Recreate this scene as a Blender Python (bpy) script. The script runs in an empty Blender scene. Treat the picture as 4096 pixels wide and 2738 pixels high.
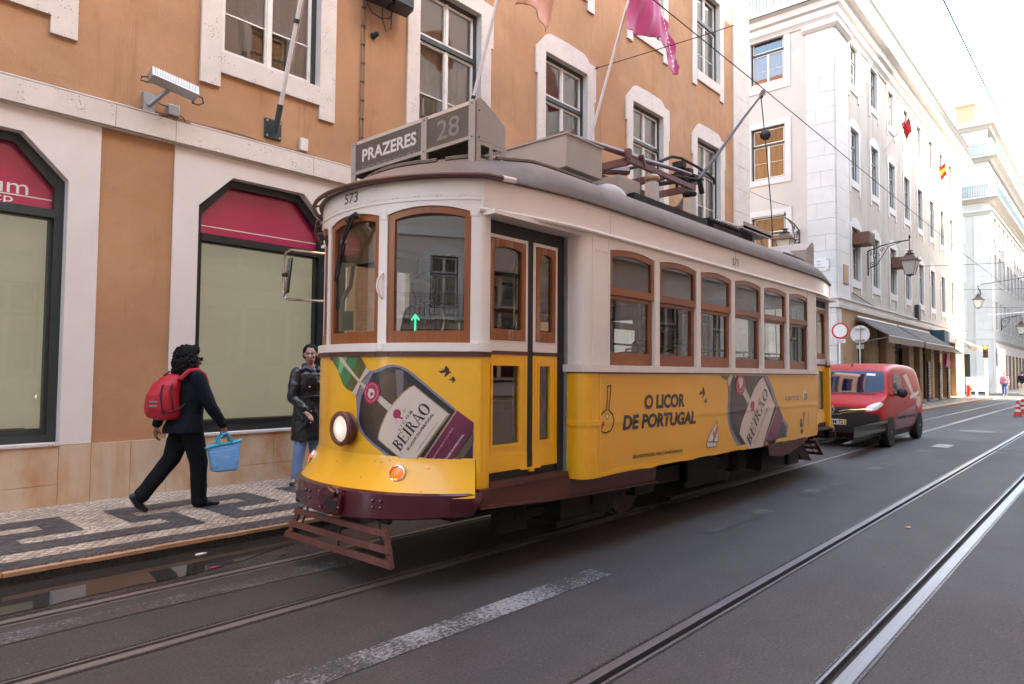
import bpy, bmesh, math, random
from mathutils import Vector, Matrix, noise
C = bpy.context.scene
COL = C.collection
PI = math.pi
rad = math.radians
random.seed(7)

# ---------------------------------------------------------------- camera
CAMR = [[0.6653244,-0.0379483,-0.7455893],[-0.7465105,-0.0229899,-0.6649764],[0.0080937,0.9990152,-0.0436246]]
cam = bpy.data.objects.new('camera', bpy.data.cameras.new('camera'))
COL.objects.link(cam)
cam.data.sensor_width = 36.0
cam.data.lens = 24.003
cam.data.clip_start = 0.05
cam.data.clip_end = 2000.0
cam.matrix_world = Matrix(((CAMR[0][0], CAMR[0][1], CAMR[0][2], 0.0), (CAMR[1][0], CAMR[1][1], CAMR[1][2], 0.0),
                           (CAMR[2][0], CAMR[2][1], CAMR[2][2], 1.47), (0, 0, 0, 1)))
C.camera = cam

# ---------------------------------------------------------------- world, sun, exposure
SUN_EL, SUN_AZ = rad(36), rad(24)          # azimuth measured from -Y towards +X
W = bpy.data.worlds.new('World')
C.world = W
W.use_nodes = True
wn = W.node_tree
sky = wn.nodes.new('ShaderNodeTexSky')
sky.sky_type = 'NISHITA'
sky.sun_disc = False
sky.sun_elevation = SUN_EL
sky.sun_rotation = PI - SUN_AZ
sky.air_density = 1.0
sky.dust_density = 1.2
sky.ozone_density = 1.0
bg = wn.nodes['Background']
wn.links.new(sky.outputs['Color'], bg.inputs['Color'])
bg.inputs['Strength'].default_value = 0.15
sl = bpy.data.lights.new('sun', 'SUN')
sl.energy = 3.2
sl.angle = rad(0.5)
sl.color = (1.0, 0.97, 0.92)
so = bpy.data.objects.new('sun', sl)
COL.objects.link(so)
sd = Vector((math.cos(SUN_EL) * math.sin(SUN_AZ), -math.cos(SUN_EL) * math.cos(SUN_AZ), math.sin(SUN_EL)))
so.rotation_euler = sd.to_track_quat('Z', 'Y').to_euler()
C.view_settings.view_transform = 'Standard'
C.view_settings.look = 'None'
C.view_settings.gamma = 1.0
C.view_settings.exposure = 3.58
C.view_settings.use_curve_mapping = False
try:
    C.view_settings.use_white_balance = True
    C.view_settings.white_balance_temperature = 7700
    C.view_settings.white_balance_tint = 9
except Exception:
    pass
C.cycles.max_bounces = 8
C.cycles.diffuse_bounces = 4
C.cycles.glossy_bounces = 4
C.cycles.transparent_max_bounces = 12
C.cycles.use_denoising = True
C.cycles.sample_clamp_indirect = 6.0

# ---------------------------------------------------------------- materials
MATS = {}
def newmat(name):
    m = bpy.data.materials.new(name)
    m.use_nodes = True
    MATS[name] = m
    return m, m.node_tree, m.node_tree.nodes['Principled BSDF']

def c4(c): return (c[0], c[1], c[2], 1.0)

def noise_n(nt, scale, detail=5, rough=0.6, vec=None, dist=0.0):
    n = nt.nodes.new('ShaderNodeTexNoise')
    n.inputs['Scale'].default_value = scale
    n.inputs['Detail'].default_value = detail
    n.inputs['Roughness'].default_value = rough
    n.inputs['Distortion'].default_value = dist
    if vec is not None: nt.links.new(vec, n.inputs['Vector'])
    return n

def ramp(nt, src, a, b, ca=(0, 0, 0), cb=(1, 1, 1)):
    r = nt.nodes.new('ShaderNodeValToRGB')
    r.color_ramp.elements[0].position = a
    r.color_ramp.elements[1].position = b
    r.color_ramp.elements[0].color = c4(ca)
    r.color_ramp.elements[1].color = c4(cb)
    nt.links.new(src, r.inputs['Fac'])
    return r

def mixc(nt, fac, a, b, mode='MIX'):
    m = nt.nodes.new('ShaderNodeMix')
    m.data_type = 'RGBA'
    m.blend_type = mode
    if isinstance(fac, (int, float)): m.inputs[0].default_value = fac
    else: nt.links.new(fac, m.inputs[0])
    for i, v in ((6, a), (7, b)):
        if isinstance(v, tuple): m.inputs[i].default_value = c4(v)
        else: nt.links.new(v, m.inputs[i])
    return m.outputs[2]

def coords(nt, scale=(1, 1, 1), kind='Object'):
    t = nt.nodes.new('ShaderNodeTexCoord')
    mp = nt.nodes.new('ShaderNodeMapping')
    mp.inputs['Scale'].default_value = scale
    nt.links.new(t.outputs[kind], mp.inputs['Vector'])
    return mp.outputs['Vector']

def M(name, col, rough=0.6, metal=0.0, var=0.12, vs=3.0, bump=0.0, bs=40.0, stain=None, coat=0.0, spec=0.5,
      stretch=(1, 1, 1), rvar=0.0, emit=None, es=0.0, fleck=None, sheen=0.0):
    m, nt, p = newmat(name)
    v = coords(nt, stretch)
    n = noise_n(nt, vs, 6, 0.62, v)
    lo = tuple(max(0, x * (1 - var)) for x in col)
    hi = tuple(min(1, x * (1 + var)) for x in col)
    out = ramp(nt, n.outputs['Fac'], 0.3, 0.7, lo, hi).outputs['Color']
    for s in (stain or []):   # (colour, scale, threshold, softness, amount, stretch)
        sv = coords(nt, s[5] if len(s) > 5 else (1, 1, 1))
        sn = noise_n(nt, s[1], 7, 0.65, sv, 0.3)
        sr = ramp(nt, sn.outputs['Fac'], s[2], s[2] + s[3], (0, 0, 0), (s[4],) * 3)
        out = mixc(nt, sr.outputs['Color'], out, s[0])
    if fleck:   # (colour, scale, threshold)
        fv = nt.nodes.new('ShaderNodeTexVoronoi'); fv.inputs['Scale'].default_value = fleck[1]
        nt.links.new(v, fv.inputs['Vector'])
        fr = ramp(nt, fv.outputs['Distance'], fleck[2], fleck[2] + 0.08, (1, 1, 1), (0, 0, 0))
        fn = noise_n(nt, fleck[1] * 0.21, 2, 0.5, v)
        fm = ramp(nt, fn.outputs['Fac'], 0.56, 0.6)
        ff = mixc(nt, 1.0, fr.outputs['Color'], fm.outputs['Color'], 'MULTIPLY')
        out = mixc(nt, ff, out, fleck[0])
    nt.links.new(out, p.inputs['Base Color'])
    p.inputs['Roughness'].default_value = rough
    if rvar:
        rn = noise_n(nt, vs * 2.3, 5, 0.6, v)
        rr = ramp(nt, rn.outputs['Fac'], 0.3, 0.7, (rough - rvar,) * 3, (rough + rvar,) * 3)
        nt.links.new(rr.outputs['Color'], p.inputs['Roughness'])
    p.inputs['Metallic'].default_value = metal
    p.inputs['Specular IOR Level'].default_value = spec
    p.inputs['Coat Weight'].default_value = coat
    p.inputs['Coat Roughness'].default_value = 0.12
    if sheen: p.inputs['Sheen Weight'].default_value = sheen
    if emit:
        p.inputs['Emission Color'].default_value = c4(emit)
        p.inputs['Emission Strength'].default_value = es
    if bump:
        bn = noise_n(nt, bs, 6, 0.7, v)
        b = nt.nodes.new('ShaderNodeBump')
        b.inputs['Strength'].default_value = min(1.0, bump)
        b.inputs['Distance'].default_value = 0.01 * max(1.0, bump)
        nt.links.new(bn.outputs['Fac'], b.inputs['Height'])
        nt.links.new(b.outputs['Normal'], p.inputs['Normal'])
    return m

def glass(name, tint=(0.9, 0.93, 0.9), ior=1.5, refl=1.0, rough=0.0, dirt=0.0, wave=0.0):
    m = bpy.data.materials.new(name)
    m.use_nodes = True
    MATS[name] = m
    nt = m.node_tree
    nt.nodes.clear()
    o = nt.nodes.new('ShaderNodeOutputMaterial')
    t = nt.nodes.new('ShaderNodeBsdfTransparent')
    t.inputs['Color'].default_value = c4(tint)
    g = nt.nodes.new('ShaderNodeBsdfGlossy')
    g.inputs['Roughness'].default_value = rough
    g.inputs['Color'].default_value = (refl, refl, refl, 1)
    f = nt.nodes.new('ShaderNodeFresnel')
    f.inputs['IOR'].default_value = ior
    mx = nt.nodes.new('ShaderNodeMixShader')
    nt.links.new(f.outputs['Fac'], mx.inputs['Fac'])
    nt.links.new(t.outputs['BSDF'], mx.inputs[1])
    nt.links.new(g.outputs['BSDF'], mx.inputs[2])
    if wave:
        n = noise_n(nt, 1.6, 2, 0.4, coords(nt))
        b = nt.nodes.new('ShaderNodeBump')
        b.inputs['Strength'].default_value = wave
        b.inputs['Distance'].default_value = 0.02
        nt.links.new(n.outputs['Fac'], b.inputs['Height'])
        nt.links.new(b.outputs['Normal'], g.inputs['Normal'])
    last = mx
    if dirt:
        d = nt.nodes.new('ShaderNodeBsdfDiffuse')
        d.inputs['Color'].default_value = (0.5, 0.47, 0.42, 1)
        n = noise_n(nt, 3, 5, 0.6, coords(nt))
        r = ramp(nt, n.outputs['Fac'], 0.35, 0.8, (0, 0, 0), (dirt,) * 3)
        m2 = nt.nodes.new('ShaderNodeMixShader')
        nt.links.new(r.outputs['Color'], m2.inputs['Fac'])
        nt.links.new(mx.outputs['Shader'], m2.inputs[1])
        nt.links.new(d.outputs['BSDF'], m2.inputs[2])
        last = m2
    nt.links.new(last.outputs['Shader'], o.inputs['Surface'])
    return m

def wood(name, c1, c2, rough=0.35, worn=None, ax=2):
    m, nt, p = newmat(name)
    st = [14, 14, 14]; st[ax] = 1.1
    v = coords(nt, tuple(st))
    n = noise_n(nt, 2.2, 8, 0.7, v, 0.6)
    out = ramp(nt, n.outputs['Fac'], 0.3, 0.72, c1, c2).outputs['Color']
    if worn:
        n2 = noise_n(nt, 1.3, 8, 0.75, v, 0.4)
        r2 = ramp(nt, n2.outputs['Fac'], 0.53, 0.62, (0, 0, 0), (0.75,) * 3)
        out = mixc(nt, r2.outputs['Color'], out, worn)
    nt.links.new(out, p.inputs['Base Color'])
    p.inputs['Roughness'].default_value = rough
    p.inputs['Coat Weight'].default_value = 0.15
    return m

# ---------------------------------------------------------------- mesh building
class MB:
    def __init__(s): s.v = []; s.f = []; s.m = []
    def add(s, vs, fs, mi=0):
        k = len(s.v)
        s.v += [tuple(map(float, p)) for p in vs]
        for f in fs: s.f.append(tuple(i + k for i in f)); s.m.append(mi)
        return s
    def box(s, x0, x1, y0, y1, z0, z1, mi=0):
        vs = [(x, y, z) for x in (x0, x1) for y in (y0, y1) for z in (z0, z1)]
        return s.add(vs, [(0, 1, 3, 2), (4, 6, 7, 5), (0, 4, 5, 1), (2, 3, 7, 6), (0, 2, 6, 4), (1, 5, 7, 3)], mi)
    def obox(s, c, half, R, mi=0):
        vs = [Vector(c) + R @ Vector((a * half[0], b * half[1], d * half[2])) for a in (-1, 1) for b in (-1, 1) for d in (-1, 1)]
        return s.add(vs, [(0, 1, 3, 2), (4, 6, 7, 5), (0, 4, 5, 1), (2, 3, 7, 6), (0, 2, 6, 4), (1, 5, 7, 3)], mi)
    def prism(s, poly, f, o0, o1, mi=0):
        n = len(poly)
        vs = [f(a, b, o0) for a, b in poly] + [f(a, b, o1) for a, b in poly]
        fs = [tuple(range(n))[::-1], tuple(range(n, 2 * n))] + [(i, (i + 1) % n, n + (i + 1) % n, n + i) for i in range(n)]
        return s.add(vs, fs, mi)
    def ring(s, outer, inner, f, o0, o1, mi=0):
        n = len(outer)
        vs = [f(a, b, o) for o in (o0, o1) for L in (outer, inner) for a, b in L]
        fs = []
        for i in range(n):
            j = (i + 1) % n
            fs += [(i, j, n + j, n + i), (2 * n + i, 3 * n + i, 3 * n + j, 2 * n + j), (i, 2 * n + i, 2 * n + j, j), (n + i, n + j, 3 * n + j, 3 * n + i)]
        return s.add(vs, fs, mi)
    def strip(s, xs, zb, zt, f, o0, o1, mi=0, nz=1):
        # solid plate: columns at xs from zb(x) to zt(x)
        n = len(xs)
        vs = []
        for o in (o0, o1):
            for x in xs:
                a, b = zb(x), zt(x)
                for k in range(nz + 1): vs.append(f(x, a + (b - a) * k / nz, o))
        q = nz + 1; h = n * q; fs = []
        for i in range(n - 1):
            for k in range(nz):
                a = i * q + k; b = a + q
                fs.append((a, b, b + 1, a + 1)); fs.append((h + a, h + a + 1, h + b + 1, h + b))
            a = i * q; b = a + q
            fs.append((a, h + a, h + b, b)); fs.append((a + nz, b + nz, h + b + nz, h + a + nz))
        for k in range(nz):
            fs.append((k, k + 1, h + k + 1, h + k)); a = (n - 1) * q + k; fs.append((a, h + a, h + a + 1, a + 1))
        return s.add(vs, fs, mi)
    def sheet(s, grid, mi=0):
        n, k = len(grid), len(grid[0])
        return s.add([p for r in grid for p in r], [(i * k + j, (i + 1) * k + j, (i + 1) * k + j + 1, i * k + j + 1) for i in range(n - 1) for j in range(k - 1)], mi)
    def tube(s, pts, r, n=8, mi=0, caps=True, closed=False):
        pts = [Vector(p) for p in pts]
        m = len(pts); rs = r if isinstance(r, (list, tuple)) else [r] * m
        k0 = len(s.v); up = None
        for i, p in enumerate(pts):
            a = pts[(i - 1) % m] if (closed or i > 0) else p
            b = pts[(i + 1) % m] if (closed or i < m - 1) else p
            d = (b - a).normalized()
            if up is None: up = Vector((0, 0, 1)) if abs(d.z) < 0.9 else Vector((1, 0, 0))
            u = (up - d * up.dot(d)).normalized(); w = d.cross(u); up = u
            for j in range(n):
                t = 2 * PI * j / n
                s.v.append(tuple(p + (u * math.cos(t) + w * math.sin(t)) * rs[i]))
        for i in range(m if closed else m - 1):
            for j in range(n):
                a = k0 + i * n + j; b = k0 + i * n + (j + 1) % n
                c = k0 + ((i + 1) % m) * n + (j + 1) % n; d = k0 + ((i + 1) % m) * n + j
                s.f.append((a, b, c, d)); s.m.append(mi)
        if caps and not closed:
            s.f.append(tuple(range(k0, k0 + n))[::-1]); s.m.append(mi)
            s.f.append(tuple(range(k0 + (m - 1) * n, k0 + m * n))); s.m.append(mi)
        return s
    def lathe(s, prof, c=(0, 0, 0), axis=(0, 0, 1), n=20, mi=0, sx=1.0, sy=1.0):
        # prof: list of (r, h) along axis
        ax = Vector(axis).normalized()
        u = ax.orthogonal().normalized(); w = ax.cross(u)
        c = Vector(c); k0 = len(s.v); m = len(prof)
        for r, h in prof:
            for j in range(n):
                t = 2 * PI * j / n
                s.v.append(tuple(c + ax * h + (u * math.cos(t) * sx + w * math.sin(t) * sy) * max(r, 1e-4)))
        for i in range(m - 1):
            for j in range(n):
                s.f.append((k0 + i * n + j, k0 + i * n + (j + 1) % n, k0 + (i + 1) * n + (j + 1) % n, k0 + (i + 1) * n + j)); s.m.append(mi)
        s.f.append(tuple(range(k0, k0 + n))[::-1]); s.m.append(mi)
        s.f.append(tuple(range(k0 + (m - 1) * n, k0 + m * n))); s.m.append(mi)
        return s
    def sphere(s, c, r, n=14, mi=0):
        rr = r if isinstance(r, (list, tuple)) else (r, r, r)
        c = Vector(c); k0 = len(s.v); m = n // 2 + 1
        for i in range(m):
            a = PI * i / (m - 1)
            for j in range(n):
                t = 2 * PI * j / n
                q = max(math.sin(a), 1e-3)
                s.v.append((c.x + rr[0] * q * math.cos(t), c.y + rr[1] * q * math.sin(t), c.z + rr[2] * math.cos(a)))
        for i in range(m - 1):
            for j in range(n):
                s.f.append((k0 + i * n + j, k0 + (i + 1) * n + j, k0 + (i + 1) * n + (j + 1) % n, k0 + i * n + (j + 1) % n)); s.m.append(mi)
        s.f.append(tuple(range(k0, k0 + n))); s.m.append(mi)
        s.f.append(tuple(range(k0 + (m - 1) * n, k0 + m * n))[::-1]); s.m.append(mi)
        return s

def worldloc(o):
    p = Vector((0, 0, 0))
    while o is not None:
        p = p + o.location; o = o.parent
    return p

def linkmesh(name, me, mats, parent=None, local=False):
    o = bpy.data.objects.new(name, me)
    COL.objects.link(o)
    for m in (mats if isinstance(mats, (list, tuple)) else [mats]): me.materials.append(m)
    if parent is not None:
        if not local:
            off = worldloc(parent)
            me.transform(Matrix.Translation(-off))
        o.parent = parent
    return o

def build(name, mb, mats, parent=None, local=False, sharp=38, recalc=True, bevel=0.0):
    me = bpy.data.meshes.new(name)
    me.from_pydata(mb.v, [], mb.f)
    for i, p in enumerate(me.polygons): p.material_index = mb.m[i]
    if recalc:
        b = bmesh.new(); b.from_mesh(me)
        bmesh.ops.recalc_face_normals(b, faces=b.faces)
        b.to_mesh(me); b.free()
    me.shade_smooth()
    me.set_sharp_from_angle(angle=rad(sharp))
    o = linkmesh(name, me, mats, parent, local)
    if bevel:
        bv = o.modifiers.new('b', 'BEVEL'); bv.width = bevel; bv.segments = 2; bv.limit_method = 'ANGLE'; bv.angle_limit = rad(40)
        bv.harden_normals = False
    return o

def tag(o, label=None, cat=None, group=None, kind=None):
    if label: o['label'] = label
    if cat: o['category'] = cat
    if group: o['group'] = group
    if kind: o['kind'] = kind
    return o

def thing(name, label, cat, loc=(0, 0, 0), rz=0.0, group=None):
    o = bpy.data.objects.new(name, None)
    COL.objects.link(o)
    o.location = loc; o.rotation_euler = (0, 0, rz)
    return tag(o, label, cat, group)

def dup(o, parent=None, loc=None, rz=None):
    c = o.copy(); COL.objects.link(c)
    if parent is not None: c.parent = parent
    if loc is not None: c.location = loc
    if rz is not None: c.rotation_euler = (0, 0, rz)
    for ch in list(o.children): dup(ch, c)
    return c

def moved(o, loc, rz=0.0):
    o.location = loc; o.rotation_euler = (0, 0, rz); return o

def frange(a, b, n): return [a + (b - a) * i / (n - 1) for i in range(n)]

def flat_mesh(polys2d, f, off, cut=0.05, zcuts=()):
    """one filled polygon (list of (u,z)) laid on the surface f(u,z,off), cut into strips so that it follows the curve"""
    b = bmesh.new()
    for poly in polys2d:
        vs = [b.verts.new((p[0], 0, p[1])) for p in poly]
        try: b.faces.new(vs)
        except Exception: pass
    bmesh.ops.triangulate(b, faces=b.faces)
    return finish_flat(b, f, off, cut, zcuts)

def finish_flat(b, f, off, cut, zcuts):
    if cut:
        xs = [v.co.x for v in b.verts]
        x = math.floor(min(xs) / cut) * cut + cut
        while x < max(xs):
            bmesh.ops.bisect_plane(b, geom=b.verts[:] + b.edges[:] + b.faces[:], plane_co=(x, 0, 0), plane_no=(1, 0, 0))
            x += cut
    for z in zcuts:
        bmesh.ops.bisect_plane(b, geom=b.verts[:] + b.edges[:] + b.faces[:], plane_co=(0, 0, z), plane_no=(0, 0, 1))
    for v in b.verts: v.co = Vector(f(v.co.x, v.co.z, off))
    me = bpy.data.meshes.new('d')
    b.to_mesh(me); b.free()
    return me

def text_bm(body, size=1.0, weight=0.0, shear=0.0, align='LEFT', spacing=1.0):
    cu = bpy.data.curves.new('t', 'FONT')
    cu.body = body; cu.size = size; cu.offset = weight; cu.shear = shear; cu.align_x = align; cu.space_character = spacing
    cu.resolution_u = 4
    o = bpy.data.objects.new('t', cu); COL.objects.link(o)
    dg = bpy.context.evaluated_depsgraph_get()
    me = bpy.data.meshes.new_from_object(o.evaluated_get(dg))
    b = bmesh.new(); b.from_mesh(me)
    bpy.data.objects.remove(o); bpy.data.curves.remove(cu); bpy.data.meshes.remove(me)
    return b

def text_on(name, body, f, off, u, z, length, height, ang, mat, parent, weight=0.0, shear=0.0, cut=0.05, zcuts=(), spacing=1.0, local=False, serif=False):
    """text with its baseline starting at (u,z) on the surface, scaled to the given length and cap height"""
    b = text_bm(body, 1.0, weight, 0.0, 'LEFT', spacing)
    xs = [v.co.x for v in b.verts]; ys = [v.co.y for v in b.verts if v.co.y > -0.02]
    if not xs: return None
    x0, x1 = min(xs), max(xs)
    cap = 0.729 if body.upper() == body else max(ys)
    cap = 0.72
    sx = length / (x1 - x0); sy = height / cap
    ca, sa = math.cos(ang), math.sin(ang)
    for v in b.verts:
        px = (v.co.x - x0) * sx; py = v.co.y * sy
        px += py * shear
        v.co = Vector((u + px * ca - py * sa, 0, z + px * sa + py * ca))
    me = finish_flat(b, f, off, cut, zcuts)
    return linkmesh(name, me, mat, parent, local)

def stroke(pts, w, closed=False):
    """2D polyline with width, as a list of quads"""
    out = []
    n = len(pts)
    for i in range(n if closed else n - 1):
        a = Vector(pts[i]).to_2d() if len(pts[i]) > 2 else Vector(pts[i]); b = Vector(pts[(i + 1) % n])
        d = b - a
        if d.length < 1e-6: continue
        d.normalize(); nn = Vector((-d.y, d.x)) * w / 2; e = d * w * 0.35
        out.append([tuple(a - e + nn), tuple(b + e + nn), tuple(b + e - nn), tuple(a - e - nn)])
    return out

def planeY(y0, sgn=-1):      # wall facing -Y (sgn -1) or +Y (sgn +1); u = x
    return lambda u, z, o: (u, y0 + sgn * o, z)
def planeX(x0, sgn=-1):      # wall facing -X; u = y
    return lambda u, z, o: (x0 + sgn * o, u, z)

# ================================================================ material library
M('stucco_orange', (0.42, 0.215, 0.105), 0.9, var=0.16, vs=0.9, bump=0.6, bs=55, stain=[((0.38, 0.15, 0.05), 0.7, 0.50, 0.2, 0.6), ((0.52, 0.31, 0.17), 0.5, 0.53, 0.18, 0.6), ((0.24, 0.11, 0.05), 3.5, 0.62, 0.12, 0.4), ((0.30, 0.13, 0.055), 1.6, 0.56, 0.12, 0.5, (3, 3, 0.22)), ((0.55, 0.36, 0.22), 9, 0.70, 0.05, 0.4)])
M('limestone', (0.62, 0.53, 0.46), 0.8, var=0.08, vs=2.5, bump=0.35, bs=30, stain=[((0.42, 0.32, 0.25), 9, 0.66, 0.06, 0.6), ((0.70, 0.62, 0.55), 2, 0.55, 0.2, 0.5), ((0.5, 0.38, 0.29), 1.2, 0.6, 0.2, 0.4, (2, 2, 0.4))], fleck=((0.3, 0.2, 0.14), 34, 0.2))
M('limestone_clean', (0.66, 0.58, 0.52), 0.8, var=0.05, vs=1.5, bump=0.15, bs=30, stain=[((0.55, 0.44, 0.36), 1.1, 0.55, 0.25, 0.5)])
M('plinth_stone', (0.56, 0.40, 0.27), 0.55, var=0.1, vs=1.6, bump=0.2, bs=25, stain=[((0.46, 0.19, 0.055), 1.5, 0.46, 0.2, 0.8, (1.2, 1.2, 0.5)), ((0.25, 0.12, 0.05), 5, 0.66, 0.1, 0.5, (1, 1, 0.4))])
M('cream_stucco', (0.54, 0.48, 0.42), 0.9, var=0.06, vs=0.8, bump=0.2, bs=30, stain=[((0.45, 0.36, 0.26), 0.5, 0.55, 0.2, 0.5)])
M('grey_stucco', (0.45, 0.405, 0.36), 0.9, var=0.09, vs=0.8, bump=0.2, bs=30, stain=[((0.30, 0.23, 0.17), 0.8, 0.5, 0.2, 0.65, (2, 2, 0.35)), ((0.20, 0.15, 0.11), 2.5, 0.64, 0.1, 0.6, (1.5, 1.5, 0.4))])
M('far_stucco', (0.36, 0.345, 0.325), 0.9, var=0.06, vs=0.7, stain=[((0.42, 0.36, 0.3), 0.7, 0.55, 0.2, 0.5)])
M('white_stone', (0.60, 0.57, 0.545), 0.8, var=0.06, vs=1.3, bump=0.25, bs=20, stain=[((0.42, 0.36, 0.31), 2.2, 0.6, 0.12, 0.5, (0.5, 0.5, 2.5)), ((0.28, 0.22, 0.18), 7, 0.69, 0.05, 0.5)])
M('shop_stone', (0.40, 0.25, 0.145), 0.7, var=0.12, vs=1.5, stain=[((0.3, 0.15, 0.07), 1.8, 0.5, 0.2, 0.6)])
M('roof_tile', (0.42, 0.17, 0.10), 0.9, var=0.2, vs=3)
M('dark_green', (0.028, 0.036, 0.034), 0.45, var=0.2, vs=8)
M('black_paint', (0.014, 0.015, 0.015), 0.4, var=0.2, vs=6, rvar=0.1, stain=[((0.25, 0.22, 0.18), 22, 0.68, 0.02, 0.7)])
M('frame_white', (0.68, 0.61, 0.54), 0.55, var=0.06, vs=7, stain=[((0.42, 0.27, 0.17), 4, 0.62, 0.1, 0.5)])
M('curtain_pale', (0.66, 0.63, 0.55), 0.9, var=0.08, vs=2, stretch=(4, 4, 0.3), stain=[((0.3, 0.27, 0.2), 1.2, 0.5, 0.2, 0.6)])
M('curtain_ochre', (0.44, 0.38, 0.30), 0.9, var=0.16, vs=1.5, stretch=(4, 4, 0.4), stain=[((0.26, 0.21, 0.15), 1.3, 0.5, 0.2, 0.6)])
M('blind_pale', (0.72, 0.68, 0.60), 0.85, var=0.06, vs=2)
M('far_stone', (0.40, 0.385, 0.37), 0.8, var=0.06, vs=1.3)
M('display_panel', (0.42, 0.42, 0.385), 0.6, var=0.08, vs=0.5, emit=(0.42, 0.41, 0.365), es=0.045)
M('room_dark', (0.05, 0.045, 0.04), 0.9)
M('fanlight_red', (0.42, 0.012, 0.07), 0.25, var=0.06, vs=1, coat=0.6, spec=0.8)
M('white_print', (0.72, 0.68, 0.66), 0.5)
M('faint_print', (0.20, 0.02, 0.05), 0.5)
M('iron', (0.035, 0.035, 0.037), 0.5, metal=0.3, var=0.2, vs=12)
M('grey_metal', (0.36, 0.35, 0.34), 0.45, metal=0.4, var=0.1, vs=6)
M('cable_brown', (0.25, 0.15, 0.08), 0.7, var=0.2)
M('cable_white', (0.6, 0.52, 0.46), 0.6)
M('cable_black', (0.02, 0.02, 0.022), 0.6)
M('plastic_dark', (0.03, 0.026, 0.03), 0.45, var=0.15, vs=5)
M('galv', (0.42, 0.42, 0.42), 0.4, metal=0.6, var=0.12, vs=6)
M('sign_white', (0.68, 0.67, 0.66), 0.4, var=0.04)
M('sign_red', (0.50, 0.02, 0.04), 0.4)
M('pole_white', (0.66, 0.60, 0.56), 0.4, var=0.05)
M('flag_magenta', (0.40, 0.012, 0.10), 0.7, var=0.08, vs=3, sheen=0.3)
M('flag_tan', (0.52, 0.24, 0.15), 0.8, var=0.08, vs=3)
M('flag_red', (0.5, 0.02, 0.03), 0.8)
M('flag_yellow', (0.75, 0.5, 0.05), 0.8)
M('awning_grey', (0.115, 0.092, 0.082), 0.9, var=0.08, vs=3)
M('awning_brown', (0.26, 0.19, 0.15), 0.9, var=0.08, vs=3)
M('awning_cream', (0.42, 0.32, 0.22), 0.9, var=0.06, vs=3)
M('teal_sign', (0.02, 0.07, 0.09), 0.5)
M('ac_brown', (0.16, 0.065, 0.035), 0.6, var=0.35, vs=4)
M('lamp_glass', (0.50, 0.48, 0.42), 0.35, var=0.06)
M('lamp_copper', (0.13, 0.085, 0.06), 0.5, metal=0.5, var=0.3, vs=8)
glass('win_glass', (0.92, 0.93, 0.91), 2.2, 0.95, 0.0, 0.0, 0.04)
glass('shop_glass', (0.86, 0.9, 0.84), 1.5, 0.95, 0.0, 0.0, 0.05)

# ---- asphalt, pavings
def asphalt():
    m, nt, p = newmat('asphalt')
    v = coords(nt)
    big = noise_n(nt, 0.35, 5, 0.6, v, 0.5)
    mid = noise_n(nt, 2.6, 6, 0.7, v)
    fine = noise_n(nt, 60, 4, 0.8, v)
    a = ramp(nt, big.outputs['Fac'], 0.3, 0.7, (0.036, 0.031, 0.029), (0.056, 0.047, 0.041)).outputs['Color']
    b = ramp(nt, fine.outputs['Fac'], 0.28, 0.72, (0.3,) * 3, (1.9,) * 3).outputs['Color']
    c = mixc(nt, 1.0, a, b, 'MULTIPLY')
    m2 = ramp(nt, mid.outputs['Fac'], 0.3, 0.7, (0.84,) * 3, (1.14,) * 3).outputs['Color']
    c = mixc(nt, 1.0, c, m2, 'MULTIPLY')
    # worn tracks along the street: streaky tone that follows the carriageway
    sv = coords(nt, (0.12, 2.4, 1))
    sn = noise_n(nt, 1.0, 5, 0.6, sv)
    s2 = ramp(nt, sn.outputs['Fac'], 0.35, 0.7, (0.86,) * 3, (1.16, 1.12, 1.06)).outputs['Color']
    c = mixc(nt, 1.0, c, s2, 'MULTIPLY')
    # pale grit and dark gum spots
    vo = nt.nodes.new('ShaderNodeTexVoronoi'); vo.inputs['Scale'].default_value = 42; nt.links.new(v, vo.inputs['Vector'])
    g = ramp(nt, vo.outputs['Distance'], 0.10, 0.16, (1,) * 3, (0,) * 3)
    gm = ramp(nt, noise_n(nt, 17, 2, 0.5, v).outputs['Fac'], 0.60, 0.64)
    c = mixc(nt, mixc(nt, 1.0, g.outputs['Color'], gm.outputs['Color'], 'MULTIPLY'), c, (0.24, 0.21, 0.18))
    vo2 = nt.nodes.new('ShaderNodeTexVoronoi'); vo2.inputs['Scale'].default_value = 5.2; nt.links.new(coords(nt, (0.8, 1.2, 1)), vo2.inputs['Vector'])
    g2 = ramp(nt, vo2.outputs['Distance'], 0.075, 0.12, (0.75,) * 3, (0,) * 3)
    gm2 = ramp(nt, noise_n(nt, 1.4, 2, 0.5, v).outputs['Fac'], 0.48, 0.52)
    c = mixc(nt, mixc(nt, 1.0, g2.outputs['Color'], gm2.outputs['Color'], 'MULTIPLY'), c, (0.032, 0.03, 0.031))
    nt.links.new(c, p.inputs['Base Color'])
    rr = ramp(nt, big.outputs['Fac'], 0.3, 0.7, (0.62,) * 3, (0.82,) * 3)
    nt.links.new(rr.outputs['Color'], p.inputs['Roughness'])
    bp = nt.nodes.new('ShaderNodeBump'); bp.inputs['Strength'].default_value = 0.7; bp.inputs['Distance'].default_value = 0.004
    nt.links.new(fine.outputs['Fac'], bp.inputs['Height']); nt.links.new(bp.outputs['Normal'], p.inputs['Normal'])
asphalt()

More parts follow.
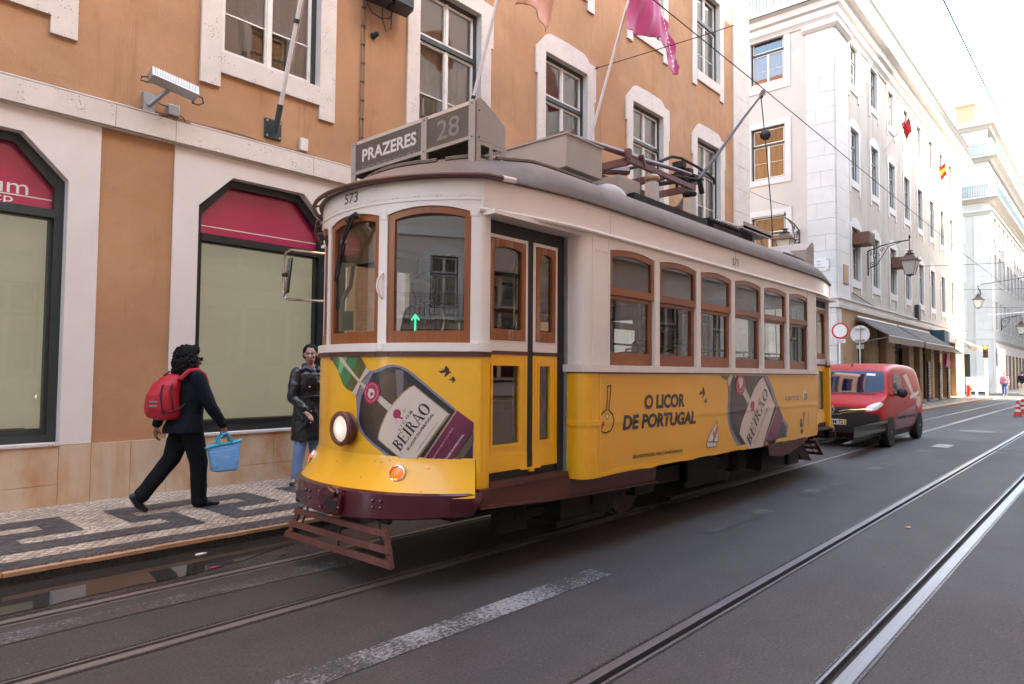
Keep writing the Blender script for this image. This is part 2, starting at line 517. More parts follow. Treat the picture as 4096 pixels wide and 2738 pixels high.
def cobble(name, c1, c2, joint, scale=15.5):
    m, nt, p = newmat(name)
    t = nt.nodes.new('ShaderNodeTexCoord'); mp = nt.nodes.new('ShaderNodeMapping')
    mp.inputs['Rotation'].default_value = (0, 0, rad(41)); mp.inputs['Scale'].default_value = (1, 1, 0.0)
    nt.links.new(t.outputs['Object'], mp.inputs['Vector'])
    def vor(feature):
        v = nt.nodes.new('ShaderNodeTexVoronoi'); v.feature = feature; v.inputs['Scale'].default_value = scale
        v.inputs['Randomness'].default_value = 0.38; nt.links.new(mp.outputs['Vector'], v.inputs['Vector']); return v
    e = vor('DISTANCE_TO_EDGE'); f = vor('F1')
    col = ramp(nt, f.outputs['Color'], 0.2, 0.8, c1, c2).outputs['Color']
    n = noise_n(nt, 1.4, 5, 0.6, coords(nt))
    col = mixc(nt, 1.0, col, ramp(nt, n.outputs['Fac'], 0.3, 0.7, (0.78, 0.76, 0.74), (1.15, 1.15, 1.15)).outputs['Color'], 'MULTIPLY')
    j = ramp(nt, e.outputs['Distance'], 0.03, 0.075)
    nt.links.new(mixc(nt, j.outputs['Color'], joint, col), p.inputs['Base Color'])
    p.inputs['Roughness'].default_value = 0.5
    b = nt.nodes.new('ShaderNodeBump'); b.inputs['Strength'].default_value = 0.8; b.inputs['Distance'].default_value = 0.012
    nt.links.new(ramp(nt, e.outputs['Distance'], 0.0, 0.22).outputs['Color'], b.inputs['Height']); nt.links.new(b.outputs['Normal'], p.inputs['Normal'])
cobble('cobble_light', (0.38, 0.29, 0.21), (0.60, 0.47, 0.35), (0.07, 0.05, 0.045))
cobble('cobble_dark', (0.052, 0.047, 0.047), (0.085, 0.078, 0.08), (0.02, 0.018, 0.018))
M('kerb_stone', (0.46, 0.25, 0.135), 0.6, var=0.12, vs=4, bump=0.4, bs=16, stain=[((0.3, 0.17, 0.09), 2.5, 0.55, 0.15, 0.5)])
M('rail_steel', (0.27, 0.27, 0.285), 0.40, metal=1.0, var=0.1, vs=3, stretch=(0.3, 12, 1), rvar=0.08)
M('rail_dull', (0.30, 0.28, 0.27), 0.42, metal=0.8, var=0.15, vs=3, stretch=(0.3, 12, 1))
M('rail_groove', (0.04, 0.022, 0.013), 0.85, var=0.35, vs=6, stretch=(0.5, 3, 1))

def worn_paint(name, thr, col=(0.27, 0.265, 0.255)):
    m = MATS['asphalt'].copy(); m.name = name; MATS[name] = m
    nt = m.node_tree; p = nt.nodes['Principled BSDF']
    src = p.inputs['Base Color'].links[0].from_socket
    n = noise_n(nt, 34, 5, 0.8, coords(nt, (1, 1.6, 1)))
    b = noise_n(nt, 2.2, 3, 0.5, coords(nt))
    mx = nt.nodes.new('ShaderNodeMath'); mx.operation = 'MULTIPLY_ADD'; mx.inputs[1].default_value = 0.5
    nt.links.new(b.outputs['Fac'], mx.inputs[0]); nt.links.new(n.outputs['Fac'], mx.inputs[2])
    r = ramp(nt, mx.outputs[0], thr, thr + 0.10)
    nt.links.new(mixc(nt, r.outputs['Color'], src, col), p.inputs['Base Color'])
worn_paint('paint_fresh', 0.72)
worn_paint('paint_old', 0.78, (0.17, 0.165, 0.17))

def puddle_mat():
    m, nt, p = newmat('puddle_water')
    p.inputs['Base Color'].default_value = (0.035, 0.030, 0.026, 1)
    p.inputs['IOR'].default_value = 1.45
    n = noise_n(nt, 1.3, 5, 0.6, coords(nt, (0.6, 2.0, 1)))
    r = ramp(nt, n.outputs['Fac'], 0.5, 0.75, (0.01,) * 3, (0.12,) * 3)
    nt.links.new(r.outputs['Color'], p.inputs['Roughness'])
puddle_mat()
M('damp_asphalt', (0.040, 0.035, 0.032), 0.30, var=0.25, vs=40, bump=0.3, bs=80, rvar=0.1)

# ================================================================ ground, road, pavements
rb = MB()
for a, b_ in ((-70, 0.99), (1.12, 1.855), (1.965, 3.82), (3.935, 4.765), (4.88, 90)):
    n = 2
    rb.add([(-60, a, 0), (260, a, 0), (260, b_, 0), (-60, b_, 0)], [(0, 1, 2, 3)])
tag(build('road', rb, MATS['asphalt']), kind='structure')

def rail(name, head, groove, lip, mat_head, label):
    t = thing(name, label, 'tram rail', (0, (head[0] + head[1]) / 2, 0), 0, 'tram rails set in the road')
    a = MB()
    a.box(-25, 150, head[0], head[1], -0.04, 0.003)
    build('rail_head', a, MATS[mat_head], t)
    b = MB(); g = groove
    b.box(-25, 150, g[0], g[1], -0.05, -0.028); build('groove', b, MATS['rail_groove'], t)
    c = MB(); c.box(-25, 150, lip[0], lip[1], -0.04, 0.002); build('guard_lip', c, MATS['rail_dull'] if mat_head == 'rail_dull' else MATS['rail_steel'], t)
rail('tram_rail', (4.82, 4.88), (4.78, 4.82), (4.765, 4.78), 'rail_dull', 'dull rail nearest the puddle, passing under the tram by the kerb')
rail('tram_rail', (3.82, 3.88), (3.88, 3.92), (3.92, 3.935), 'rail_dull', 'dull dark rail under the door side of the yellow tram')
rail('tram_rail', (1.91, 1.965), (1.87, 1.91), (1.855, 1.87), 'rail_steel', 'shiny rail next to the dashed line, left one of the free track')
rail('tram_rail', (0.99, 1.06), (1.06, 1.105), (1.105, 1.12), 'rail_steel', 'shiny rail at the lower right corner, right one of the free track')

for i, (a, b_) in enumerate(((1.1, 4.25), (5.95, 7.4), (8.62, 10.15), (11.45, 12.9), (14.35, 15.45))):
    q = MB().add([(a, 2.83, 0.004), (b_, 2.80, 0.004), (b_, 3.0, 0.004), (a, 3.02, 0.004)], [(0, 1, 2, 3)])
    o = build('road_marking', q, MATS['paint_fresh' if i == 0 else 'paint_old'])
    tag(o, kind='structure')

# worn pale streak between the rails of the tram's track, tar seams beside the rails
q = MB().sheet([[(x, 4.42 + .03 * math.sin(x * 1.3), .004), (x, 4.62 + .03 * math.sin(x * 1.9), .004)] for x in frange(-6, 3.2, 40)])
tag(build('road_marking', q, MATS['paint_old'], recalc=False), kind='structure')
for y, w_ in ((4.895, .022), (3.80, .018), (3.95, .014), (1.98, .016), (.975, .016), (1.13, .012), (1.845, .01)):
    q = MB().sheet([[(x, y - w_ / 2 + .006 * noise.noise(Vector((x * 3, y, 1))), .004), (x, y + w_ / 2 + .006 * noise.noise(Vector((x * 3, y, 5))), .004)] for x in frange(-6, 60, 260)])
    tag(build('road_seam', q, MATS['damp_asphalt'], recalc=False), kind='structure')

# left pavement in patterned stone, kerb, puddle in the gutter
q = MB().box(-12, 19.2, 5.64, 8.2, -0.02, 0.1)
tag(build('pavement', q, MATS['cobble_light']), kind='structure')
dk = MB()
def drect(x0, x1, y0, y1):
    dk.add([(x0, y0, 0.104), (x1, y0, 0.104), (x1, y1, 0.104), (x0, y1, 0.104)], [(0, 1, 2, 3)])
for n in range(-5, 10):
    a = 0.53 + 1.80 * n
    for x0, x1, y0, y1 in ((0, 1.44, 7.05, 7.34), (0, .15, 6.84, 7.05), (0, .46, 6.6, 6.84), (.25, .46, 6.39, 6.6), (1.2, 1.44, 6.84, 7.05),
                           (.72, 1.44, 6.6, 6.84), (.72, .95, 6.39, 6.6), (.72, 2.26, 6.12, 6.39)):
        if a + x1 < 19.1: drect(a + x0, a + x1, y0, y1)
drect(-12, 19.1, 5.645, 5.87)
tag(build('pavement_pattern', dk, MATS['cobble_dark']), kind='structure')
random.seed(3)
kb = MB(); x = -12.0
while x < 19:
    L = random.uniform(0.7, 1.3); y = 5.592 + random.uniform(-0.008, 0.008)
    n = 5
    for i in range(n):
        xa, xb = x + L * i / n, x + L * (i + 1) / n
        ya = y + random.uniform(-0.006, 0.006)
        kb.box(xa, xb - (0.006 if i == n - 1 else 0), ya, 5.64, 0.07, 0.098 + random.uniform(-0.004, 0.003), 0)
    kb.box(x, x + L, 5.612, 5.64, -.02, .07, 1)
    x += L
tag(build('kerb', kb, [MATS['kerb_stone'], MATS['damp_asphalt']]), kind='structure')
def blob_sheet(xs, ylo, yhi, z, mat, name):
    g = [[(x, ylo(x), z), (x, (ylo(x) + yhi(x)) / 2, z), (x, yhi(x), z)] for x in xs]
    o = build(name, MB().sheet(g), mat, recalc=False)
    return tag(o, kind='structure')
wob = lambda x, s, a: a * (noise.noise(Vector((x * s, 3.1, 7.7))))
blob_sheet(frange(-8, 5.5, 120), lambda x: 4.915 + wob(x, 1.5, .03) + wob(x, 6, .02), lambda x: 5.61, 0.004, MATS['damp_asphalt'], 'wet_gutter')
blob_sheet(frange(-8, 4.3, 130), lambda x: 4.99 + wob(x + 5, 1.1, .06) + wob(x, 5, .03) + max(0, x - 2.2) * 0.26, lambda x: 5.612, 0.008, MATS['puddle_water'], 'puddle')
# right pavement (under the camera) and the pavements of the far blocks
q = MB().box(-20, 55, -2.6, -0.05, -0.02, 0.1); q.box(70, 200, -2.6, -0.05, -0.02, 0.1)
tag(build('pavement', q, MATS['cobble_light']), kind='structure')
q = MB().box(-20, 55, -0.05, 0.09, -0.02, 0.103); q.box(70, 200, -0.05, 0.09, -0.02, 0.103)
tag(build('kerb', q, MATS['kerb_stone']), kind='structure')
q = MB().box(27.0, 55.2, 6.1, 8.2, -0.02, 0.1); q.box(25.6, 27.0, 6.6, 22, -0.02, 0.1); q.box(69.0, 200, 6.1, 8.2, -0.02, 0.1)
tag(build('pavement', q, MATS['cobble_light']), kind='structure')
q = MB().box(27.0, 55.3, 5.96, 6.1, -0.02, 0.103); q.box(69.0, 200, 5.96, 6.1, -0.02, 0.103)
tag(build('kerb', q, MATS['kerb_stone']), kind='structure')
dk = MB()
for n in range(15):
    a = 27.6 + 1.8 * n
    for x0, x1, y0, y1 in ((0, 1.44, 7.3, 7.6), (.72, 1.44, 6.9, 7.2), (.72, 1.7, 6.45, 6.7)): drect(a + x0, a + x1, y0, y1)
tag(build('pavement_pattern', dk, MATS['cobble_dark']), kind='structure')

# manholes and drain grates in the road
for name, lab, cx, cy, rx, ry in (('manhole_cover', 'round worn manhole cover in the road beyond the van', 21.6, 2.87, 0.42, 0.42),):
    t = MB().lathe([(rx, -0.01), (rx, 0.006)], (cx, cy, 0), n=28)
    o = build(name, t, MATS['iron']); tag(o, lab, 'manhole cover')
def grate(cx, cy, hx, hy, lab):
    t = thing('drain_grate', lab, 'drain grate', (cx, cy, 0))
    a = MB(); a.box(cx - hx, cx + hx, cy - hy, cy + hy, 0.001, 0.004); build('frame', a, MATS['iron'], t)
    b = MB()
    k = 9
    for i in range(k): 
        x0 = cx - hx + 0.04 + (2 * hx - 0.08) * i / k
        b.box(x0, x0 + 0.045, cy - hy + .03, cy + hy - .03, 0.004, 0.010)
    build('bars', b, MATS['galv'], t)
grate(16.6, 2.80, 0.42, 0.17, 'pale rectangular drain grate in the road beside the van')
grate(16.5, 1.55, 0.12, 0.34, 'narrow drain grate crossing the free track at the right edge')
# litter on the wet gutter and the road
for nm, lab, x, y, z, s, mt in (('paper_scrap', 'small white paper scrap floating on the puddle', 2.45, 5.47, 0.010, 0.05, 'white_print'),
                               ('leaf', 'pink scrap of litter lying beside the puddle', 2.36, 5.03, 0.010, 0.045, 'sign_red'),
                               ('leaf', 'small brown dry leaf lying by the rail before the bumper', 2.9, 5.0, 0.010, 0.04, 'ac_brown'),
                               ('leaf', 'pale dry leaf lying between the shiny rails', 7.5, 1.56, 0.006, 0.05, 'awning_cream')):
    q = MB().prism([(-s, -s * .3), (-s * .2, -s * .5), (s, -s * .1), (s * .6, s * .4), (-s * .4, s * .5)], lambda a, b_, o: (x + a, y + b_, z + o), 0, 0.004)
    tag(build(nm, q, MATS[mt]), lab, 'litter')

# ================================================================ buildings
def wall_holes(mb, f, u0, u1, z0, z1, holes, depth, mi=0, mr=1):
    """front skin of a wall at o=0 with rectangular holes and their reveals going back to o=-depth"""
    us = sorted(set([u0, u1] + [h[0] for h in holes] + [h[1] for h in holes]))
    zs = sorted(set([z0, z1] + [h[2] for h in holes] + [h[3] for h in holes]))
    us = [u for u in us if u0 <= u <= u1]; zs = [z for z in zs if z0 <= z <= z1]
    for i in range(len(us) - 1):
        for j in range(len(zs) - 1):
            cu, cz = (us[i] + us[i + 1]) / 2, (zs[j] + zs[j + 1]) / 2
            if any(h[0] < cu < h[1] and h[2] < cz < h[3] for h in holes): continue
            mb.add([f(us[i], zs[j], 0), f(us[i + 1], zs[j], 0), f(us[i + 1], zs[j + 1], 0), f(us[i], zs[j + 1], 0)], [(0, 1, 2, 3)], mi)
    for a, b, c, d in holes:
        P = [(a, c), (b, c), (b, d), (a, d)]
        for i in range(4):
            p, q = P[i], P[(i + 1) % 4]
            mb.add([f(p[0], p[1], 0), f(q[0], q[1], 0), f(q[0], q[1], -depth), f(p[0], p[1], -depth)], [(0, 1, 2, 3)], mr)

def rectp(a, b, c, d): return [(a, c), (b, c), (b, d), (a, d)]
LF = lambda u, z, o: (u, -o, z)             # local facade frame: looks towards -Y

def curtain_sheet(w, h, o, amp=0.012, n=40, z0=0.0):
    g = [[(x, -(o + amp * math.sin(x * 38) + amp * .5 * math.sin(x * 91)), z0 + h * k) for k in (0, 1)] for x in frange(-w / 2, w / 2, n)]
    return MB().sheet(g)

def window_proto(w, h, trans, sur='ears', mats=None, lower_mz=0.7, ears=True, jw=0.24, blind=True, sill=0.25, open_top=True):
    """a window as part: frame > pane, stone surround, curtain; origin at the middle of the sill, looking -Y"""
    fm, sm, st, cm = mats or ('dark_green', 'frame_white', 'limestone', 'curtain_ochre')
    a = MB()
    W2 = w / 2
    a.ring(rectp(-W2, W2, 0, h), rectp(-W2 + .055, W2 - .055, .05, h - .06), LF, -.19, -.09, 0)
    if trans: a.box(-W2 + .055, W2 - .055, .075, .20, trans - .03, trans + .045, 0)
    def sash(x0, x1, z0, z1, mz=None):
        a.ring(rectp(x0, x1, z0, z1), rectp(x0 + .045, x1 - .045, z0 + .05, z1 - .045), LF, -.165, -.115, 1)
        if mz: a.box(x0 + .045, x1 - .045, .128, .152, z0 + (z1 - z0) * mz - .009, z0 + (z1 - z0) * mz + .009, 1)
    g = .004
    lo, hi = .05 + g, (trans - .03 - g if trans else h - .06 - g)
    sash(-W2 + .055 + g, -g, lo, hi, lower_mz * .55 if lower_mz else None); sash(g, W2 - .055 - g, lo, hi, lower_mz * .55 if lower_mz else None)
    a.box(-.028, .028, .10, .118, lo, hi, 1)
    if trans:
        if open_top:
            sash(-W2 + .055 + g, -g, trans + .045 + g, h - .06 - g); sash(g, W2 - .055 - g, trans + .045 + g, h - .06 - g)
            a.box(-.028, .028, .10, .118, trans + .045 + g, h - .06 - g, 1)
        else: sash(-W2 + .055 + g, W2 - .055 - g, trans + .045 + g, h - .06 - g)
    root = build('window', a, [MATS[fm], MATS[sm]], None)
    p = MB().add([(-W2 + .05, .14, .04), (W2 - .05, .14, .04), (W2 - .05, .14, h - .05), (-W2 + .05, .14, h - .05)], [(0, 1, 2, 3)])
    build('pane', p, MATS['win_glass'], root, local=True, recalc=False)
    c = curtain_sheet(w - .04, (trans if trans else h) - .02, -.22)
    build('curtain', c, MATS[cm], root, local=True, recalc=False)
    if trans and blind:
        c = MB().box(-W2 + .02, W2 - .02, .205, .215, trans + .02, h - .02)
        build('blind', c, MATS['blind_pale'], root, local=True)
    elif trans:
        c = curtain_sheet(w - .04, h - trans, -.30, z0=trans)
        build('blind', c, MATS['room_dark'], root, local=True, recalc=False)  # no blind here: dark sheet standing in for the unlit room
    s = MB(); J = W2 + jw; t = .035
    if sur == 'ears':
        for sg in (-1, 1):
            x0, x1 = sorted((sg * J, sg * W2)); s.box(x0, x1, -t, 0.0, -sill - .18, h - .5)
            x0, x1 = sorted((sg * (J + .055), sg * W2)); s.box(x0, x1, -t, 0.0, h - .5, h)
        s.box(-W2, W2, -t - .004, 0.0, -sill, 0)
        k = h
        top = [(-J - .055, k), (J + .055, k), (J + .055, k + .235), (J - .20, k + .26), (J - .225, k + .30), (J - .29, k + .345), (J - .36, k + .38), (0, k + .40),
               (-J + .36, k + .38), (-J + .29, k + .345), (-J + .235, k + .30), (-J + .20, k + .26)]
        s.prism(top, LF, 0.0, t)
    elif sur == 'plain':
        for sg in (-1, 1):
            x0, x1 = sorted((sg * J, sg * W2)); s.box(x0, x1, -t, 0.0, -jw, h + jw)
        s.box(-W2, W2, -t - .004, 0, -jw, 0); s.box(-W2, W2, -t - .004, 0, h, h + jw)
    elif sur == 'peak':
        for sg in (-1, 1):
            x0, x1 = sorted((sg * J, sg * W2)); s.box(x0, x1, -t, 0.0, -sill - .25, h - .3)
            x0, x1 = sorted((sg * (J + .05), sg * W2)); s.box(x0, x1, -t, 0.0, h - .3, h)
        s.box(-W2, W2, -t - .004, 0.0, -sill, 0)
        k = h
        s.prism([(-J - .05, k), (J + .05, k), (J + .05, k + .15), (J - .15, k + .2), (J - .2, k + .32), (0, k + .45), (-J + .2, k + .32), (-J + .15, k + .2), (-J - .05, k + .15)], LF, 0, t)
    build('stone_surround', s, MATS[st], root, local=True)
    s.box
    return root

def place(proto, used, parent, x, y, z, rz=0.0, first=[None]):
    pl = worldloc(parent)
    if id(proto) in used: o = dup(proto)
    else: o = proto; used.add(id(proto))
    o.parent = parent
    o.location = (x - pl.x, y - pl.y, z - pl.z); o.rotation_euler = (0, 0, rz)
    return o

def ashlar(mb, f, u0, u1, z0, z1, course, proud, wrap=0.0, jitter=0.25):
    z = z0; i = 0
    while z < z1 - 0.02:
        zt = min(z + course - .009, z1)
        cut = u0 + (u1 - u0) * (0.35 + 0.3 * ((i * 7) % 3) / 2) if i % 2 else None
        if cut: 
            mb.prism(rectp(u0, cut - .004, z, zt), f, -.05, proud + .002 * (i % 3)); mb.prism(rectp(cut + .004, u1, z, zt), f, -.05, proud + .003 * ((i + 1) % 2))
        else: mb.prism(rectp(u0, u1, z, zt), f, -.05, proud + .002 * (i % 2))
        z += course; i += 1

def ashlar2(a, b):
    m_ = MB(); ashlar(m_, F8, a, b, 4.37, 15.0, .62, .05); return m_

def sweep(mb, path, prof, mi=0):
    """profile (o,z) swept along a 2D path; o is to the right of the walking direction"""
    P = [Vector(p) for p in path]; n = len(P); rows = []
    for i, p in enumerate(P):
        d1 = (P[i] - P[i - 1]).normalized() if i > 0 else (P[1] - P[0]).normalized()
        d2 = (P[i + 1] - P[i]).normalized() if i < n - 1 else d1
        n1 = Vector((d1.y, -d1.x)); n2 = Vector((d2.y, -d2.x))
        m = (n1 + n2); m = m / max(0.2, m.dot(n1))
        rows.append([(p.x + m.x * o, p.y + m.y * o, z) for o, z in prof])
    k = len(prof); s = len(mb.v)
    mb.v += [q for r in rows for q in r]
    for i in range(n - 1):
        for j in range(k):
            a = s + i * k + j; b = s + i * k + (j + 1) % k
            mb.f.append((a, b, b + k, a + k)); mb.m.append(mi)
    mb.f.append(tuple(range(s, s + k))); mb.m.append(mi)
    mb.f.append(tuple(range(s + (n - 1) * k, s + n * k))[::-1]); mb.m.append(mi)

# ---------------------------------------------------------------- the orange building on the left
F8 = planeY(8.0)
ob = thing('orange_building', 'orange stuccoed building with pale stone window surrounds and crimson shop fanlights, on the left', 'building', (6.0, 8.0, 0))
CB = [1.24 + 3.09 * n for n in range(-2, 6)]
holes = []
for z in (5.28, 9.30, 13.4):
    for c in CB: holes.append((c - .675, c + .675, z, z + 2.25))
wl = MB()
wall_holes(wl, F8, -7, 18.25, 4.2, 17.0, holes, .32)
for a, b_ in ((-7, 18.25),): pass
for c in CB:                        # stucco piers between the shop bays
    wl.prism(rectp(c + 1.17, c + 1.92, .68, 4.05), F8, -.3, 0.0)
build('wall', wl, [MATS['stucco_orange'], MATS['limestone']], ob)
sh = MB(); sh.box(-7, 18.9, 8.85, 16.5, 0.1, 17.0); build('rear_wall', sh, MATS['stucco_orange'], ob)
sh = MB(); sh.box(-7.2, 19.4, 7.7, 16.7, 17.0, 17.3); build('roof', sh, MATS['roof_tile'], ob)
sh = MB(); sh.prism(rectp(18.95, 19.25, 0.1, 17.0), F8, -.9, -.0); build('end_wall', sh, MATS['stucco_orange'], ob)
qs = MB()
ashlar(qs, F8, 18.22, 19.3, .1, 17.0, .66, .04)
build('corner_quoins', qs, MATS['limestone'], ob)
st = MB(); x = -7.0
random.seed(5)
for xj in [-7, -5.2, -3.4, -1.7, 0.1, 1.1, 2.52, 3.14, 4.9, 6.6, 8.3, 10.0, 11.8, 13.4, 15.1, 16.7, 18.2]:
    if xj > -7: st.prism(rectp(x + .003, xj - .003, 4.04, 4.275), F8, -.1, .085 + .003 * random.random()); x = xj
st.prism(rectp(-7, 18.2, 4.02, 4.04), F8, -.1, .045)
build('string_course', st, MATS['limestone'], ob)
used = set()
pA = window_proto(1.35, 2.25, 1.43, 'ears')
pB = window_proto(1.35, 2.25, 1.43, 'ears', ('dark_green', 'frame_white', 'limestone', 'curtain_pale'))
for k, c in enumerate(CB):
    if k < 2 : continue
    place(pB if k in (4, 6) else pA, used, ob, c, 8.0, 5.28)
    if k > 3: place(pB if k in (5,) else pA, used, ob, c, 8.0, 9.30)
# stone front of the shop bays, with the cut corners over each opening
hw, ch = .885, .405
for k, c in enumerate(CB):
    sf = MB()
    inner = [(c - hw, .70), (c + hw, .70), (c + hw, 3.79 - ch), (c + hw - ch, 3.79), (c - hw + ch, 3.79), (c - hw, 3.79 - ch)]
    outer = [(c - 1.17, .70), (c + 1.17, .70), (c + 1.17, 3.79 - ch), (c + 1.17, 4.03), (c - 1.17, 4.03), (c - 1.17, 3.79 - ch)]
    sf.ring(outer, inner, F8, -.30, .022)
    build('stone_frame', sf, MATS['limestone_clean'], ob)
pl = MB(); 
for c in CB:
    for a, b_ in ((c - 1.17, c - .88), (c - .88, c + .12), (c + .12, c + .88), (c + .88, c + 1.17), (c + 1.17, c + 1.55), (c + 1.55, c + 1.92)):
        zz = .31 if abs((a + b_) / 2 - c) < .88 else .10
        pl.prism(rectp(a + .002, b_ - .002, zz, .695), F8, -.2, .030 + .004 * random.random())
        if zz > .2: pl.prism(rectp(a + .002, b_ - .002, .09, zz - .004), F8, -.2, .036 + .003 * random.random())
build('plinth', pl, MATS['plinth_stone'], ob)
for c in CB: build('ledge', MB().prism(rectp(c - .885, c + .885, .696, .722), F8, -.2, .05), MATS['limestone'], ob)
def oct_(c, e, z0, top): return [(c - hw + e, z0), (c + hw - e, z0), (c + hw - e, top - ch + e * .1), (c + hw - ch - e * .4, top), (c - hw + ch + e * .4, top), (c - hw + e, top - ch + e * .1)]
for k, c in enumerate(CB):
    if k < 1 or k > 5: pass
    sw_ = MB()
    o4 = oct_(c, 0, .722, 3.79); i4 = oct_(c, .085, .80, 3.70)
    sw_.ring(o4, i4, F8, -.26, -.10)
    sw_.ring([(c - hw + .085, .80), (c + hw - .085, .80), (c + hw - .085, 3.0), (c - hw + .085, 3.0)],
             [(c - hw + .115, .86), (c + hw - .115, .86), (c + hw - .115, 2.985), (c - hw + .115, 2.985)], F8, -.22, -.14)
    sw_.prism(rectp(c - hw + .085, c + hw - .085, 3.0, 3.085), F8, -.24, -.085)
    root = build('shop_window', sw_, MATS['black_paint'] if k % 2 else MATS['dark_green'], ob)
    e = .086
    build('fanlight', MB().prism([(c - hw + e, 3.085), (c + hw - e, 3.085), (c + hw - e, 3.79 - ch), (c + hw - ch - e * .4, 3.70), (c - hw + ch + e * .4, 3.70), (c - hw + e, 3.79 - ch)], F8, -.20, -.185), MATS['fanlight_red'], root)
    build('pane', MB().add([F8(c - hw + .1, .82, -.18), F8(c + hw - .1, .82, -.18), F8(c + hw - .1, 3.02, -.18), F8(c - hw + .1, 3.02, -.18)], [(0, 1, 2, 3)]), MATS['shop_glass'], root, recalc=False)
    build('display_panel', MB().prism(rectp(c - hw + .0, c + hw - .2, .86, 3.2), F8, -.40, -.36).prism(rectp(c + hw - .195, c + hw - .0, .72, 3.2), F8, -.44, -.38), MATS['display_panel'], root)
    build('printed_line', MB().prism(rectp(c - hw + .09, c + hw - .09, 3.188, 3.2), F8, -.185, -.182), MATS['white_print'], root)
    if k == 2:
        text_on('lettering', 'millennium', F8, -.182, 0.66, 3.19 + .018, 1.17, .155, 0, MATS['white_print'], root, cut=0)
        text_on('lettering', 'bcp', F8, -.182, 1.45, 3.115, .255, .085, 0, MATS['white_print'], root, cut=0)
# the little fixtures on the orange wall
t = thing('cable', 'tan cable clipped to the orange wall along the stone string course', 'cable')
def wallcable(name, pts, r, mat, label, cat='cable'):
    return tag(build(name, MB().tube(pts, r, 6), MATS[mat]), label, cat)
bpy.data.objects.remove(t)
pts = [(x, 7.985, 4.335 + .012 * math.sin(x * 2.1) + .008 * math.sin(x * 7)) for x in frange(-5, 18.2, 120)]
wallcable('cable', pts, .008, 'cable_brown', 'tan cable clipped to the orange wall just above the stone band')
wallcable('conduit', [(x, 7.93, 4.295) for x in frange(-5, 2.95, 10)], .011, 'cable_white', 'thin white conduit on the stone band, left piece ending under the floodlight')
wallcable('conduit', [(x, 7.93, 4.295) for x in frange(3.3, 18.1, 20)], .011, 'cable_white', 'thin white conduit on the stone band, long piece right of the floodlight')
cb = thing('drain_pipe', 'thin rusty vertical pipe clipped to the orange wall between two upper windows', 'pipe', (5.69, 7.97, 4.35))
build('pipe', MB().tube([(5.68, 7.975, 4.33), (5.69, 7.975, 8.6)], .011, 6).tube([(5.72, 7.975, 4.33), (5.735, 7.975, 8.6)], .009, 6), MATS['cable_brown'], cb)
q = MB()
for i in range(16): q.box(5.672, 5.728, 7.962, 8.0, 4.5 + .27 * i, 4.51 + .27 * i)
build('clips', q, MATS['iron'], cb)
tag(build('vent_stub', MB().lathe([(.05, 0), (.05, .02), (.038, .022), (.038, .09), (.02, .12)], (5.88, 8.0, 6.32), (0.1, -1, .15), 12), MATS['iron']), 'short dark vent stub poking out of the orange wall', 'vent')
tag(build('wall_bracket', MB().box(4.73, 4.84, 7.955, 8.0, 4.36, 4.52), MATS['frame_white']), 'small pale square block on the orange wall beside the first flagpole plate', 'wall block')
for i, (lab, x, z) in enumerate((('black box loudspeaker on the orange wall, the smaller left one cut by the frame edge', 5.62, 6.72), ('black box loudspeaker on the orange wall beside the tall window, the right one', 6.02, 6.74))):
    s = thing('loudspeaker', lab, 'loudspeaker', (x, 7.8, z), 0, 'loudspeakers on the orange wall')
    b = MB(); w_ = .30
    b.prism([(x - .02, 7.62), (x + w_, 7.62), (x + w_ + .06, 7.86), (x - .0, 7.9)], lambda a, c, o: (a, c, z + o), 0, .42)
    build('cabinet', b, MATS['plastic_dark'], s, bevel=.012)
    build('grille', MB().box(x - .01, x + w_ - .01, 7.605, 7.618, z + .03, z + .39), MATS['iron'], s)
    build('bracket', MB().box(x + .1, x + .2, 7.86, 8.0, z + .15, z + .2), MATS['iron'], s)
wallcable('cable', [(5.75, 7.97, 6.75), (5.8, 7.93, 6.62), (5.95, 7.9, 6.58), (6.1, 7.9, 6.64), (6.14, 7.86, 6.78)], .008, 'cable_black', 'black cable looping under the two loudspeakers')
wallcable('cable', [(6.0, 7.95, 6.9), (5.98, 7.92, 6.6), (6.04, 7.9, 6.42), (6.13, 7.9, 6.5), (6.12, 7.88, 6.8)], .008, 'cable_black', 'black cable hanging in a long loop below the right loudspeaker')
# floodlight
fl = thing('floodlight', 'grey finned floodlight on a bracket above the stone band', 'floodlight', (2.98, 7.7, 4.5))
R_ = Matrix.Rotation(rad(8), 3, 'Y') @ Matrix.Rotation(rad(-25), 3, 'X')
b = MB(); cc = Vector((3.02, 7.72, 4.60)); b.obox(cc, (.235, .062, .055), R_)
b.obox(cc + R_ @ Vector((0, -.03, -.062)), (.24, .05, .012), R_)
b.obox(cc + R_ @ Vector((-.24, 0, -.005)), (.012, .07, .066), R_); b.obox(cc + R_ @ Vector((.24, 0, -.005)), (.012, .07, .066), R_)
build('housing', b, MATS['galv'], fl, bevel=.006)
b = MB()
for i in range(26): b.obox(cc + R_ @ Vector((-.215 + i * .0172, -.068, .004)), (.004, .01, .05), R_)
build('fins', b, MATS['sign_white'], fl)
b = MB(); b.box(2.80, 2.92, 7.95, 7.999, 4.29, 4.52); b.tube([(2.86, 7.95, 4.38), (2.98, 7.75, 4.54)], .028, 6)
build('bracket', b, MATS['galv'], fl)
b = MB(); b.tube([(2.76, 7.72, 4.60), (2.70, 7.74, 4.59), (2.69, 7.74, 4.55), (2.76, 7.73, 4.545)], .008, 6); b.tube([(3.26, 7.72, 4.56), (3.34, 7.72, 4.55), (3.36, 7.74, 4.50), (3.3, 7.74, 4.46), (3.23, 7.74, 4.47)], .008, 6)
build('cable', b, MATS['cable_black'], fl)
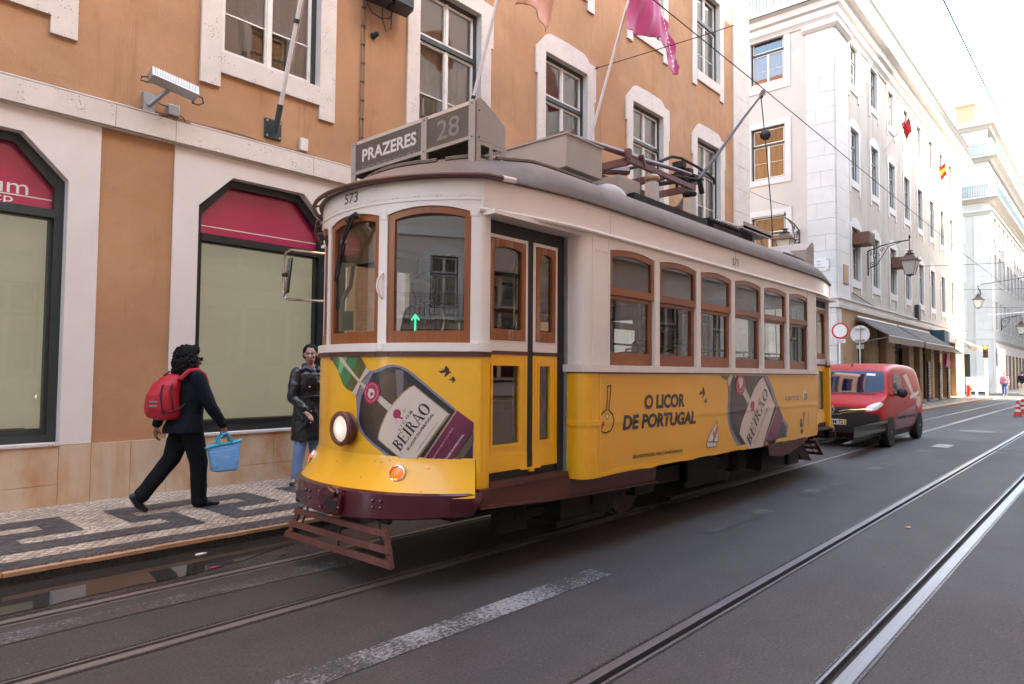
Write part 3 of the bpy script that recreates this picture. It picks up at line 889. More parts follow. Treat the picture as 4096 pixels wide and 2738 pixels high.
jb = thing('junction_box', 'small grey junction box on the orange wall beside the floodlight bracket', 'junction box', (3.12, 7.97, 4.37))
build('case', MB().box(3.06, 3.18, 7.93, 8.0, 4.34, 4.46), MATS['galv'], jb, bevel=.006)
build('cable', MB().tube([(2.92, 7.95, 4.45), (2.98, 7.93, 4.42), (3.06, 7.94, 4.42)], .006, 6).tube([(3.18, 7.95, 4.36), (3.22, 7.93, 4.34), (3.24, 7.93, 4.30)], .006, 6).tube([(3.08, 7.95, 4.34), (3.04, 7.93, 4.30), (2.98, 7.93, 4.295)], .006, 6), MATS['cable_black'], jb)

# flagpoles and flags
def flagpole(x, lab, z_top=9.5):
    t = thing('flagpole', lab, 'flagpole', (x, 7.98, 4.45), 0, 'white flagpoles leaning out from the orange wall')
    d = Vector((0.0, -.333, .943)); b0 = Vector((x, 7.93, 4.46))
    build('wall_plate', MB().box(x - .115, x + .115, 7.975, 8.0, 4.40, 4.65), MATS['galv' if False else 'dark_green'], t, bevel=.004)
    bo = MB()
    for sx in (-.085, .085):
        for sz in (4.43, 4.62): bo.lathe([(.012, 0), (.012, .012)], (x + sx, 7.975, sz), (0, -1, 0), 8)
    build('bolt', bo, MATS['galv'], t)
    build('socket', MB().tube([b0, b0 + d * .36], .037, 12), MATS['dark_green'], t)
    L = (z_top - 4.46) / d.z
    build('pole', MB().tube([b0 + d * .3, b0 + d * L], [.027, .022], 12), MATS['pole_white'], t)
    build('collar', MB().tube([b0 + d * 1.35, b0 + d * 1.40], .034, 10), MATS['iron'], t)
    build('halyard', MB().tube([b0 + d * .9 + Vector((.05, 0, 0)), b0 + d * L + Vector((.03, 0, 0))], .004, 5), MATS['cable_white'], t)
    return t
flagpole(4.35, 'white flagpole in front of the second upper window, leftmost of the leaning poles', 7.5)
flagpole(7.42, 'white flagpole rising behind the destination sign, middle one of the leaning poles', 8.3)
flagpole(10.5, 'white flagpole carrying the magenta flag, rightmost of the leaning poles', 9.6)
def flag(name, poly, y, mat, lab, cat='flag', fold=.10, fr=5.0, slant=0.0):
    b = bmesh.new(); b.faces.new([b.verts.new((p[0], 0, p[1])) for p in poly]); bmesh.ops.triangulate(b, faces=b.faces)
    for ax, no in ((0, (1, 0, 0)), (2, (0, 0, 1))):
        vals = [v.co[ax] for v in b.verts]; s = min(vals) + .05
        while s < max(vals):
            co = [0, 0, 0]; co[ax] = s
            bmesh.ops.bisect_plane(b, geom=b.verts[:] + b.edges[:] + b.faces[:], plane_co=co, plane_no=no); s += .05
    for v in b.verts:
        x, z = v.co.x, v.co.z
        v.co.y = y + fold * math.sin((x * .9 + z * .55) * fr) + fold * .4 * math.sin((x * 1.7 - z * .5) * fr * 1.9 + 1) + slant * (x - poly[0][0])
    me = bpy.data.meshes.new(name); b.to_mesh(me); b.free(); me.shade_smooth()
    o = linkmesh(name, me, MATS[mat]); so_ = o.modifiers.new('s', 'SOLIDIFY'); so_.thickness = .006
    return tag(o, lab, cat)
def cpx(pts): return pts
FLAG3 = [[10.345, 7.721], [10.572, 8.387], [10.727, 8.796], [11.495, 9.138], [11.61, 8.948], [11.844, 8.684], [12.084, 8.476], [12.299, 8.218], [12.455, 7.933], [12.556, 7.78], [12.517, 7.595], [12.111, 7.458], [11.93, 7.685], [11.794, 7.848], [11.694, 7.992], [11.047, 7.85]]
FLAG1 = [[7.758, 7.183], [7.811, 7.39], [7.893, 7.616], [8.667, 7.958], [8.716, 7.779], [8.729, 7.363], [8.673, 7.201], [8.519, 7.032], [8.442, 7.081], [8.306, 7.173], [8.157, 7.239], [8.04, 7.268]]
fm = flag('flag', FLAG3, 6.6, 'flag_magenta', 'magenta flag with white lettering drooping from the leaning pole', fold=.07)
TXm = text_on('lettering', 'millennium', lambda u, z, o: (u, 6.6 - .10 + .07 * math.sin((u * .9 + z * .55) * 5), z), 0, 11.42, 8.95, 1.55, .14, rad(-72), MATS['white_print'], fm, cut=.04)
flag('flag', FLAG1, 6.9, 'flag_tan', 'salmon flag tip curling down at the top edge of the picture', fold=.06, fr=6)
# span wire from the third window
wallcable('span_wire', [(11.46, 8, 7.75), (11.7, 5.6, 7.79), (11.85, 2.8, 7.84), (12.0, -2.4, 8.05)], .009, 'cable_black', 'dark span wire crossing the street from the hook beside the window surround', 'wire')
tag(build('wire_hook', MB().tube([(11.46, 8.0, 7.75), (11.46, 7.93, 7.75)], .016, 8).tube([(11.46 + .03 * math.cos(t), 7.92, 7.75 + .03 * math.sin(t)) for t in frange(0, 6.28, 12)], .007, 6), MATS['iron']), 'iron eye hook in the stone surround holding the span wire', 'hook')

# ---------------------------------------------------------------- the cream corner building
cbx0, cbx1 = 27.5, 55.4
F27 = planeX(cbx0)
cr = thing('cream_building', 'tall cream corner building with stone quoins, balcony railing and grey awnings across the side street', 'building', (40, 8, 0))
CC = [30.05 + 3.06 * n for n in range(8)]
hs = []
for z, h in ((5.3, 2.15), (9.4, 2.15), (13.35, 1.75)):
    for c in CC: hs.append((c - .58, c + .58, z, z + h))
w = MB(); wall_holes(w, F8, 29.1, 53.6, 4.3, 15.2, hs, .3)
build('side_wall', w, [MATS['grey_stucco'], MATS['white_stone']], cr)
EH = [(9.89, 11.27), (13.2, 14.58)]
he = []
for z, h in ((5.75, 2.1), (9.42, 2.15), (13.46, 1.92)):
    for a, b_ in EH: he.append((a, b_, z, z + h))
w = MB(); wall_holes(w, F27, 9.0, 19, 0.1, 15.2, he, .3)
build('end_wall', w, [MATS['cream_stucco'], MATS['white_stone']], cr)
used2 = set()
pc = window_proto(1.16, 2.15, 1.42, 'peak', ('dark_green', 'frame_white', 'white_stone', 'curtain_pale'), lower_mz=.9, blind=False, jw=.2, sill=.3)
pct = window_proto(1.16, 1.75, 1.15, 'peak', ('dark_green', 'frame_white', 'white_stone', 'curtain_pale'), lower_mz=.9, blind=False, jw=.2, sill=.3)
for c in CC:
    place(pc, used2, cr, c, 8.0, 5.3); place(pc, used2, cr, c, 8.0, 9.4); place(pct, used2, cr, c, 8.0, 13.35)
pe = window_proto(1.38, 2.15, 1.42, 'plain', ('dark_green', 'frame_white', 'white_stone', 'curtain_ochre'), lower_mz=.9, blind=False, jw=.24, open_top=False)
for (a, b_) in EH:
    for z in (5.75, 9.42, 13.46 - .18): place(pe, used2, cr, cbx0, (a + b_) / 2, z, rad(-90))
q = MB()
ashlar(q, F8, 27.5 + .0, 29.12, 4.37, 15.0, .62, .05); ashlar(q, F27, 8.0, 9.04, 4.37, 15.0, .62, .05)
build('corner_quoins', ashlar2(53.6, 55.4), MATS['white_stone'], cr)
build('corner_quoins', q, MATS['white_stone'], cr)
q = MB()
ashlar(q, F27, 8.0, 9.04, .1, 4.0, .62, .05); ashlar(q, F8, 27.5, 27.9, .1, 4.0, .62, .05)
build('corner_base', q, MATS['white_stone'], cr)
q = MB(); sweep(q, [(55.4, 8.0), (27.5, 8.0), (27.5, 20)][::-1], [(-.02, 4.02), (.10, 4.02), (.12, 4.16), (.08, 4.18), (.08, 4.34), (.14, 4.36), (.14, 4.42), (-.02, 4.42)])
build('string_course', q, MATS['white_stone'], cr)
q = MB(); sweep(q, [(27.5, 9.12), (27.5, 8.0), (29.2, 8.0)], [(-.02, 14.9), (.10, 14.9), (.22, 15.0), (.24, 15.12), (.16, 15.14), (.16, 15.2), (-.02, 15.2)])
build('capital', q, MATS['white_stone'], cr)
q = MB(); sweep(q, [(27.5, 20), (27.5, 8.0), (55.4, 8.0), (55.4, 20)], [(-.1, 15.2), (.06, 15.2), (.09, 15.3), (.20, 15.38), (.22, 15.62), (.34, 15.68), (.40, 15.9), (.62, 15.98), (.66, 16.2), (-.1, 16.2)])
build('cornice', q, MATS['white_stone'], cr)
# balcony railing over the cornice
q = MB()
def railing(mb, p0, p1, z, h, step=.14, r=.011):
    p0 = Vector(p0); p1 = Vector(p1); L = (p1 - p0).length; n = int(L / step)
    for i in range(n + 1):
        p = p0.lerp(p1, i / n); mb.tube([(p.x, p.y, z), (p.x, p.y, z + h)], r, 4, caps=False)
        if i % 2 == 0: mb.sphere((p.x, p.y, z + h * .5), .028, 6)
    d = (p1 - p0).normalized(); nrm = Vector((-d.y, d.x))
    for zz, hh in ((z + .06, .012), (z + h, .02), (z + h - .13, .010)):
        a, b2 = p0 - nrm * .018, p1 + nrm * .018
        x0, x1 = sorted((a.x, b2.x)); y0, y1 = sorted((a.y, b2.y)); mb.box(x0, x1, y0, y1, zz, zz + hh)
railing(q, (26.98, 8.0), (26.98, 16), 16.2, .98); railing(q, (27.0, 7.48), (55.4, 7.48), 16.2, .98)
build('balcony_railing', q, MATS['iron'], cr)
q = MB(); q.box(28.3, 55.2, 8.9, 19, 16.2, 20.2); build('attic_storey', q, MATS['far_stucco'], cr)
aw = MB()
for n in range(9):
    c = 30.0 + 3.06 * n
    aw.prism([(c - .5, 16.3), (c + .5, 16.3), (c + .5, 18.4), (c + .3, 18.62), (c, 18.7), (c - .3, 18.62), (c - .5, 18.4)], planeY(8.9), .0, .03)
build('attic_window', aw, MATS['curtain_pale'], cr)
q = MB(); sweep(q, [(28.3, 19), (28.3, 8.9), (55.2, 8.9), (55.2, 19)], [(-.1, 20.1), (.08, 20.1), (.2, 20.3), (.42, 20.38), (.48, 20.6), (.44, 20.75), (-.1, 20.75)]); build('attic_cornice', q, MATS['white_stone'], cr)
q = MB(); q.box(28.5, 55.0, 9.1, 19, 20.75, 21.0); build('roof', q, MATS['roof_tile'], cr)
q = MB(); q.box(28.0, 55.1, 8.55, 18.5, 4.5, 15.1); q.box(28.2, 55.1, 9.8, 18.5, .1, 4.4); build('rear_wall', q, MATS['room_dark'], cr)
q = MB(); q.prism(rectp(55.0, 55.4, .1, 16.0), F8, -10, -.02); build('end_wall', q, MATS['far_stucco'], cr)
# ground floor: stone piers with shop openings
OP = [(30.2, 32.0), (33.3, 34.7), (36.3, 39.2), (40.2, 41.6), (42.4, 44.6), (45.4, 47.0), (47.8, 49.6), (50.3, 52.4)]
q = MB(); wall_holes(q, F8, 27.9, 55.4, .1, 4.03, [(a, b_, .12, 3.7) for a, b_ in OP], .5); build('shop_front', q, [MATS['shop_stone'], MATS['shop_stone']], cr)
for i, (a, b_) in enumerate(OP):
    s = MB(); s.ring(rectp(a, b_, .12, 3.7), rectp(a + .07, b_ - .07, .3, 3.6), F8, -.45, -.3); s.prism(rectp(a + .07, b_ - .07, 2.7, 2.78), F8, -.42, -.32)
    if b_ - a > 2: s.prism(rectp((a + b_) / 2 - .04, (a + b_) / 2 + .04, .3, 2.7), F8, -.42, -.32)
    sw_ = build('shop_window', s, MATS['black_paint' if i != 5 else 'teal_sign'], cr)
    build('pane', MB().add([F8(a + .05, .2, -.37), F8(b_ - .05, .2, -.37), F8(b_ - .05, 3.65, -.37), F8(a + .05, 3.65, -.37)], [(0, 1, 2, 3)]), MATS['shop_glass'], sw_, recalc=False)
    build('display_panel', MB().prism(rectp(a + .1, b_ - .1, .3, 2.6 if i else 2.9), F8, -1.0, -.95), MATS['display_panel' if i in (0, 4, 7) else 'curtain_ochre' if i % 2 else 'room_dark'], sw_)
tag_p = build('poster', MB().prism(rectp(33.5, 34.5, 1.5, 2.75), F8, -.30, -.28), MATS['blind_pale'], cr)
def awning(x0, x1, z_wall, y_out, z_out, val, mat, mat2, lab, grp):
    t = thing('awning', lab, 'awning', ((x0 + x1) / 2, 8, z_wall), 0, grp)
    g = MB(); n = 8
    rows = [[(x0 + (x1 - x0) * i / n, 7.94 + (y_out - 7.94) * k / 6, z_wall + (z_out - z_wall) * k / 6 - .03 * math.sin(PI * k / 6)) for k in range(7)] for i in range(n + 1)]
    g.sheet(rows); o = build('canopy', g, MATS[mat], t, recalc=False); so_ = o.modifiers.new('s', 'SOLIDIFY'); so_.thickness = .02
    v = MB(); v.box(x0, x1, y_out - .012, y_out + .012, z_out - val, z_out + .01); build('valance', v, MATS[mat2], t)
    a = MB()
    for x in (x0 + .3, x1 - .3): a.tube([(x, 7.98, 2.75), (x, y_out + .05, z_out - .02)], .018, 6)
    a.tube([(x0, y_out, z_out), (x1, y_out, z_out)], .025, 6); a.tube([(x0, 7.9, z_wall), (x1, 7.9, z_wall)], .05, 8)
    build('arm', a, MATS['galv'], t)
    return t
G_ = 'awnings over the shops of the cream building'
awning(29.7, 36.1, 3.8, 6.75, 3.0, .27, 'awning_grey', 'awning_brown', 'dark grey awning nearest the corner, behind the round signs', G_)
awning(36.4, 43.6, 3.8, 6.75, 2.98, .27, 'awning_grey', 'awning_brown', 'second dark grey awning of the cream building, over the open shop', G_)
awning(43.9, 47.2, 3.6, 6.85, 2.75, .05, 'awning_grey', 'awning_grey', 'small low grey awning beside the pale sign board', G_)
awning(47.4, 52.6, 3.95, 6.62, 3.24, .2, 'awning_cream', 'awning_cream', 'long cream awning at the far end of the block by the traffic light', G_)
sb = thing('sign_board', 'pale rectangular sign board above the small awning', 'sign board', (46.0, 7.7, 3.7))
build('board', MB().box(45.3, 47.0, 7.2, 7.5, 3.35, 3.95), MATS['sign_white'], sb, bevel=.02); build('bracket', MB().box(44.4, 45.28, 7.3, 7.99, 3.3, 4.0), MATS['teal_sign'], sb)
# postcard stands in front of the shops
for i, (x, lab) in enumerate(((41.9, 'postcard rack on the pavement under the second grey awning'), (44.95, 'tall souvenir rack between two shop doors'), (47.4, 'blue postcard rack beside the far lit shop window'))):
    t = thing('postcard_rack', lab, 'postcard rack', (x, 7.6, .1), 0, 'postcard racks outside the shops')
    build('stand', MB().box(x - .3, x + .3, 7.62, 7.68, .1, 2.2), MATS['iron'], t)
    random.seed(20 + i)
    mats = [M('card_%d_%d' % (i, k), c, .5) for k, c in enumerate(((.4, .32, .26), (.12, .14, .2), (.35, .12, .08), (.5, .46, .4), (.1, .2, .16)))]
    b = MB()
    for r in range(12):
        for k in range(6): b.box(x - .28 + k * .095, x - .28 + k * .095 + .08, 7.58, 7.60, .3 + r * .155, .3 + r * .155 + .12, random.randrange(5))
    build('postcards', b, mats, t)
tag(build('hanging_clothes', MB().prism([(44.0, 2.0), (44.3, 2.65), (44.7, 2.7), (45.1, 2.6), (45.3, 2.05), (44.9, 1.9), (44.4, 1.95)], planeY(7.3), 0, .12), MATS['flag_magenta']), 'dark crimson clothes hanging under the second grey awning', 'clothes')
# air conditioners boxes in the first floor windows
for x, z, lab in ((30.25, 6.75, 'rusty brown box hanging in the first window from the corner of the cream building'), (36.5, 6.55, 'rusty brown box hanging in the third window from the corner, behind the street lantern')):
    t = thing('air_conditioner', lab, 'air conditioner', (x, 7.75, z), 0, 'boxes hanging in the windows of the cream building')
    build('case', MB().box(x - .42, x + .42, 7.42, 8.05, z, z + .5), MATS['ac_brown'], t, bevel=.015)
    g = MB()
    for k in range(4): g.box(x - .36, x + .36, 7.405, 7.42, z + .06 + .1 * k, z + .11 + .1 * k)
    build('vent_grille', g, MATS['iron'], t)
# street name plate
sp = thing('street_name_plate', 'white stone street name plate on the corner of the cream building', 'street sign', (27.44, 8.55, 5.7))
build('plate', MB().prism(rectp(8.25, 8.98, 5.44, 5.93), F27, .055, .085), MATS['sign_white'], sp, bevel=.005)
FT = lambda u, z, o: (27.5 - o, 8.98 - u, z)
for i, (s_, w_) in enumerate((('RUA', .13), ('DOS', .13), ('CORREEIROS', .46))):
    text_on('lettering', s_, FT, .088, .365 - w_ / 2, 5.80 - .125 * i, w_, .055, 0, MATS['iron'], sp, cut=0)
b = MB()
for u in (.06, .67):
    for z in (5.49, 5.88): b.lathe([(.02, 0), (.02, .012)], FT(u, z, .085), (-1, 0, 0), 8)
build('bolt', b, MATS['iron'], sp)
tag(build('stone_tablet', MB().prism(rectp(28.15, 28.75, 5.0, 5.75), F8, .055, .09), MATS['shop_stone'], bevel=.01), 'blank tan stone tablet on the side quoins of the cream building', 'tablet')

# flags, wires hung on the cream building
def cube_flag(x, lab, mats, z=12.0):
    t = thing('flag', lab, 'flag', (x, 7.9, z))
    build('pole', MB().tube([(x, 7.98, z - .5), (x, 6.9, z + .9)], .02, 6), MATS['pole_white'], t)
    g = []
    for i in range(9):
        s = i / 8; r = []
        for k in range(7):
            q_ = k / 6
            r.append((x + .06 * math.sin(s * 6 + q_ * 3) + q_ * .3 * s, 6.95 + .32 * s - .1 * q_, z + .85 - .28 * s - q_ * (.72 - .1 * s)))
        g.append(r)
    b = MB(); b.sheet(g)
    for i in range(len(b.f)): b.m[i] = (1 if len(mats) > 1 and (i % 6) in (2, 3) else 0)
    o = build('cloth', b, [MATS[m] for m in mats], t, recalc=False); so_ = o.modifiers.new('s', 'SOLIDIFY'); so_.thickness = .01
cube_flag(34.9, 'red flag with a gold emblem on the sunlit wall of the cream building', ['flag_red'], 12.4)
cube_flag(43.3, 'red and yellow flag farther along the sunlit wall of the cream building', ['flag_red', 'flag_yellow'], 12.3)

# ---------------------------------------------------------------- the far pale building
fb = thing('pale_building', 'pale balconied building beyond the second cross street, in the hazy distance', 'building', (75, 8, 0))
F69 = planeX(69.5)
CD = [72.3 + 3.0 * n for n in range(22)]
hs = []
for z, h in ((5.5, 2.4), (9.6, 2.4), (13.0, 2.2), (17.2, 2.0)):
    for c in CD: hs.append((c - .6, c + .6, z, z + h))
w = MB(); wall_holes(w, F8, 69.5, 139, 4.3, 19.6, hs, .3); build('side_wall', w, [MATS['far_stucco'], MATS['far_stone']], fb)
hs = []
for z, h in ((5.5, 2.4), (9.6, 2.4), (13.0, 2.2)): hs += [(9.95, 11.1, z, z + h)]
hs += [(9.6, 10.6, .12, 3.3)]
w = MB(); wall_holes(w, F69, 8.0, 19, .1, 22.5, hs, .3); build('end_wall', w, [MATS['far_stucco'], MATS['far_stone']], fb)
used3 = set()
pf = window_proto(1.2, 2.4, 1.6, 'plain', ('iron', 'frame_white', 'far_stone', 'curtain_pale'), lower_mz=.9, blind=False, jw=.2)
for c in CD[:14]:
    for z in (5.5, 9.6, 13.0): place(pf, used3, fb, c, 8.0, z)
for z in (5.5, 9.6, 13.0): place(pf, used3, fb, 69.5, 10.52, z, rad(-90))
q = MB(); ashlar(q, F8, 69.5, 71.2, .1, 15.1, .75, .06); ashlar(q, F69, 8.0, 9.15, .1, 15.1, .75, .06); build('corner_quoins', q, MATS['far_stone'], fb)
for z, o in ((4.3, .1), (15.15, .3), (16.2, .7), (19.7, .7), (22.5, .5)):
    q = MB(); sweep(q, [(69.5, 19), (69.5, 8.0), (139, 8.0)], [(-.1, z), (o * .3, z), (o * .6, z + .18), (o, z + .25), (o, z + .38), (-.1, z + .38)]); build('cornice', q, MATS['far_stone'], fb)
for z in (16.58, 20.08):
    q = MB(); railing(q, (68.9, 8.0), (68.9, 12), z, .95, .12, .014); railing(q, (68.9, 7.4), (92, 7.4), z, .95, .22, .014); build('balcony_railing', q, MATS['teal_sign'], fb)
q = MB(); q.box(69.9, 138, 8.6, 18, .1, 19.6); build('rear_wall', q, MATS['room_dark'], fb)
q = MB(); q.box(69.6, 74, 8.1, 18, 22.9, 23.4); q.box(74, 139, 8.6, 18, 20.0, 22.0); build('roof', q, MATS['far_stucco'], fb)
q = MB(); q.box(70.5, 72.0, 9.0, 10.4, 23.4, 25.1); q.box(70.4, 72.1, 8.9, 10.5, 25.1, 25.25); build('chimney', q, MATS['flag_tan'], fb)
w = MB(); wall_holes(w, F8, 71.2, 139, .1, 4.32, [(c - .9, c + .9, .12, 3.4) for c in CD], .4); build('shop_front', w, [MATS['limestone_clean'], MATS['shop_stone']], fb)
q = MB()
for c in CD[:14]: q.prism(rectp(c - .9, c + .9, .12, 3.4), F8, -.3, -.25)
build('shutter', q, MATS['room_dark'], fb)
nf = thing('shop_hoarding', 'white boarded hoarding at the foot of the pale far building', 'hoarding', (73.4, 7.8, 0))
build('panel', MB().prism(rectp(71.6, 74.2, .1, 3.9), F8, .08, .14).prism(rectp(74.25, 76.9, .1, 3.9), F8, .08, .14), MATS['sign_white'], nf)
b = MB()
for i in range(7): b.prism(rectp(71.6, 76.9, .3 + .22 * i, .34 + .22 * i), F8, .14, .16)
build('batten', b, MATS['galv'], nf)
tag(build('utility_cabinet', MB().box(69.15, 69.45, 8.35, 9.9, .1, 1.35), MATS['sign_white'], bevel=.02), 'low white cabinet at the foot of the pale far building', 'cabinet')
tag(build('metal_locker', MB().box(66.6, 67.1, 7.0, 7.45, .1, 2.25), MATS['pole_white'], bevel=.02), 'tall narrow cream locker standing by the far crossing', 'locker')

# ---------------------------------------------------------------- opposite side of the street (seen in reflections, shades the street)
FO = planeY(-2.4, 1)
opb = thing('opposite_building', 'pale building across the street behind the viewer, mirrored in the tram windows', 'building', (15, -2.4, 0))
CO = [-8.3 + 3.05 * n for n in range(20)]
hs = []
for z in (5.2, 9.3): 
    for c in CO: hs.append((c - .6, c + .6, z, z + 2.2))
w = MB(); wall_holes(w, FO, -20, 55.4, 4.3, 15.45, hs, .3); build('wall', w, [MATS['cream_stucco'], MATS['white_stone']], opb)
w = MB(); wall_holes(w, FO, -20, 55.4, .1, 4.3, [(c - .6, c + .6, 1.25, 3.45) for c in CO], .4); build('shop_front', w, [MATS['cream_stucco'], MATS['limestone_clean']], opb)
q = MB(); sweep(q, [(55.4, -2.4), (-20, -2.4)], [(0, 4.1), (.1, 4.12), (.14, 4.4), (0, 4.45)]); sweep(q, [(55.4, -2.4), (-20, -2.4)], [(0, 8.3), (.1, 8.32), (.12, 8.5), (0, 8.55)]); build('string_course', q, MATS['white_stone'], opb)
used4 = set(); po = window_proto(1.2, 2.2, 1.45, 'peak', ('dark_green', 'frame_white', 'white_stone', 'curtain_pale'), lower_mz=.9, blind=False, jw=.2)
for c in CO:
    for z in (1.25, 5.2, 9.3): place(po, used4, opb, c, -2.4, z, rad(180))
w = MB()
w.box(-20, 55.2, -12, -3.2, .1, 15.4)
w.box(-20, 55.2, -3.25, -2.42, 12.0, 15.4)
build('rear_wall', w, MATS['cream_stucco'], opb)
w = MB()
for a, b_, h in ((-20, 11.5, 15.6), (11.5, 17, 18.0), (17, 22.3, 21.0), (22.3, 24.2, 19.6), (24.2, 31, 19.5), (31, 34, 23.5), (34, 37.6, 21.4), (37.6, 40, 24), (40, 43.4, 21.7), (43.4, 45, 20.1), (45, 46.2, 21.2), (46.2, 49, 20.0), (49, 50.2, 18.7), (50.2, 51.4, 19.8), (51.4, 55.4, 18.9)):  # unseen roof heights stepped so their shadow edges shape the sunlit patches opposite
    w.box(a, b_, -9, -2.4, 15.3, h)
w.box(36.2, 36.9, -2.9, -2.4, 21.4, 22.6); w.box(41.6, 42.4, -2.9, -2.4, 21.7, 22.5)
build('roof', w, MATS['cream_stucco'], opb)
FOT = lambda u, z, o: (-u, -2.4 + o, z)
sg = thing('shop_lettering', 'mirrored souvenir shop lettering visible in the crimson fanlight glass', 'shop sign', (4.5, -2.3, 6.2))
op2 = thing('opposite_building', 'second pale building across the street, beyond the cross street behind the viewer', 'building', (90, -2.4, 0))
w = MB()
for a, b_, h in ((69.8, 74, 21), (74, 75, 19.4), (75, 78.5, 21.6), (78.5, 79.4, 19), (79.4, 84, 21.4), (84, 85, 19.2), (85, 90, 20.8), (90, 91, 19.5), (91, 150, 21.5)): w.box(a, b_, -12, -2.4, .1, h)  # unseen notched heights set for the shade line on the far facade
build('wall', w, MATS['cream_stucco'], op2)
q = MB()
for n in range(20):
    for z in (5.2, 9.3, 13): q.prism(rectp(72 + 3.1 * n, 73.2 + 3.1 * n, z, z + 2.2), FO, .0, .03)
build('window', q, MATS['win_dark'] if 'win_dark' in MATS else MATS['iron'], op2)
text_on('lettering', 'ARTESANATO', FOT, .06, -5.55, 6.13, 1.95, .19, 0, MATS['frame_white'], sg, cut=0)
text_on('lettering', 'GIFTS', FOT, .06, -4.66, 5.43, .42, .10, 0, MATS['faint_print'], sg, cut=0)

# the building that closes the street behind the viewer (mirrored in the flat windscreens of the tram)
FB = planeX(-20.0, 1)
bk_ = thing('cream_building', 'pale building closing the street behind the viewer, mirrored in the tram windscreen', 'building', (-20, 2, 0))
YB = [-1.3, 2.35, 6.0, 9.6]
w = MB(); wall_holes(w, FB, -4, 12, .1, 11.6, [(c - .6, c + .6, z, z + 2.2) for c in YB for z in (4.1, 8.6)], .3); build('wall', w, [MATS['cream_stucco'], MATS['white_stone']], bk_)
used5 = set(); pz = window_proto(1.2, 2.2, 1.45, 'peak', ('dark_green', 'frame_white', 'white_stone', 'curtain_pale'), lower_mz=.9, blind=False, jw=.2)
for c in YB:
    for z in (4.1, 8.6): place(pz, used5, bk_, -20, c, z, rad(90))
q = MB(); q.prism(rectp(-4, 12, 7.1, 7.4), FB, 0, .12); q.prism(rectp(-4, 12, 3.6, 3.72), FB, 0, .5); build('string_course', q, MATS['white_stone'], bk_)
q = MB(); railing(q, (-19.5, -4), (-19.5, 12), 3.72, .9, .2, .014); build('balcony_railing', q, MATS['iron'], bk_)
q = MB(); q.box(-30, -20.5, -4, 12, .1, 11.6); build('rear_wall', q, MATS['cream_stucco'], bk_)

# ================================================================ tram
M('tram_yellow', (0.84, 0.42, 0.018), 0.28, var=0.05, vs=2.0, coat=0.35, bump=0.05, bs=6, stain=[((0.50, 0.27, 0.03), 1.6, 0.6, 0.15, 0.35), ((0.36, 0.2, 0.05), 26, 0.74, 0.03, 0.6)])
M('tram_vinyl', (0.76, 0.38, 0.035), 0.36, var=0.04, vs=1.5, coat=0.15, bump=0.06, bs=4)
M('tram_white', (0.74, 0.67, 0.61), 0.38, var=0.04, vs=2.0, coat=0.15, bump=0.04, bs=8, stain=[((0.45, 0.36, 0.28), 3, 0.66, 0.1, 0.35), ((0.3, 0.19, 0.13), 30, 0.75, 0.03, 0.7)])
M('tram_white_worn', (0.72, 0.65, 0.59), 0.42, var=0.05, vs=3.0, stain=[((0.28, 0.17, 0.12), 14, 0.64, 0.04, 0.7), ((0.5, 0.44, 0.4), 3, 0.5, 0.2, 0.5)])
M('tram_maroon', (0.075, 0.008, 0.018), 0.25, var=0.15, vs=4, coat=0.4, bump=0.1, bs=14)
M('tram_brown', (0.095, 0.028, 0.02), 0.4, var=0.15, vs=6)
M('fender_brown', (0.13, 0.042, 0.032), 0.5, var=0.18, vs=5, bump=0.2, bs=30, stain=[((0.22, 0.12, 0.09), 6, 0.6, 0.1, 0.5)])
M('roof_grey', (0.165, 0.125, 0.098), 0.85, var=0.10, vs=2.2, bump=0.2, bs=18, stain=[((0.10, 0.078, 0.066), 3, 0.55, 0.15, 0.6), ((0.185, 0.165, 0.15), 1.3, 0.57, 0.12, 0.5), ((0.26, 0.16, 0.10), 5, 0.64, 0.1, 0.4)])
M('box_grey', (0.34, 0.295, 0.255), 0.55, var=0.06, vs=2.5, stain=[((0.28, 0.22, 0.17), 3, 0.58, 0.15, 0.5), ((0.16, 0.11, 0.08), 20, 0.7, 0.04, 0.6)])
M('pole_maroon', (0.12, 0.045, 0.045), 0.4, var=0.12, vs=5)
M('pole_steel', (0.07, 0.068, 0.075), 0.6, metal=0.1, var=0.1, vs=6)
M('insulator', (0.42, 0.27, 0.16), 0.45, var=0.2, vs=8)
M('sign_face', (0.085, 0.08, 0.072), 0.3, var=0.12, vs=6, coat=0.5, stain=[((0.2, 0.18, 0.15), 7, 0.55, 0.2, 0.4)])
M('sign_text', (0.62, 0.58, 0.52), 0.5)
M('sign_text_dim', (0.20, 0.185, 0.16), 0.5)
M('rubber', (0.012, 0.012, 0.012), 0.55)
M('under_dark', (0.016, 0.012, 0.010), 0.8, var=0.25, vs=6)
M('wheel_steel', (0.10, 0.08, 0.07), 0.6, metal=0.5, var=0.2, vs=8)
M('interior', (0.10, 0.055, 0.03), 0.5, var=0.15, vs=4)
M('interior_pale', (0.40, 0.36, 0.28), 0.6, var=0.06, vs=3)
M('seat_dark', (0.03, 0.03, 0.035), 0.6)
M('blind_tan', (0.66, 0.40, 0.24), 0.8, var=0.06, vs=2)
M('chrome', (0.62, 0.60, 0.58), 0.12, metal=1.0)
M('headlight_lens', (0.85, 0.76, 0.66), 0.12, emit=(1.0, 0.80, 0.60), es=0.035, coat=0.6)
M('headlight_core', (1, 0.95, 0.85), 0.3, emit=(1.0, 0.93, 0.8), es=1.2)
M('amber_lens', (0.85, 0.18, 0.02), 0.15, emit=(1.0, 0.16, 0.01), es=0.05, coat=0.6)
M('amber_core', (1.0, 0.45, 0.05), 0.2, emit=(1.0, 0.42, 0.03), es=0.22)
M('black_gloss', (0.012, 0.011, 0.012), 0.15, coat=0.5)
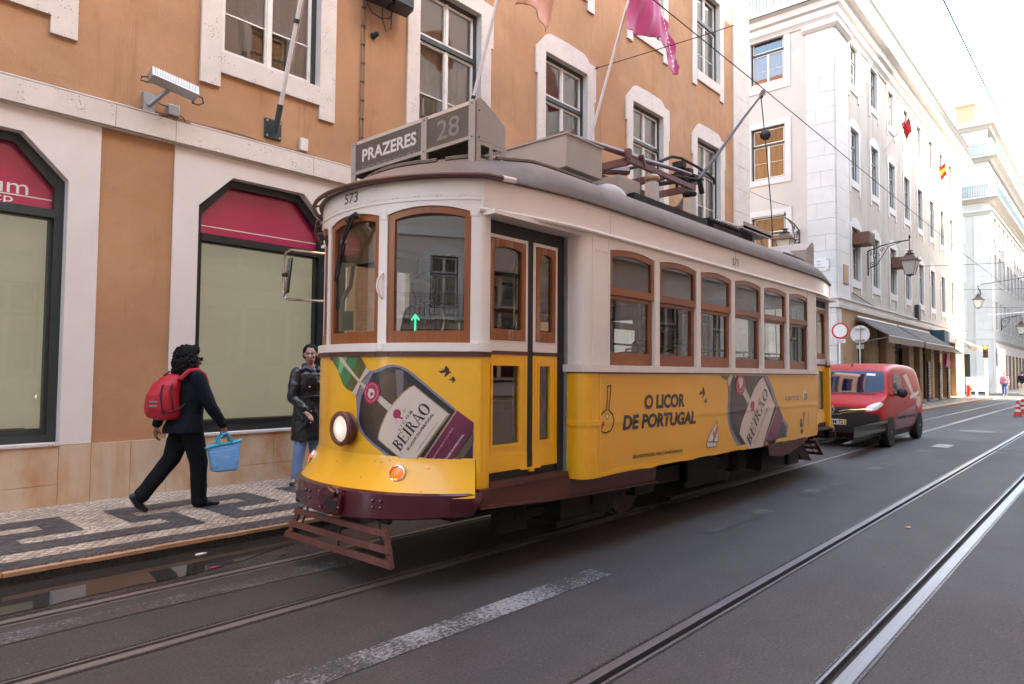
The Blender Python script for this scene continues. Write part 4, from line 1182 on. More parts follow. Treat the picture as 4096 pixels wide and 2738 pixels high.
M('yellow_rail', (0.75, 0.5, 0.02), 0.4)
M('pink_cloth', (0.45, 0.015, 0.06), 0.9)
M('green_lit', (0.0, 0.5, 0.35), 0.4, emit=(0.0, 0.95, 0.62), es=0.11)
wood('tram_wood', (0.20, 0.050, 0.010), (0.31, 0.088, 0.018), 0.36)
wood('tram_wood_h', (0.16, 0.038, 0.009), (0.27, 0.072, 0.016), 0.34, ax=0)
wood('tram_wood_worn', (0.20, 0.050, 0.010), (0.32, 0.095, 0.02), 0.42, worn=(0.34, 0.23, 0.16))
glass('tram_glass', (0.80, 0.84, 0.80), 2.1, 1.0, 0.0, 0.0, 0.02)
glass('screen_glass', (0.88, 0.9, 0.88), 2.4, 1.0, 0.0, 0.0, 0.0)

TY = 4.27; TXM = 7.2
tram = thing('tram', 'yellow and white vintage tram number 573 with a destination sign on its roof', 'tram', (TXM, TY, 0))
SM = 1.045

class Path2:
    """surface swept straight up from a plan polyline; u runs along it, o is outward (right of walking direction if sgn=1)"""
    def __init__(s, pts, u0=0.0, sgn=1):
        s.p = [Vector(p) for p in pts]; s.u = [u0]
        for a, b in zip(s.p, s.p[1:]): s.u.append(s.u[-1] + (b - a).length)
        s.n = []
        N = len(s.p)
        for i in range(N):
            a = s.p[max(0, i - 1)]; b = s.p[min(N - 1, i + 1)]; d = (b - a).normalized(); s.n.append(Vector((d.y, -d.x)) * sgn)
    def at(s, u):
        U = s.u
        if u <= U[0]: i = 0
        elif u >= U[-1]: i = len(U) - 2
        else:
            i = 0
            while U[i + 1] < u: i += 1
        t = (u - U[i]) / (U[i + 1] - U[i])
        return s.p[i].lerp(s.p[i + 1], t), s.n[i].lerp(s.n[i + 1], min(1, max(0, t))).normalized()
    def __call__(s, u, z, o):
        p, n = s.at(u); return (p.x + n.x * o, p.y + n.y * o, z)

def front_pts(sx=1):
    R, cx = 1.32, 4.30
    a0 = 1.05 / R
    pts = []
    for i in range(25): 
        a = a0 * i / 24; pts.append((cx - R * math.cos(a), TY - R * math.sin(a)))
    c = Vector(pts[-1]) + Vector((math.cos(a0), math.sin(a0))) * .08
    for i in range(1, 9):
        a = a0 + (PI / 2 - a0) * i / 8; pts.append((c.x - .08 * math.cos(a), c.y - .08 * math.sin(a)))
    pts.append((3.47, pts[-1][1]))
    return pts
_h = front_pts()
_full = [(x, 2 * TY - y) for x, y in _h[:0:-1]] + _h
FP = Path2(_full, 0.0, 1)
_L = FP.u[-1] / 2
FP.u = [u - _L for u in FP.u]          # s = 0 at the nose, positive to the right (door side)
# walking from left side to right side round the nose: outward is on the right -> check sign
_t = FP(0, 0, 0.1)
if _t[0] > FP(0, 0, 0)[0]: FP.n = [-n for n in FP.n]
SE = _L
# saloon side path with rounded corners; u = x along the straight
def side_pts():
    pts = [(4.40, 3.36), (4.40, 3.26)]
    for i in range(1, 9):
        a = PI / 2 * i / 8; pts.append((4.50 - .10 * math.cos(a), 3.26 - .10 * math.sin(a)))
    pts += [(9.90, 3.16)]
    for i in range(1, 9):
        a = PI / 2 * i / 8; pts.append((9.90 + .10 * math.sin(a), 3.26 - .10 * math.cos(a)))
    pts += [(10.0, 3.36)]
    return pts
SPt = Path2(side_pts(), 0, 1)
_k = SPt.u[9] - 4.50
SPt.u = [u - _k for u in SPt.u]
if SPt(7, 0, 0.1)[1] > 3.16: SPt.n = [-n for n in SPt.n]
SU0, SU1 = SPt.u[0], SPt.u[-1]
# head line: the plan of the fascia, gutter and roof edge (right half from nose to rear nose)
_q = _h[:29]
hd = list(_q)
x0, y0 = hd[-1]
for i in range(1, 13):
    t = i / 12.0; s_ = t * t * (3 - 2 * t)
    hd.append((x0 + (4.55 - x0) * t, y0 + (3.16 - y0) * (1 - (1 - t) ** 1.8)))
hd.append((7.2, 3.16))
hd = hd + [(14.4 - x, y) for x, y in hd[-2::-1]]
HD = Path2(hd, 0, 1)
if HD(5, 0, .1)[1] > HD(5, 0, 0)[1]: HD.n = [-n for n in HD.n]
HN = HD.u[28]
def hx(x):          # head-line parameter for a given x on the side
    for a, b, p, q_ in zip(HD.u, HD.u[1:], HD.p, HD.p[1:]):
        if p.x <= x <= q_.x and a > HN * .5: return a + (b - a) * (x - p.x) / max(1e-6, q_.x - p.x)
    return 0
def mirror(o, x=False, y=False, parent=None):
    c = dup(o, parent)
    c.scale = (-1 if x else 1, -1 if y else 1, 1)
    return c
def four(o):
    return [mirror(o, True, False), mirror(o, False, True), mirror(o, True, True)]

arch = lambda a, b, zs, rise: (lambda u: zs + rise * max(0.0, 1 - ((2 * u - a - b) / (b - a)) ** 2))
def arch_loop(a, b, z0, zs, rise, n=14):
    f_ = arch(a, b, zs, rise)
    return [(a, z0)] + [(a + (b - a) * i / 4, z0) for i in range(1, 4)] + [(b, z0)] + [(u, f_(u)) for u in frange(b, a, n)]

# ---------- front shell
mb = MB()
us = frange(-SE, SE, 90)
mb.strip(us, lambda u: .865, lambda u: 1.575, FP, -.03, 0.0, nz=1)
o = build('front_panel', mb, MATS['tram_yellow'], tram); mirror(o, x=True)
def apron_off(z):
    t = (0.87 - z) / 0.25; return .165 * t ** 1.5 if t > 0 else 0
mb = MB(); ua = frange(-1.04, 1.04, 70); rows = []
for u in ua:
    k_ = 1 - .45 * max(0.0, (abs(u) - .5) / .54) ** 1.6
    rows.append([FP(u, z, .004 + apron_off(z) * k_) for z in frange(.872, .618, 9)] + [FP(u, .612, apron_off(.618) * k_ * .9), FP(u, .612, -.04)])
mb.sheet(rows)
for r in (rows[0], rows[-1]):
    n0 = len(mb.v); mb.v += [r[0]] + r; mb.v[n0] = (r[0][0] + .0, r[0][1], r[0][2]); 
    mb.f.append(tuple(range(n0 + 1, n0 + 1 + len(r)))); mb.m.append(0)
o = build('apron', mb, MATS['tram_yellow'], tram); mirror(o, x=True)
# bumper
mb = MB(); rows = []
for u in frange(-1.07, 1.07, 80):
    e = 1 - max(0, (abs(u) - .5) / .57) ** 1.6 * .58
    sag = 0.0
    zb = .445 + .055 * max(0, (abs(u) - .2) / .9) 
    zt = .648 + .0 * u
    if abs(u) > 1.02: zb = .50 + ((abs(u) - 1.02) / .05) ** 2 * .09
    rows.append([FP(u, zt, -.02), FP(u, zt, .165 * e), FP(u, zt - .012, .185 * e), FP(u, zb + .012, .185 * e), FP(u, zb, .17 * e), FP(u, zb, -.02)])
mb.sheet(rows)
for r in (rows[0], rows[-1]):
    n0 = len(mb.v); mb.v += r; mb.f.append(tuple(range(n0, n0 + 6))); mb.m.append(0)
o = build('bumper', mb, MATS['tram_maroon'], tram); mirror(o, x=True)
cp = MB()
cp.prism([(-.03, .475), (.16, .465), (.175, .50), (.18, .60), (.15, .645), (.09, .655), (-.02, .63), (-.04, .57)], FP, .165, .22)
cp.prism([(.02, .59), (.145, .585), (.16, .63), (.07, .66), (.01, .64)], FP, .22, .25)
o = build('coupler', cp, MATS['tram_maroon'], tram, bevel=.01); mirror(o, x=True)
build('coupler_slot', MB().prism(rectp(.035, .15, .50, .555), FP, .219, .224), MATS['under_dark'], tram)
bl = MB()
for u, z in ((.41, .59), (.465, .59), (.41, .545), (.465, .545), (-.20, .58), (-.20, .53), (-.26, .58), (.165, .62), (.17, .52), (-.01, .61), (0.0, .5)):
    bl.sphere(FP(u, z, .186 if u > .2 or u < -.1 else .223), .014, 8)
o = build('bolt', bl, MATS['tram_maroon'], tram)
# rivets on the apron and door posts
bl = MB()
for u, z in ((.30, .83), (.36, .825), (.72, .80), (.70, .66), (.23, .72), (-.1, .8), (.42, .845), (-.3, .82)): bl.sphere(FP(u, z, apron_off(z) * (1 - .45 * max(0.0, (abs(u) - .5) / .54) ** 1.6) + .005), .0075, 6)
for i in range(8): bl.sphere(FP(1.058, .66 + .115 * i + (.03 if i > 1 else 0), .012), .006, 6)
build('screw_head', bl, MATS['tram_yellow'], tram)
# corner batten
o = build('corner_batten', MB().strip(frange(1.045, 1.072, 3), lambda u: .64, lambda u: 1.56, FP, -.02, .012), MATS['tram_yellow'], tram); four(o)
o = build('door_post', MB().strip(frange(1.074, SE, 6), lambda u: .66, lambda u: 1.575, FP, -.06, .004), MATS['tram_yellow'], tram); four(o)
o = build('step_corner', MB().box(3.36, 3.46, 3.265, 3.32, .60, .665), MATS['tram_brown'], tram); four(o)
# belt: brown strip and white sill
rv = MB().strip(us, lambda u: 1.572, lambda u: 1.606, FP, -.03, .014)
for i in range(19): rv.sphere(FP(-.98 + .115 * i, 1.589, .014), .0065, 6)
o = build('belt_strip', rv, MATS['tram_brown'], tram); mirror(o, x=True)
o = build('window_sill', MB().strip(us, lambda u: 1.608, lambda u: 1.668, FP, -.03, .022), MATS['tram_white'], tram); mirror(o, x=True)
# window posts and arched head
WN = [(-.345, .290), (.365, .995), (-.995, -.42)]
ps = MB()
for a, b in ((.290, .365), (-.42, -.345), (.995, SE), (-SE, -.995)):
    ps.strip(frange(a, b, 3 if abs(a) < .9 and abs(b) < .9 else 16), lambda u: 1.668, lambda u: 2.60, FP, -.05, .0)
def head_bottom(u):
    for a, b in WN:
        if a < u < b: return arch(a, b, 2.590, .046)(u)
    return 2.60
uh = sorted(set([round(v, 4) for v in frange(-SE, SE, 150)] + [w for ab in WN for w in ab] + [w + .001 for ab in WN for w in ab] + [w - .001 for ab in WN for w in ab]))
ps.strip(uh, head_bottom, lambda u: 2.70, FP, -.05, .0)
o = build('window_posts', ps, MATS['tram_white'], tram); mirror(o, x=True)
for u in (.328, -.38, 1.02):
    for z in (1.637, 2.59):
        pp = MB()
        pp.strip(frange(u - .033, u + .033, 3), lambda u_: z - .033 if z > 2 else z - .026, lambda u_: z + .033 if z > 2 else z + .026, FP, -.01, .004 if z > 2 else .026)
        for du in (-.02, .02):
            for dz in (-.016, .016): pp.sphere(FP(u + du, z + dz, .004 if z > 2 else .026), .0045, 6)
        build('corner_plate', pp, MATS['tram_white'], tram)
for k, (a, b) in enumerate(WN):
    f0 = MB()
    n = 14
    outer = arch_loop(a + .002, b - .002, 1.670, 2.588, .045, n)
    inner = arch_loop(a + .055, b - .045, 1.755, 2.552, .034, n)
    f0.ring(outer, inner, FP, -.055, -.012)
    w = build('front_window', f0, MATS['tram_wood'], tram)
    g = MB()
    uu = frange(a + .05, b - .045, 16); ff = arch(a, b, 2.556, .034)
    A_, B_ = Vector(FP(a + .045, 0, -.032)), Vector(FP(b - .04, 0, -.032))
    g.sheet([[(A_.lerp(B_, i / 15).x, A_.lerp(B_, i / 15).y, z_) for z_ in (1.765, ff(u) + .004)] for i, u in enumerate(uu)])
    build('pane', g, MATS['screen_glass'], w, recalc=False)
    mirror(w, x=True, parent=tram)
# fascia around the whole top, gutter, roof edge
uf = frange(0, HD.u[-1], 260)
def zf(u):
    return 2.605 if u < HN * .93 or u > HD.u[-1] - HN * .93 else 2.60
fs = MB().strip(uf, lambda u: 2.70 if (u < 1.06 or u > HD.u[-1] - 1.06) else 2.592, lambda u: 2.825, HD, -.04, .002)
for i in range(12): fs.sphere(FP(-.95 + .17 * i, 2.705, .002), .006, 6)
for i in range(60): fs.sphere(HD(HN + .1 + i * .115, 2.603, .032), .0045, 5)
o = build('fascia', fs, MATS['tram_white'], tram); mirror(o, y=True)
o = build('fascia_seam', MB().tube([HD(hx(7.24), z, .004) for z in (2.61, 2.81)], .003, 4).tube([HD(hx(4.76), z, .004) for z in (2.61, 2.81)], .003, 4), MATS['tram_white_worn'], tram)
o = build('gutter', MB().tube([HD(u, 2.603, .016) for u in frange(HN * .97, HD.u[-1] - HN * .97, 120)], .017, 8), MATS['tram_white'], tram); mirror(o, y=True)
build('seam_moulding', MB().strip(us, lambda u: 2.672, lambda u: 2.684, FP, -.01, .006), MATS['tram_white'], tram)
o = build('corner_strip', MB().strip(frange(1.06, 1.08, 3), lambda u: 2.60, lambda u: 2.81, FP, .0, .010), MATS['tram_white'], tram); four(o)
o = build('roof_edge', MB().tube([HD(u, 2.832, .02) for u in uf], .014, 6), MATS['tram_brown'], tram); mirror(o, y=True)
# roof
rl = [HD(u, 2.84, .035) for u in frange(0, HD.u[-1], 150)]
mb = MB(); rows = []
def crown(p, t):
    cx = min(max(p[0], 4.1), 10.3)
    dx_, dy_ = abs(p[0] - cx), abs(p[1] - TY)
    w = min(1.0, (dx_ / max(1e-6, math.hypot(dx_, dy_))) * 1.15)       # 1 at the nose, 0 along the sides
    a_, b_ = 1.95 + (1.5 - 1.95) * w, 0.56 + (0.9 - 0.56) * w
    return (cx + (p[0] - cx) * t, TY + (p[1] - TY) * t, 2.835 + .455 * max(0.0, 1 - t ** a_) ** b_)
for t in (1.0, .99, .97, .94, .9, .85, .78, .7, .6, .5, .4, .3, .2, .1, 0.0): rows.append([crown(p, t) for p in rl])
mb.sheet(rows); 
under = [(p[0], p[1], 2.825) for p in rl]; mb.sheet([[(p[0] * .02 + (7.2) * 0 + p[0] * .98, TY + (p[1] - TY) * .93, 2.825) for p in rl], under, rows[0]])
o = build('roof', mb, MATS['roof_grey'], tram, sharp=50); mirror(o, y=True)
mb = MB()
hd2 = Path2([(2 * 0 + x, 2 * TY - y) for x, y in hd[29::-1]] + hd[1:30], 0, 1); m_ = hd2.u[-1] / 2; hd2.u = [u - m_ for u in hd2.u]
if hd2(0, 0, .1)[0] > hd2(0, 0, 0)[0]: hd2.n = [-n for n in hd2.n]
def ridge(u0, u1, t, r=.016):
    return [tuple(Vector(crown(hd2(u, 2.84, .035), t)) + Vector((0, 0, .012))) for u in frange(u0, u1, 30)]
for a, b in ((-.98, -.30), (-.22, .66), (.76, 1.16)): mb.tube(ridge(a, b, .70), .019, 6)
mb.tube([tuple(Vector(crown(HD(u, 2.84, .035), .72)) + Vector((0, 0, .012))) for u in frange(hx(3.62), hx(4.9), 16)], .017, 6)
o = build('rain_lip', mb, MATS['roof_grey'], tram); mirror(o, x=True)
# maroon rail round the front of the roof
hr = [hd2(u, 2.83, .075) for u in frange(-1.25, 1.20, 60)]
mb = MB().tube(hr, .017, 8)
for u in frange(-1.0, 1.0, 7): mb.tube([hd2(u, 2.835, .02), hd2(u, 2.82, .075)], .009, 5)
left = Vector(hd2(-1.15, 2.83, .09))
for dz, dy in ((0, 0),):
    mb.tube([(3.42, 5.25, 2.85), (3.36, 5.35, 2.80), (3.36, 5.38, 2.70), (3.40, 5.34, 2.60), (3.46, 5.28, 2.56)], .013, 6)
    mb.tube([(3.42, 5.25, 2.78), (3.36, 5.37, 2.76)], .009, 5); mb.tube([(3.42, 5.25, 2.70), (3.36, 5.38, 2.69)], .009, 5)
build('roof_rail', mb, MATS['tram_brown'], tram)
build('rail_bracket', MB().tube([hd2(1.19, 2.83, .075), hd2(1.30, 2.83, .072)], .021, 8), MATS['tram_white'], tram)

# ---------- saloon side (right side first, mirrored to the other side)
ZP0, ZP1 = .632, 1.462
bump = lambda z: .0035 * (0.5 + 0.5 * math.cos(PI * (z - 1.065) / .045)) if abs(z - 1.065) < .045 else 0.0
def SD(u, z, o): return SPt(u, z, o + bump(z))
mb = MB(); zs = [ZP0, .66, .9, 1.02, 1.022, 1.03, 1.045, 1.065, 1.085, 1.10, 1.108, 1.11, 1.3, ZP1]
up = frange(4.62, 9.90, 30)
mb.sheet([[SD(u, z, 0.0) for z in zs] for u in up])
mb.strip(up, lambda u: ZP0, lambda u: ZP1, SPt, -.03, -.002)
sp_ = build('side_panel', mb, MATS['tram_vinyl'], tram)
mirror(sp_, y=True)
mb = MB().strip(frange(9.885, SU1, 16), lambda u: .66, lambda u: ZP1, SPt, -.02, .004); o = build('corner_post_yellow', mb, MATS['tram_yellow'], tram); mirror(o, y=True)
mb = MB().strip(frange(SU0, 4.60, 16), lambda u: .625, lambda u: ZP1, SPt, -.02, .004); mb.strip(frange(4.60, 4.625, 3), lambda u: .625, lambda u: ZP1, SPt, -.02, .010)
mb.strip(frange(SU0 + .02, 4.60, 12), lambda u: 1.045, lambda u: 1.085, SPt, .004, .014)
o = build('corner_post_yellow', mb, MATS['tram_yellow'], tram); mirror(o, y=True)
mb = MB().strip(frange(4.60, 9.88, 40), lambda u: .632 + .006 * math.sin(u * 9) + .004 * math.sin(u * 31), lambda u: .668 + .010 * math.sin(u * 5.3) + .006 * math.sin(u * 17), SPt, .001, .005)
build('torn_vinyl_edge', mb, MATS['tram_yellow'], tram)
o = build('side_belt', MB().strip(frange(SU0, SU1, 70), lambda u: 1.474, lambda u: 1.532, SPt, -.03, .026), MATS['tram_white_worn'], tram); mirror(o, y=True)
o = build('belt_under_strip', MB().strip(frange(SU0, SU1, 70), lambda u: 1.462, lambda u: 1.474, SPt, -.03, .012), MATS['tram_brown'], tram); mirror(o, y=True)  # thin brown strip below the white side belt
mb = MB()
wx = [(4.762 + .8215 * i, 4.762 + .8215 * i + .73) for i in range(6)]
edges = [SU0] + [e for w in wx for e in w] + [SU1]
for i in range(0, len(edges), 2):
    a, b = edges[i], edges[i + 1]
    mb.strip(frange(a, b, 14 if b - a > .2 else 2), lambda u: 1.532, lambda u: 2.53, SPt, -.045, 0.0)
def shb(u):
    for a, b in wx:
        if a < u < b: return arch(a, b, 2.492, .032)(u)
    return 2.53
uh = sorted(set([round(v, 4) for v in frange(SU0, SU1, 230)] + [w + d for ab in wx for w in ab for d in (0, .001, -.001)]))
uh = [u for u in uh if SU0 <= u <= SU1]
mb.strip(uh, shb, lambda u: 2.592, SPt, -.045, 0.0)
o = build('side_posts', mb, MATS['tram_white'], tram); mirror(o, y=True)
def batten(a, b, z0, z1, t, rv=()):
    m_ = MB().strip(frange(a, b, 2), lambda u: z0, lambda u: z1, SPt, -.01, t)
    for u, z in rv: m_.sphere(SPt(u, z, t), .005, 5)
    mirror(build('post_batten', m_, MATS['tram_white'], tram), y=True)
for a in (4.505, 4.735, 9.57, 9.86): batten(a, a + .022, 1.535, 2.58, .006, [(a + .011, 1.58 + .12 * k) for k in range(9)])
batten(4.53, 4.733, 2.46, 2.575, .004, [(4.545 + du, 2.475) for du in (0, .055, .11, .165)])
for a, b in wx[:-1]: batten(b + .006, b + .0845, 1.535, 2.49, .005)
def side_window(k, a, b):
    mb = MB(); n = 12
    mb.ring(arch_loop(a + .002, b - .002, 2.125, 2.490, .031, n), arch_loop(a + .045, b - .045, 2.19, 2.445, .027, n), SPt, -.040, -.006)
    mb.ring(rectp(a + .004, b - .004, 1.535, 2.122), rectp(a + .045, b - .06, 1.64, 2.09), SPt, -.062, -.028)
    w = build('side_window', mb, MATS['tram_wood' if k % 2 == 0 else 'tram_wood_h'], tram)
    g = MB(); ff = arch(a, b, 2.45, .028)
    g.sheet([[SPt(u, 2.18, -.022), SPt(u, ff(u), -.022)] for u in frange(a + .04, b - .04, 10)])
    build('pane', g, MATS['tram_glass'], w, recalc=False)
    g = MB().sheet([[SPt(a + .04, 1.63, -.045), SPt(a + .04, 2.1, -.045)], [SPt(b - .055, 1.63, -.045), SPt(b - .055, 2.1, -.045)]])
    build('pane', g, MATS['tram_glass'], w, recalc=False)
    mirror(w, y=True, parent=tram)
for k, (a, b) in enumerate(wx): side_window(k, a, b)

# ---------- doors
DY = planeY(3.352)
def leaf(x0, x1, name='door_leaf'):
    mb = MB()
    mb.ring(rectp(x0, x1, 1.622, 2.465), rectp(x0 + .03, x1 - .03, 1.70, 2.44), DY, -.03, .0, 0)
    mb.ring(arch_loop(x0 + .031, x1 - .031, 1.702, 2.43, .008, 12), arch_loop(x0 + .08, x1 - .075, 1.78, 2.365, .022, 12), DY, -.028, .006, 1)
    mb.prism(rectp(x0, x1, 1.596, 1.62), DY, -.03, .006, 2)
    mb.ring(rectp(x0, x1, .75, 1.594), rectp(x0 + .075, x1 - .095, .945, 1.515), DY, -.03, .0, 3)
    mb.ring(rectp(x0 + .055, x1 - .075, .925, 1.535), rectp(x0 + .075, x1 - .095, .945, 1.515), DY, .0, .007, 3)
    mb.prism(rectp(x0 + .02, x0 + .03, .87, 1.58), DY, 0, .004, 3); mb.prism(rectp(x1 - .035, x1 - .025, .87, 1.58), DY, 0, .004, 3)
    mb.prism(rectp(x0 + .002, x1 - .002, .752, .865), DY, 0, .004, 3)
    d = build(name, mb, [MATS['tram_white'], MATS['tram_wood_worn'], MATS['tram_brown'], MATS['tram_yellow']], tram)
    for z0, z1, e0, e1 in ((1.78, 2.38, .08, .075), (.94, 1.52, .07, .09)):
        g = MB().add([DY(x0 + e0, z0, -.015), DY(x1 - e1, z0, -.015), DY(x1 - e1, z1, -.015), DY(x0 + e0, z1, -.015)], [(0, 1, 2, 3)])
        build('pane', g, MATS['tram_glass'], d, recalc=False)
    return d
for d in (leaf(3.475, 3.935), leaf(4.0, 4.30)):
    for c in (mirror(d, True, False), mirror(d, True, True)): c.parent = tram
CS = planeY(2 * TY - 3.352, 1)
cw_ = MB(); cw_.ring(rectp(3.46, 4.385, 1.61, 2.56), rectp(3.54, 4.30, 1.69, 2.42), CS, -.03, 0)
csw = build('cab_side_window', cw_, MATS['tram_wood'], tram)
build('pane', MB().add([CS(3.52, 1.67, -.015), CS(4.32, 1.67, -.015), CS(4.32, 2.44, -.015), CS(3.52, 2.44, -.015)], [(0, 1, 2, 3)]), MATS['screen_glass'], csw, recalc=False)
build('cab_side_panel', MB().prism(rectp(3.46, 4.385, .66, 1.605), CS, -.03, 0), MATS['tram_yellow'], tram)
rb_ = MB(); rb_.prism(rectp(3.937, 3.998, .72, 2.47), DY, -.03, -.002); rb_.prism(rectp(4.302, 4.385, .66, 2.56), DY, -.04, .0); rb_.prism(rectp(3.46, 4.302, 2.467, 2.56), DY, -.04, -.002)
rb_.prism(rectp(3.46, 4.302, .69, .748), DY, -.04, -.01)
o = build('door_rubber', rb_, MATS['rubber'], tram); mirror(o, True, False); mirror(o, True, True)
o = build('door_edge_strip', MB().prism(rectp(4.386, 4.40, .66, 2.58), DY, -.04, .03), MATS['galv'], tram); four(o)
o = build('door_hinge', MB().prism(rectp(3.86, 4.08, .742, .752), DY, .0, .02).prism(rectp(3.945, 3.99, .725, .755), DY, .0, .03), MATS['tram_yellow'], tram); four(o)
o = build('door_lintel', MB().box(3.40, 4.42, 3.20, 3.36, 2.565, 2.592), MATS['tram_white'], tram); four(o)
o = build('door_step', MB().box(3.47, 4.36, 3.28, 3.5, .655, .69), MATS['tram_brown'], tram); four(o)
o = build('side_skirt', MB().prism([(3.36, .66), (4.36, .65), (4.6, .625), (5.78, .625), (5.75, .49), (5.74, .46), (5.2, .47), (4.2, .50), (3.36, .545)], planeY(3.30), -.02, .0).prism([(3.36, .545), (4.2, .50), (5.2, .47), (5.74, .46), (5.74, .445), (5.2, .455), (4.2, .485), (3.36, .53)], planeY(3.30), -.02, .035), MATS['tram_brown'], tram); mirror(o, y=True)
o = build('rear_skirt', MB().prism([(8.48, .64), (10.1, .64), (9.81, .52), (9.2, .42), (8.95, .41), (8.55, .45)], planeY(3.30), -.03, .0), MATS['fender_brown'], tram); mirror(o, y=True)

# ---------- headlight, indicators, handles, mirror, wipers
def fdir(u):
    p, n = FP.at(u); return Vector((n.x, n.y, 0))
def facing(u, z, off, prof, n=24, sx=1.0, mats=0, mbx=None, tilt=0.0):
    d = fdir(u); d.z = tilt; mbx = mbx or MB()
    return mbx.lathe(prof, FP(u, z, off), tuple(d), n, mats)
hl = build('headlight', facing(.0, 1.045, 0, [(.112, 0), (.122, .01), (.112, .02), (.112, .042), (.126, .05), (.129, .066), (.120, .082), (.100, .085), (.096, .07), (.09, .01)], 32), MATS['fender_brown'], tram)
build('lens', facing(.0, 1.045, .062, [(.097, 0), (.088, .010), (.055, .017), (.001, .02)], 28), MATS['headlight_lens'], hl)
build('bulb', facing(.0, 1.045, .078, [(.035, .0), (.03, .005), (.001, .008)], 20), MATS['headlight_core'], hl)
build('plug', facing(-.10, .93, 0, [(.016, 0), (.016, .02), (.008, .022)], 12), MATS['iron'], tram)
for u in (.515, -.70):
    z = .755; off = apron_off(z) * (.95 if u > 0 else .8)
    t_ = build('indicator', facing(u, z, off - .01, [(.062, 0), (.064, .02), (.058, .034), (.05, .036), (.05, .02)], 26, tilt=.35), MATS['chrome'], tram)
    build('lens', facing(u, z, off + .012, [(.051, .0), (.046, .014), (.03, .024), (.001, .03)], 22, tilt=.35), MATS['amber_lens'], t_)
    build('bulb', facing(u, z - .012, off + .036, [(.022, 0), (.018, .003), (.001, .005)], 14, tilt=.35), MATS['amber_core'], t_)
def tb(name, pts, r, mat, par=tram, n=8): return build(name, MB().tube(pts, r, n), MATS[mat], par)
tb('grab_handle', [FP(.33, 2.17, .0), FP(.33, 2.16, .02), FP(.315, 2.12, .035), FP(.31, 2.08, .038), FP(.315, 2.04, .035), FP(.33, 2.0, .02), FP(.33, 1.99, 0)], .009, 'tram_white')
mi = tb('wing_mirror_bracket', [(3.44, 5.22, 2.50), (3.25, 5.60, 2.56), (3.25, 5.68, 2.54), (3.25, 5.71, 2.48), (3.25, 5.715, 2.2), (3.25, 5.69, 2.13), (3.25, 5.62, 2.11), (3.44, 5.22, 2.08)], .011, 'chrome')
mb = MB(); R_ = Matrix.Rotation(rad(6), 3, 'Y') @ Matrix.Rotation(rad(-20), 3, 'Z')
mb.obox((3.235, 5.60, 2.32), (.014, .07, .165), R_); build('mirror_glass', mb, MATS['black_gloss'], mi, bevel=.012)
build('mirror_arm', MB().tube([(3.25, 5.71, 2.34), (3.24, 5.60, 2.34)], .02, 8), MATS['rubber'], mi)
wp = tb('wiper', [FP(.085, 2.60, .01), FP(.075, 2.58, .05), FP(-.06, 2.40, .05), FP(-.11, 2.20, .04)], .010, 'rubber')
mb = MB(); mb.tube([FP(.09, 2.62, .03), FP(.0, 2.58, .05)], .022, 8); mb.tube([FP(.05, 2.60, .055), FP(-.03, 2.44, .055)], .013, 6)
mb.tube([FP(-.04, 2.42, .03), FP(-.15, 2.14, .03), FP(-.15, 1.92, .03)], .007, 6); mb.tube([FP(-.03, 2.44, .045), FP(-.10, 2.32, .05), FP(-.15, 2.15, .05), FP(-.11, 2.13, .04)], .006, 6); mb.tube([FP(-.095, 2.2, .05), FP(-.135, 2.14, .045), FP(-.11, 1.94, .03)], .006, 5)
build('wiper_blade', mb, MATS['rubber'], wp)

# ---------- lifeguard fender in front of the wheels
gf = MB()
def GP(v, z, o=0.0):     # v 0..1 from left (y 5.0) to right (y 3.57)
    t = (z - .17) / .25
    y0, y1 = 4.91 - .12 * t, 3.58 + .11 * t
    return (2.86 + .03 * t - o, y0 + (y1 - y0) * v, z)
def slat(z0, z1, o0=0.0, o1=.018):
    vs = [GP(v, z, o) for v in (0, 1) for z in (z0, z1) for o in (o0, o1)]
    gf.add(vs, [(0, 1, 3, 2), (4, 6, 7, 5), (0, 4, 5, 1), (2, 3, 7, 6), (0, 2, 6, 4), (1, 5, 7, 3)])
for z0, z1 in ((.175, .222), (.262, .305), (.365, .405)): slat(z0, z1)
for v0, v1 in ((0.0, .045), (.955, 1.0)):
    vs = [GP(v, z, o) for v in (v0, v1) for z in (.18, .41) for o in (-.02, -.002)]
    gf.add(vs, [(0, 1, 3, 2), (4, 6, 7, 5), (0, 4, 5, 1), (2, 3, 7, 6), (0, 2, 6, 4), (1, 5, 7, 3)])
lf = build('lifeguard', gf, MATS['fender_brown'], tram)
mb = MB()
for v in (.09, .5, .9): mb.tube([GP(v, .2, -.03), GP(v, .46, -.03)], .008, 5)
mb.tube([(2.94, 4.82, .452), (2.94, 3.76, .452)], .017, 8); mb.tube([(2.94, 3.80, .452), (2.94, 3.72, .452)], .026, 8); mb.tube([(2.94, 4.86, .46), (2.94, 4.78, .46)], .03, 8)
mb.tube([(3.0, 4.78, .455), (3.6, 4.78, .5)], .014, 6); mb.tube([(3.0, 3.8, .455), (3.6, 3.8, .5)], .014, 6)
build('lifeguard_bar', mb, MATS['under_dark'], lf); mirror(lf, x=True, parent=tram)

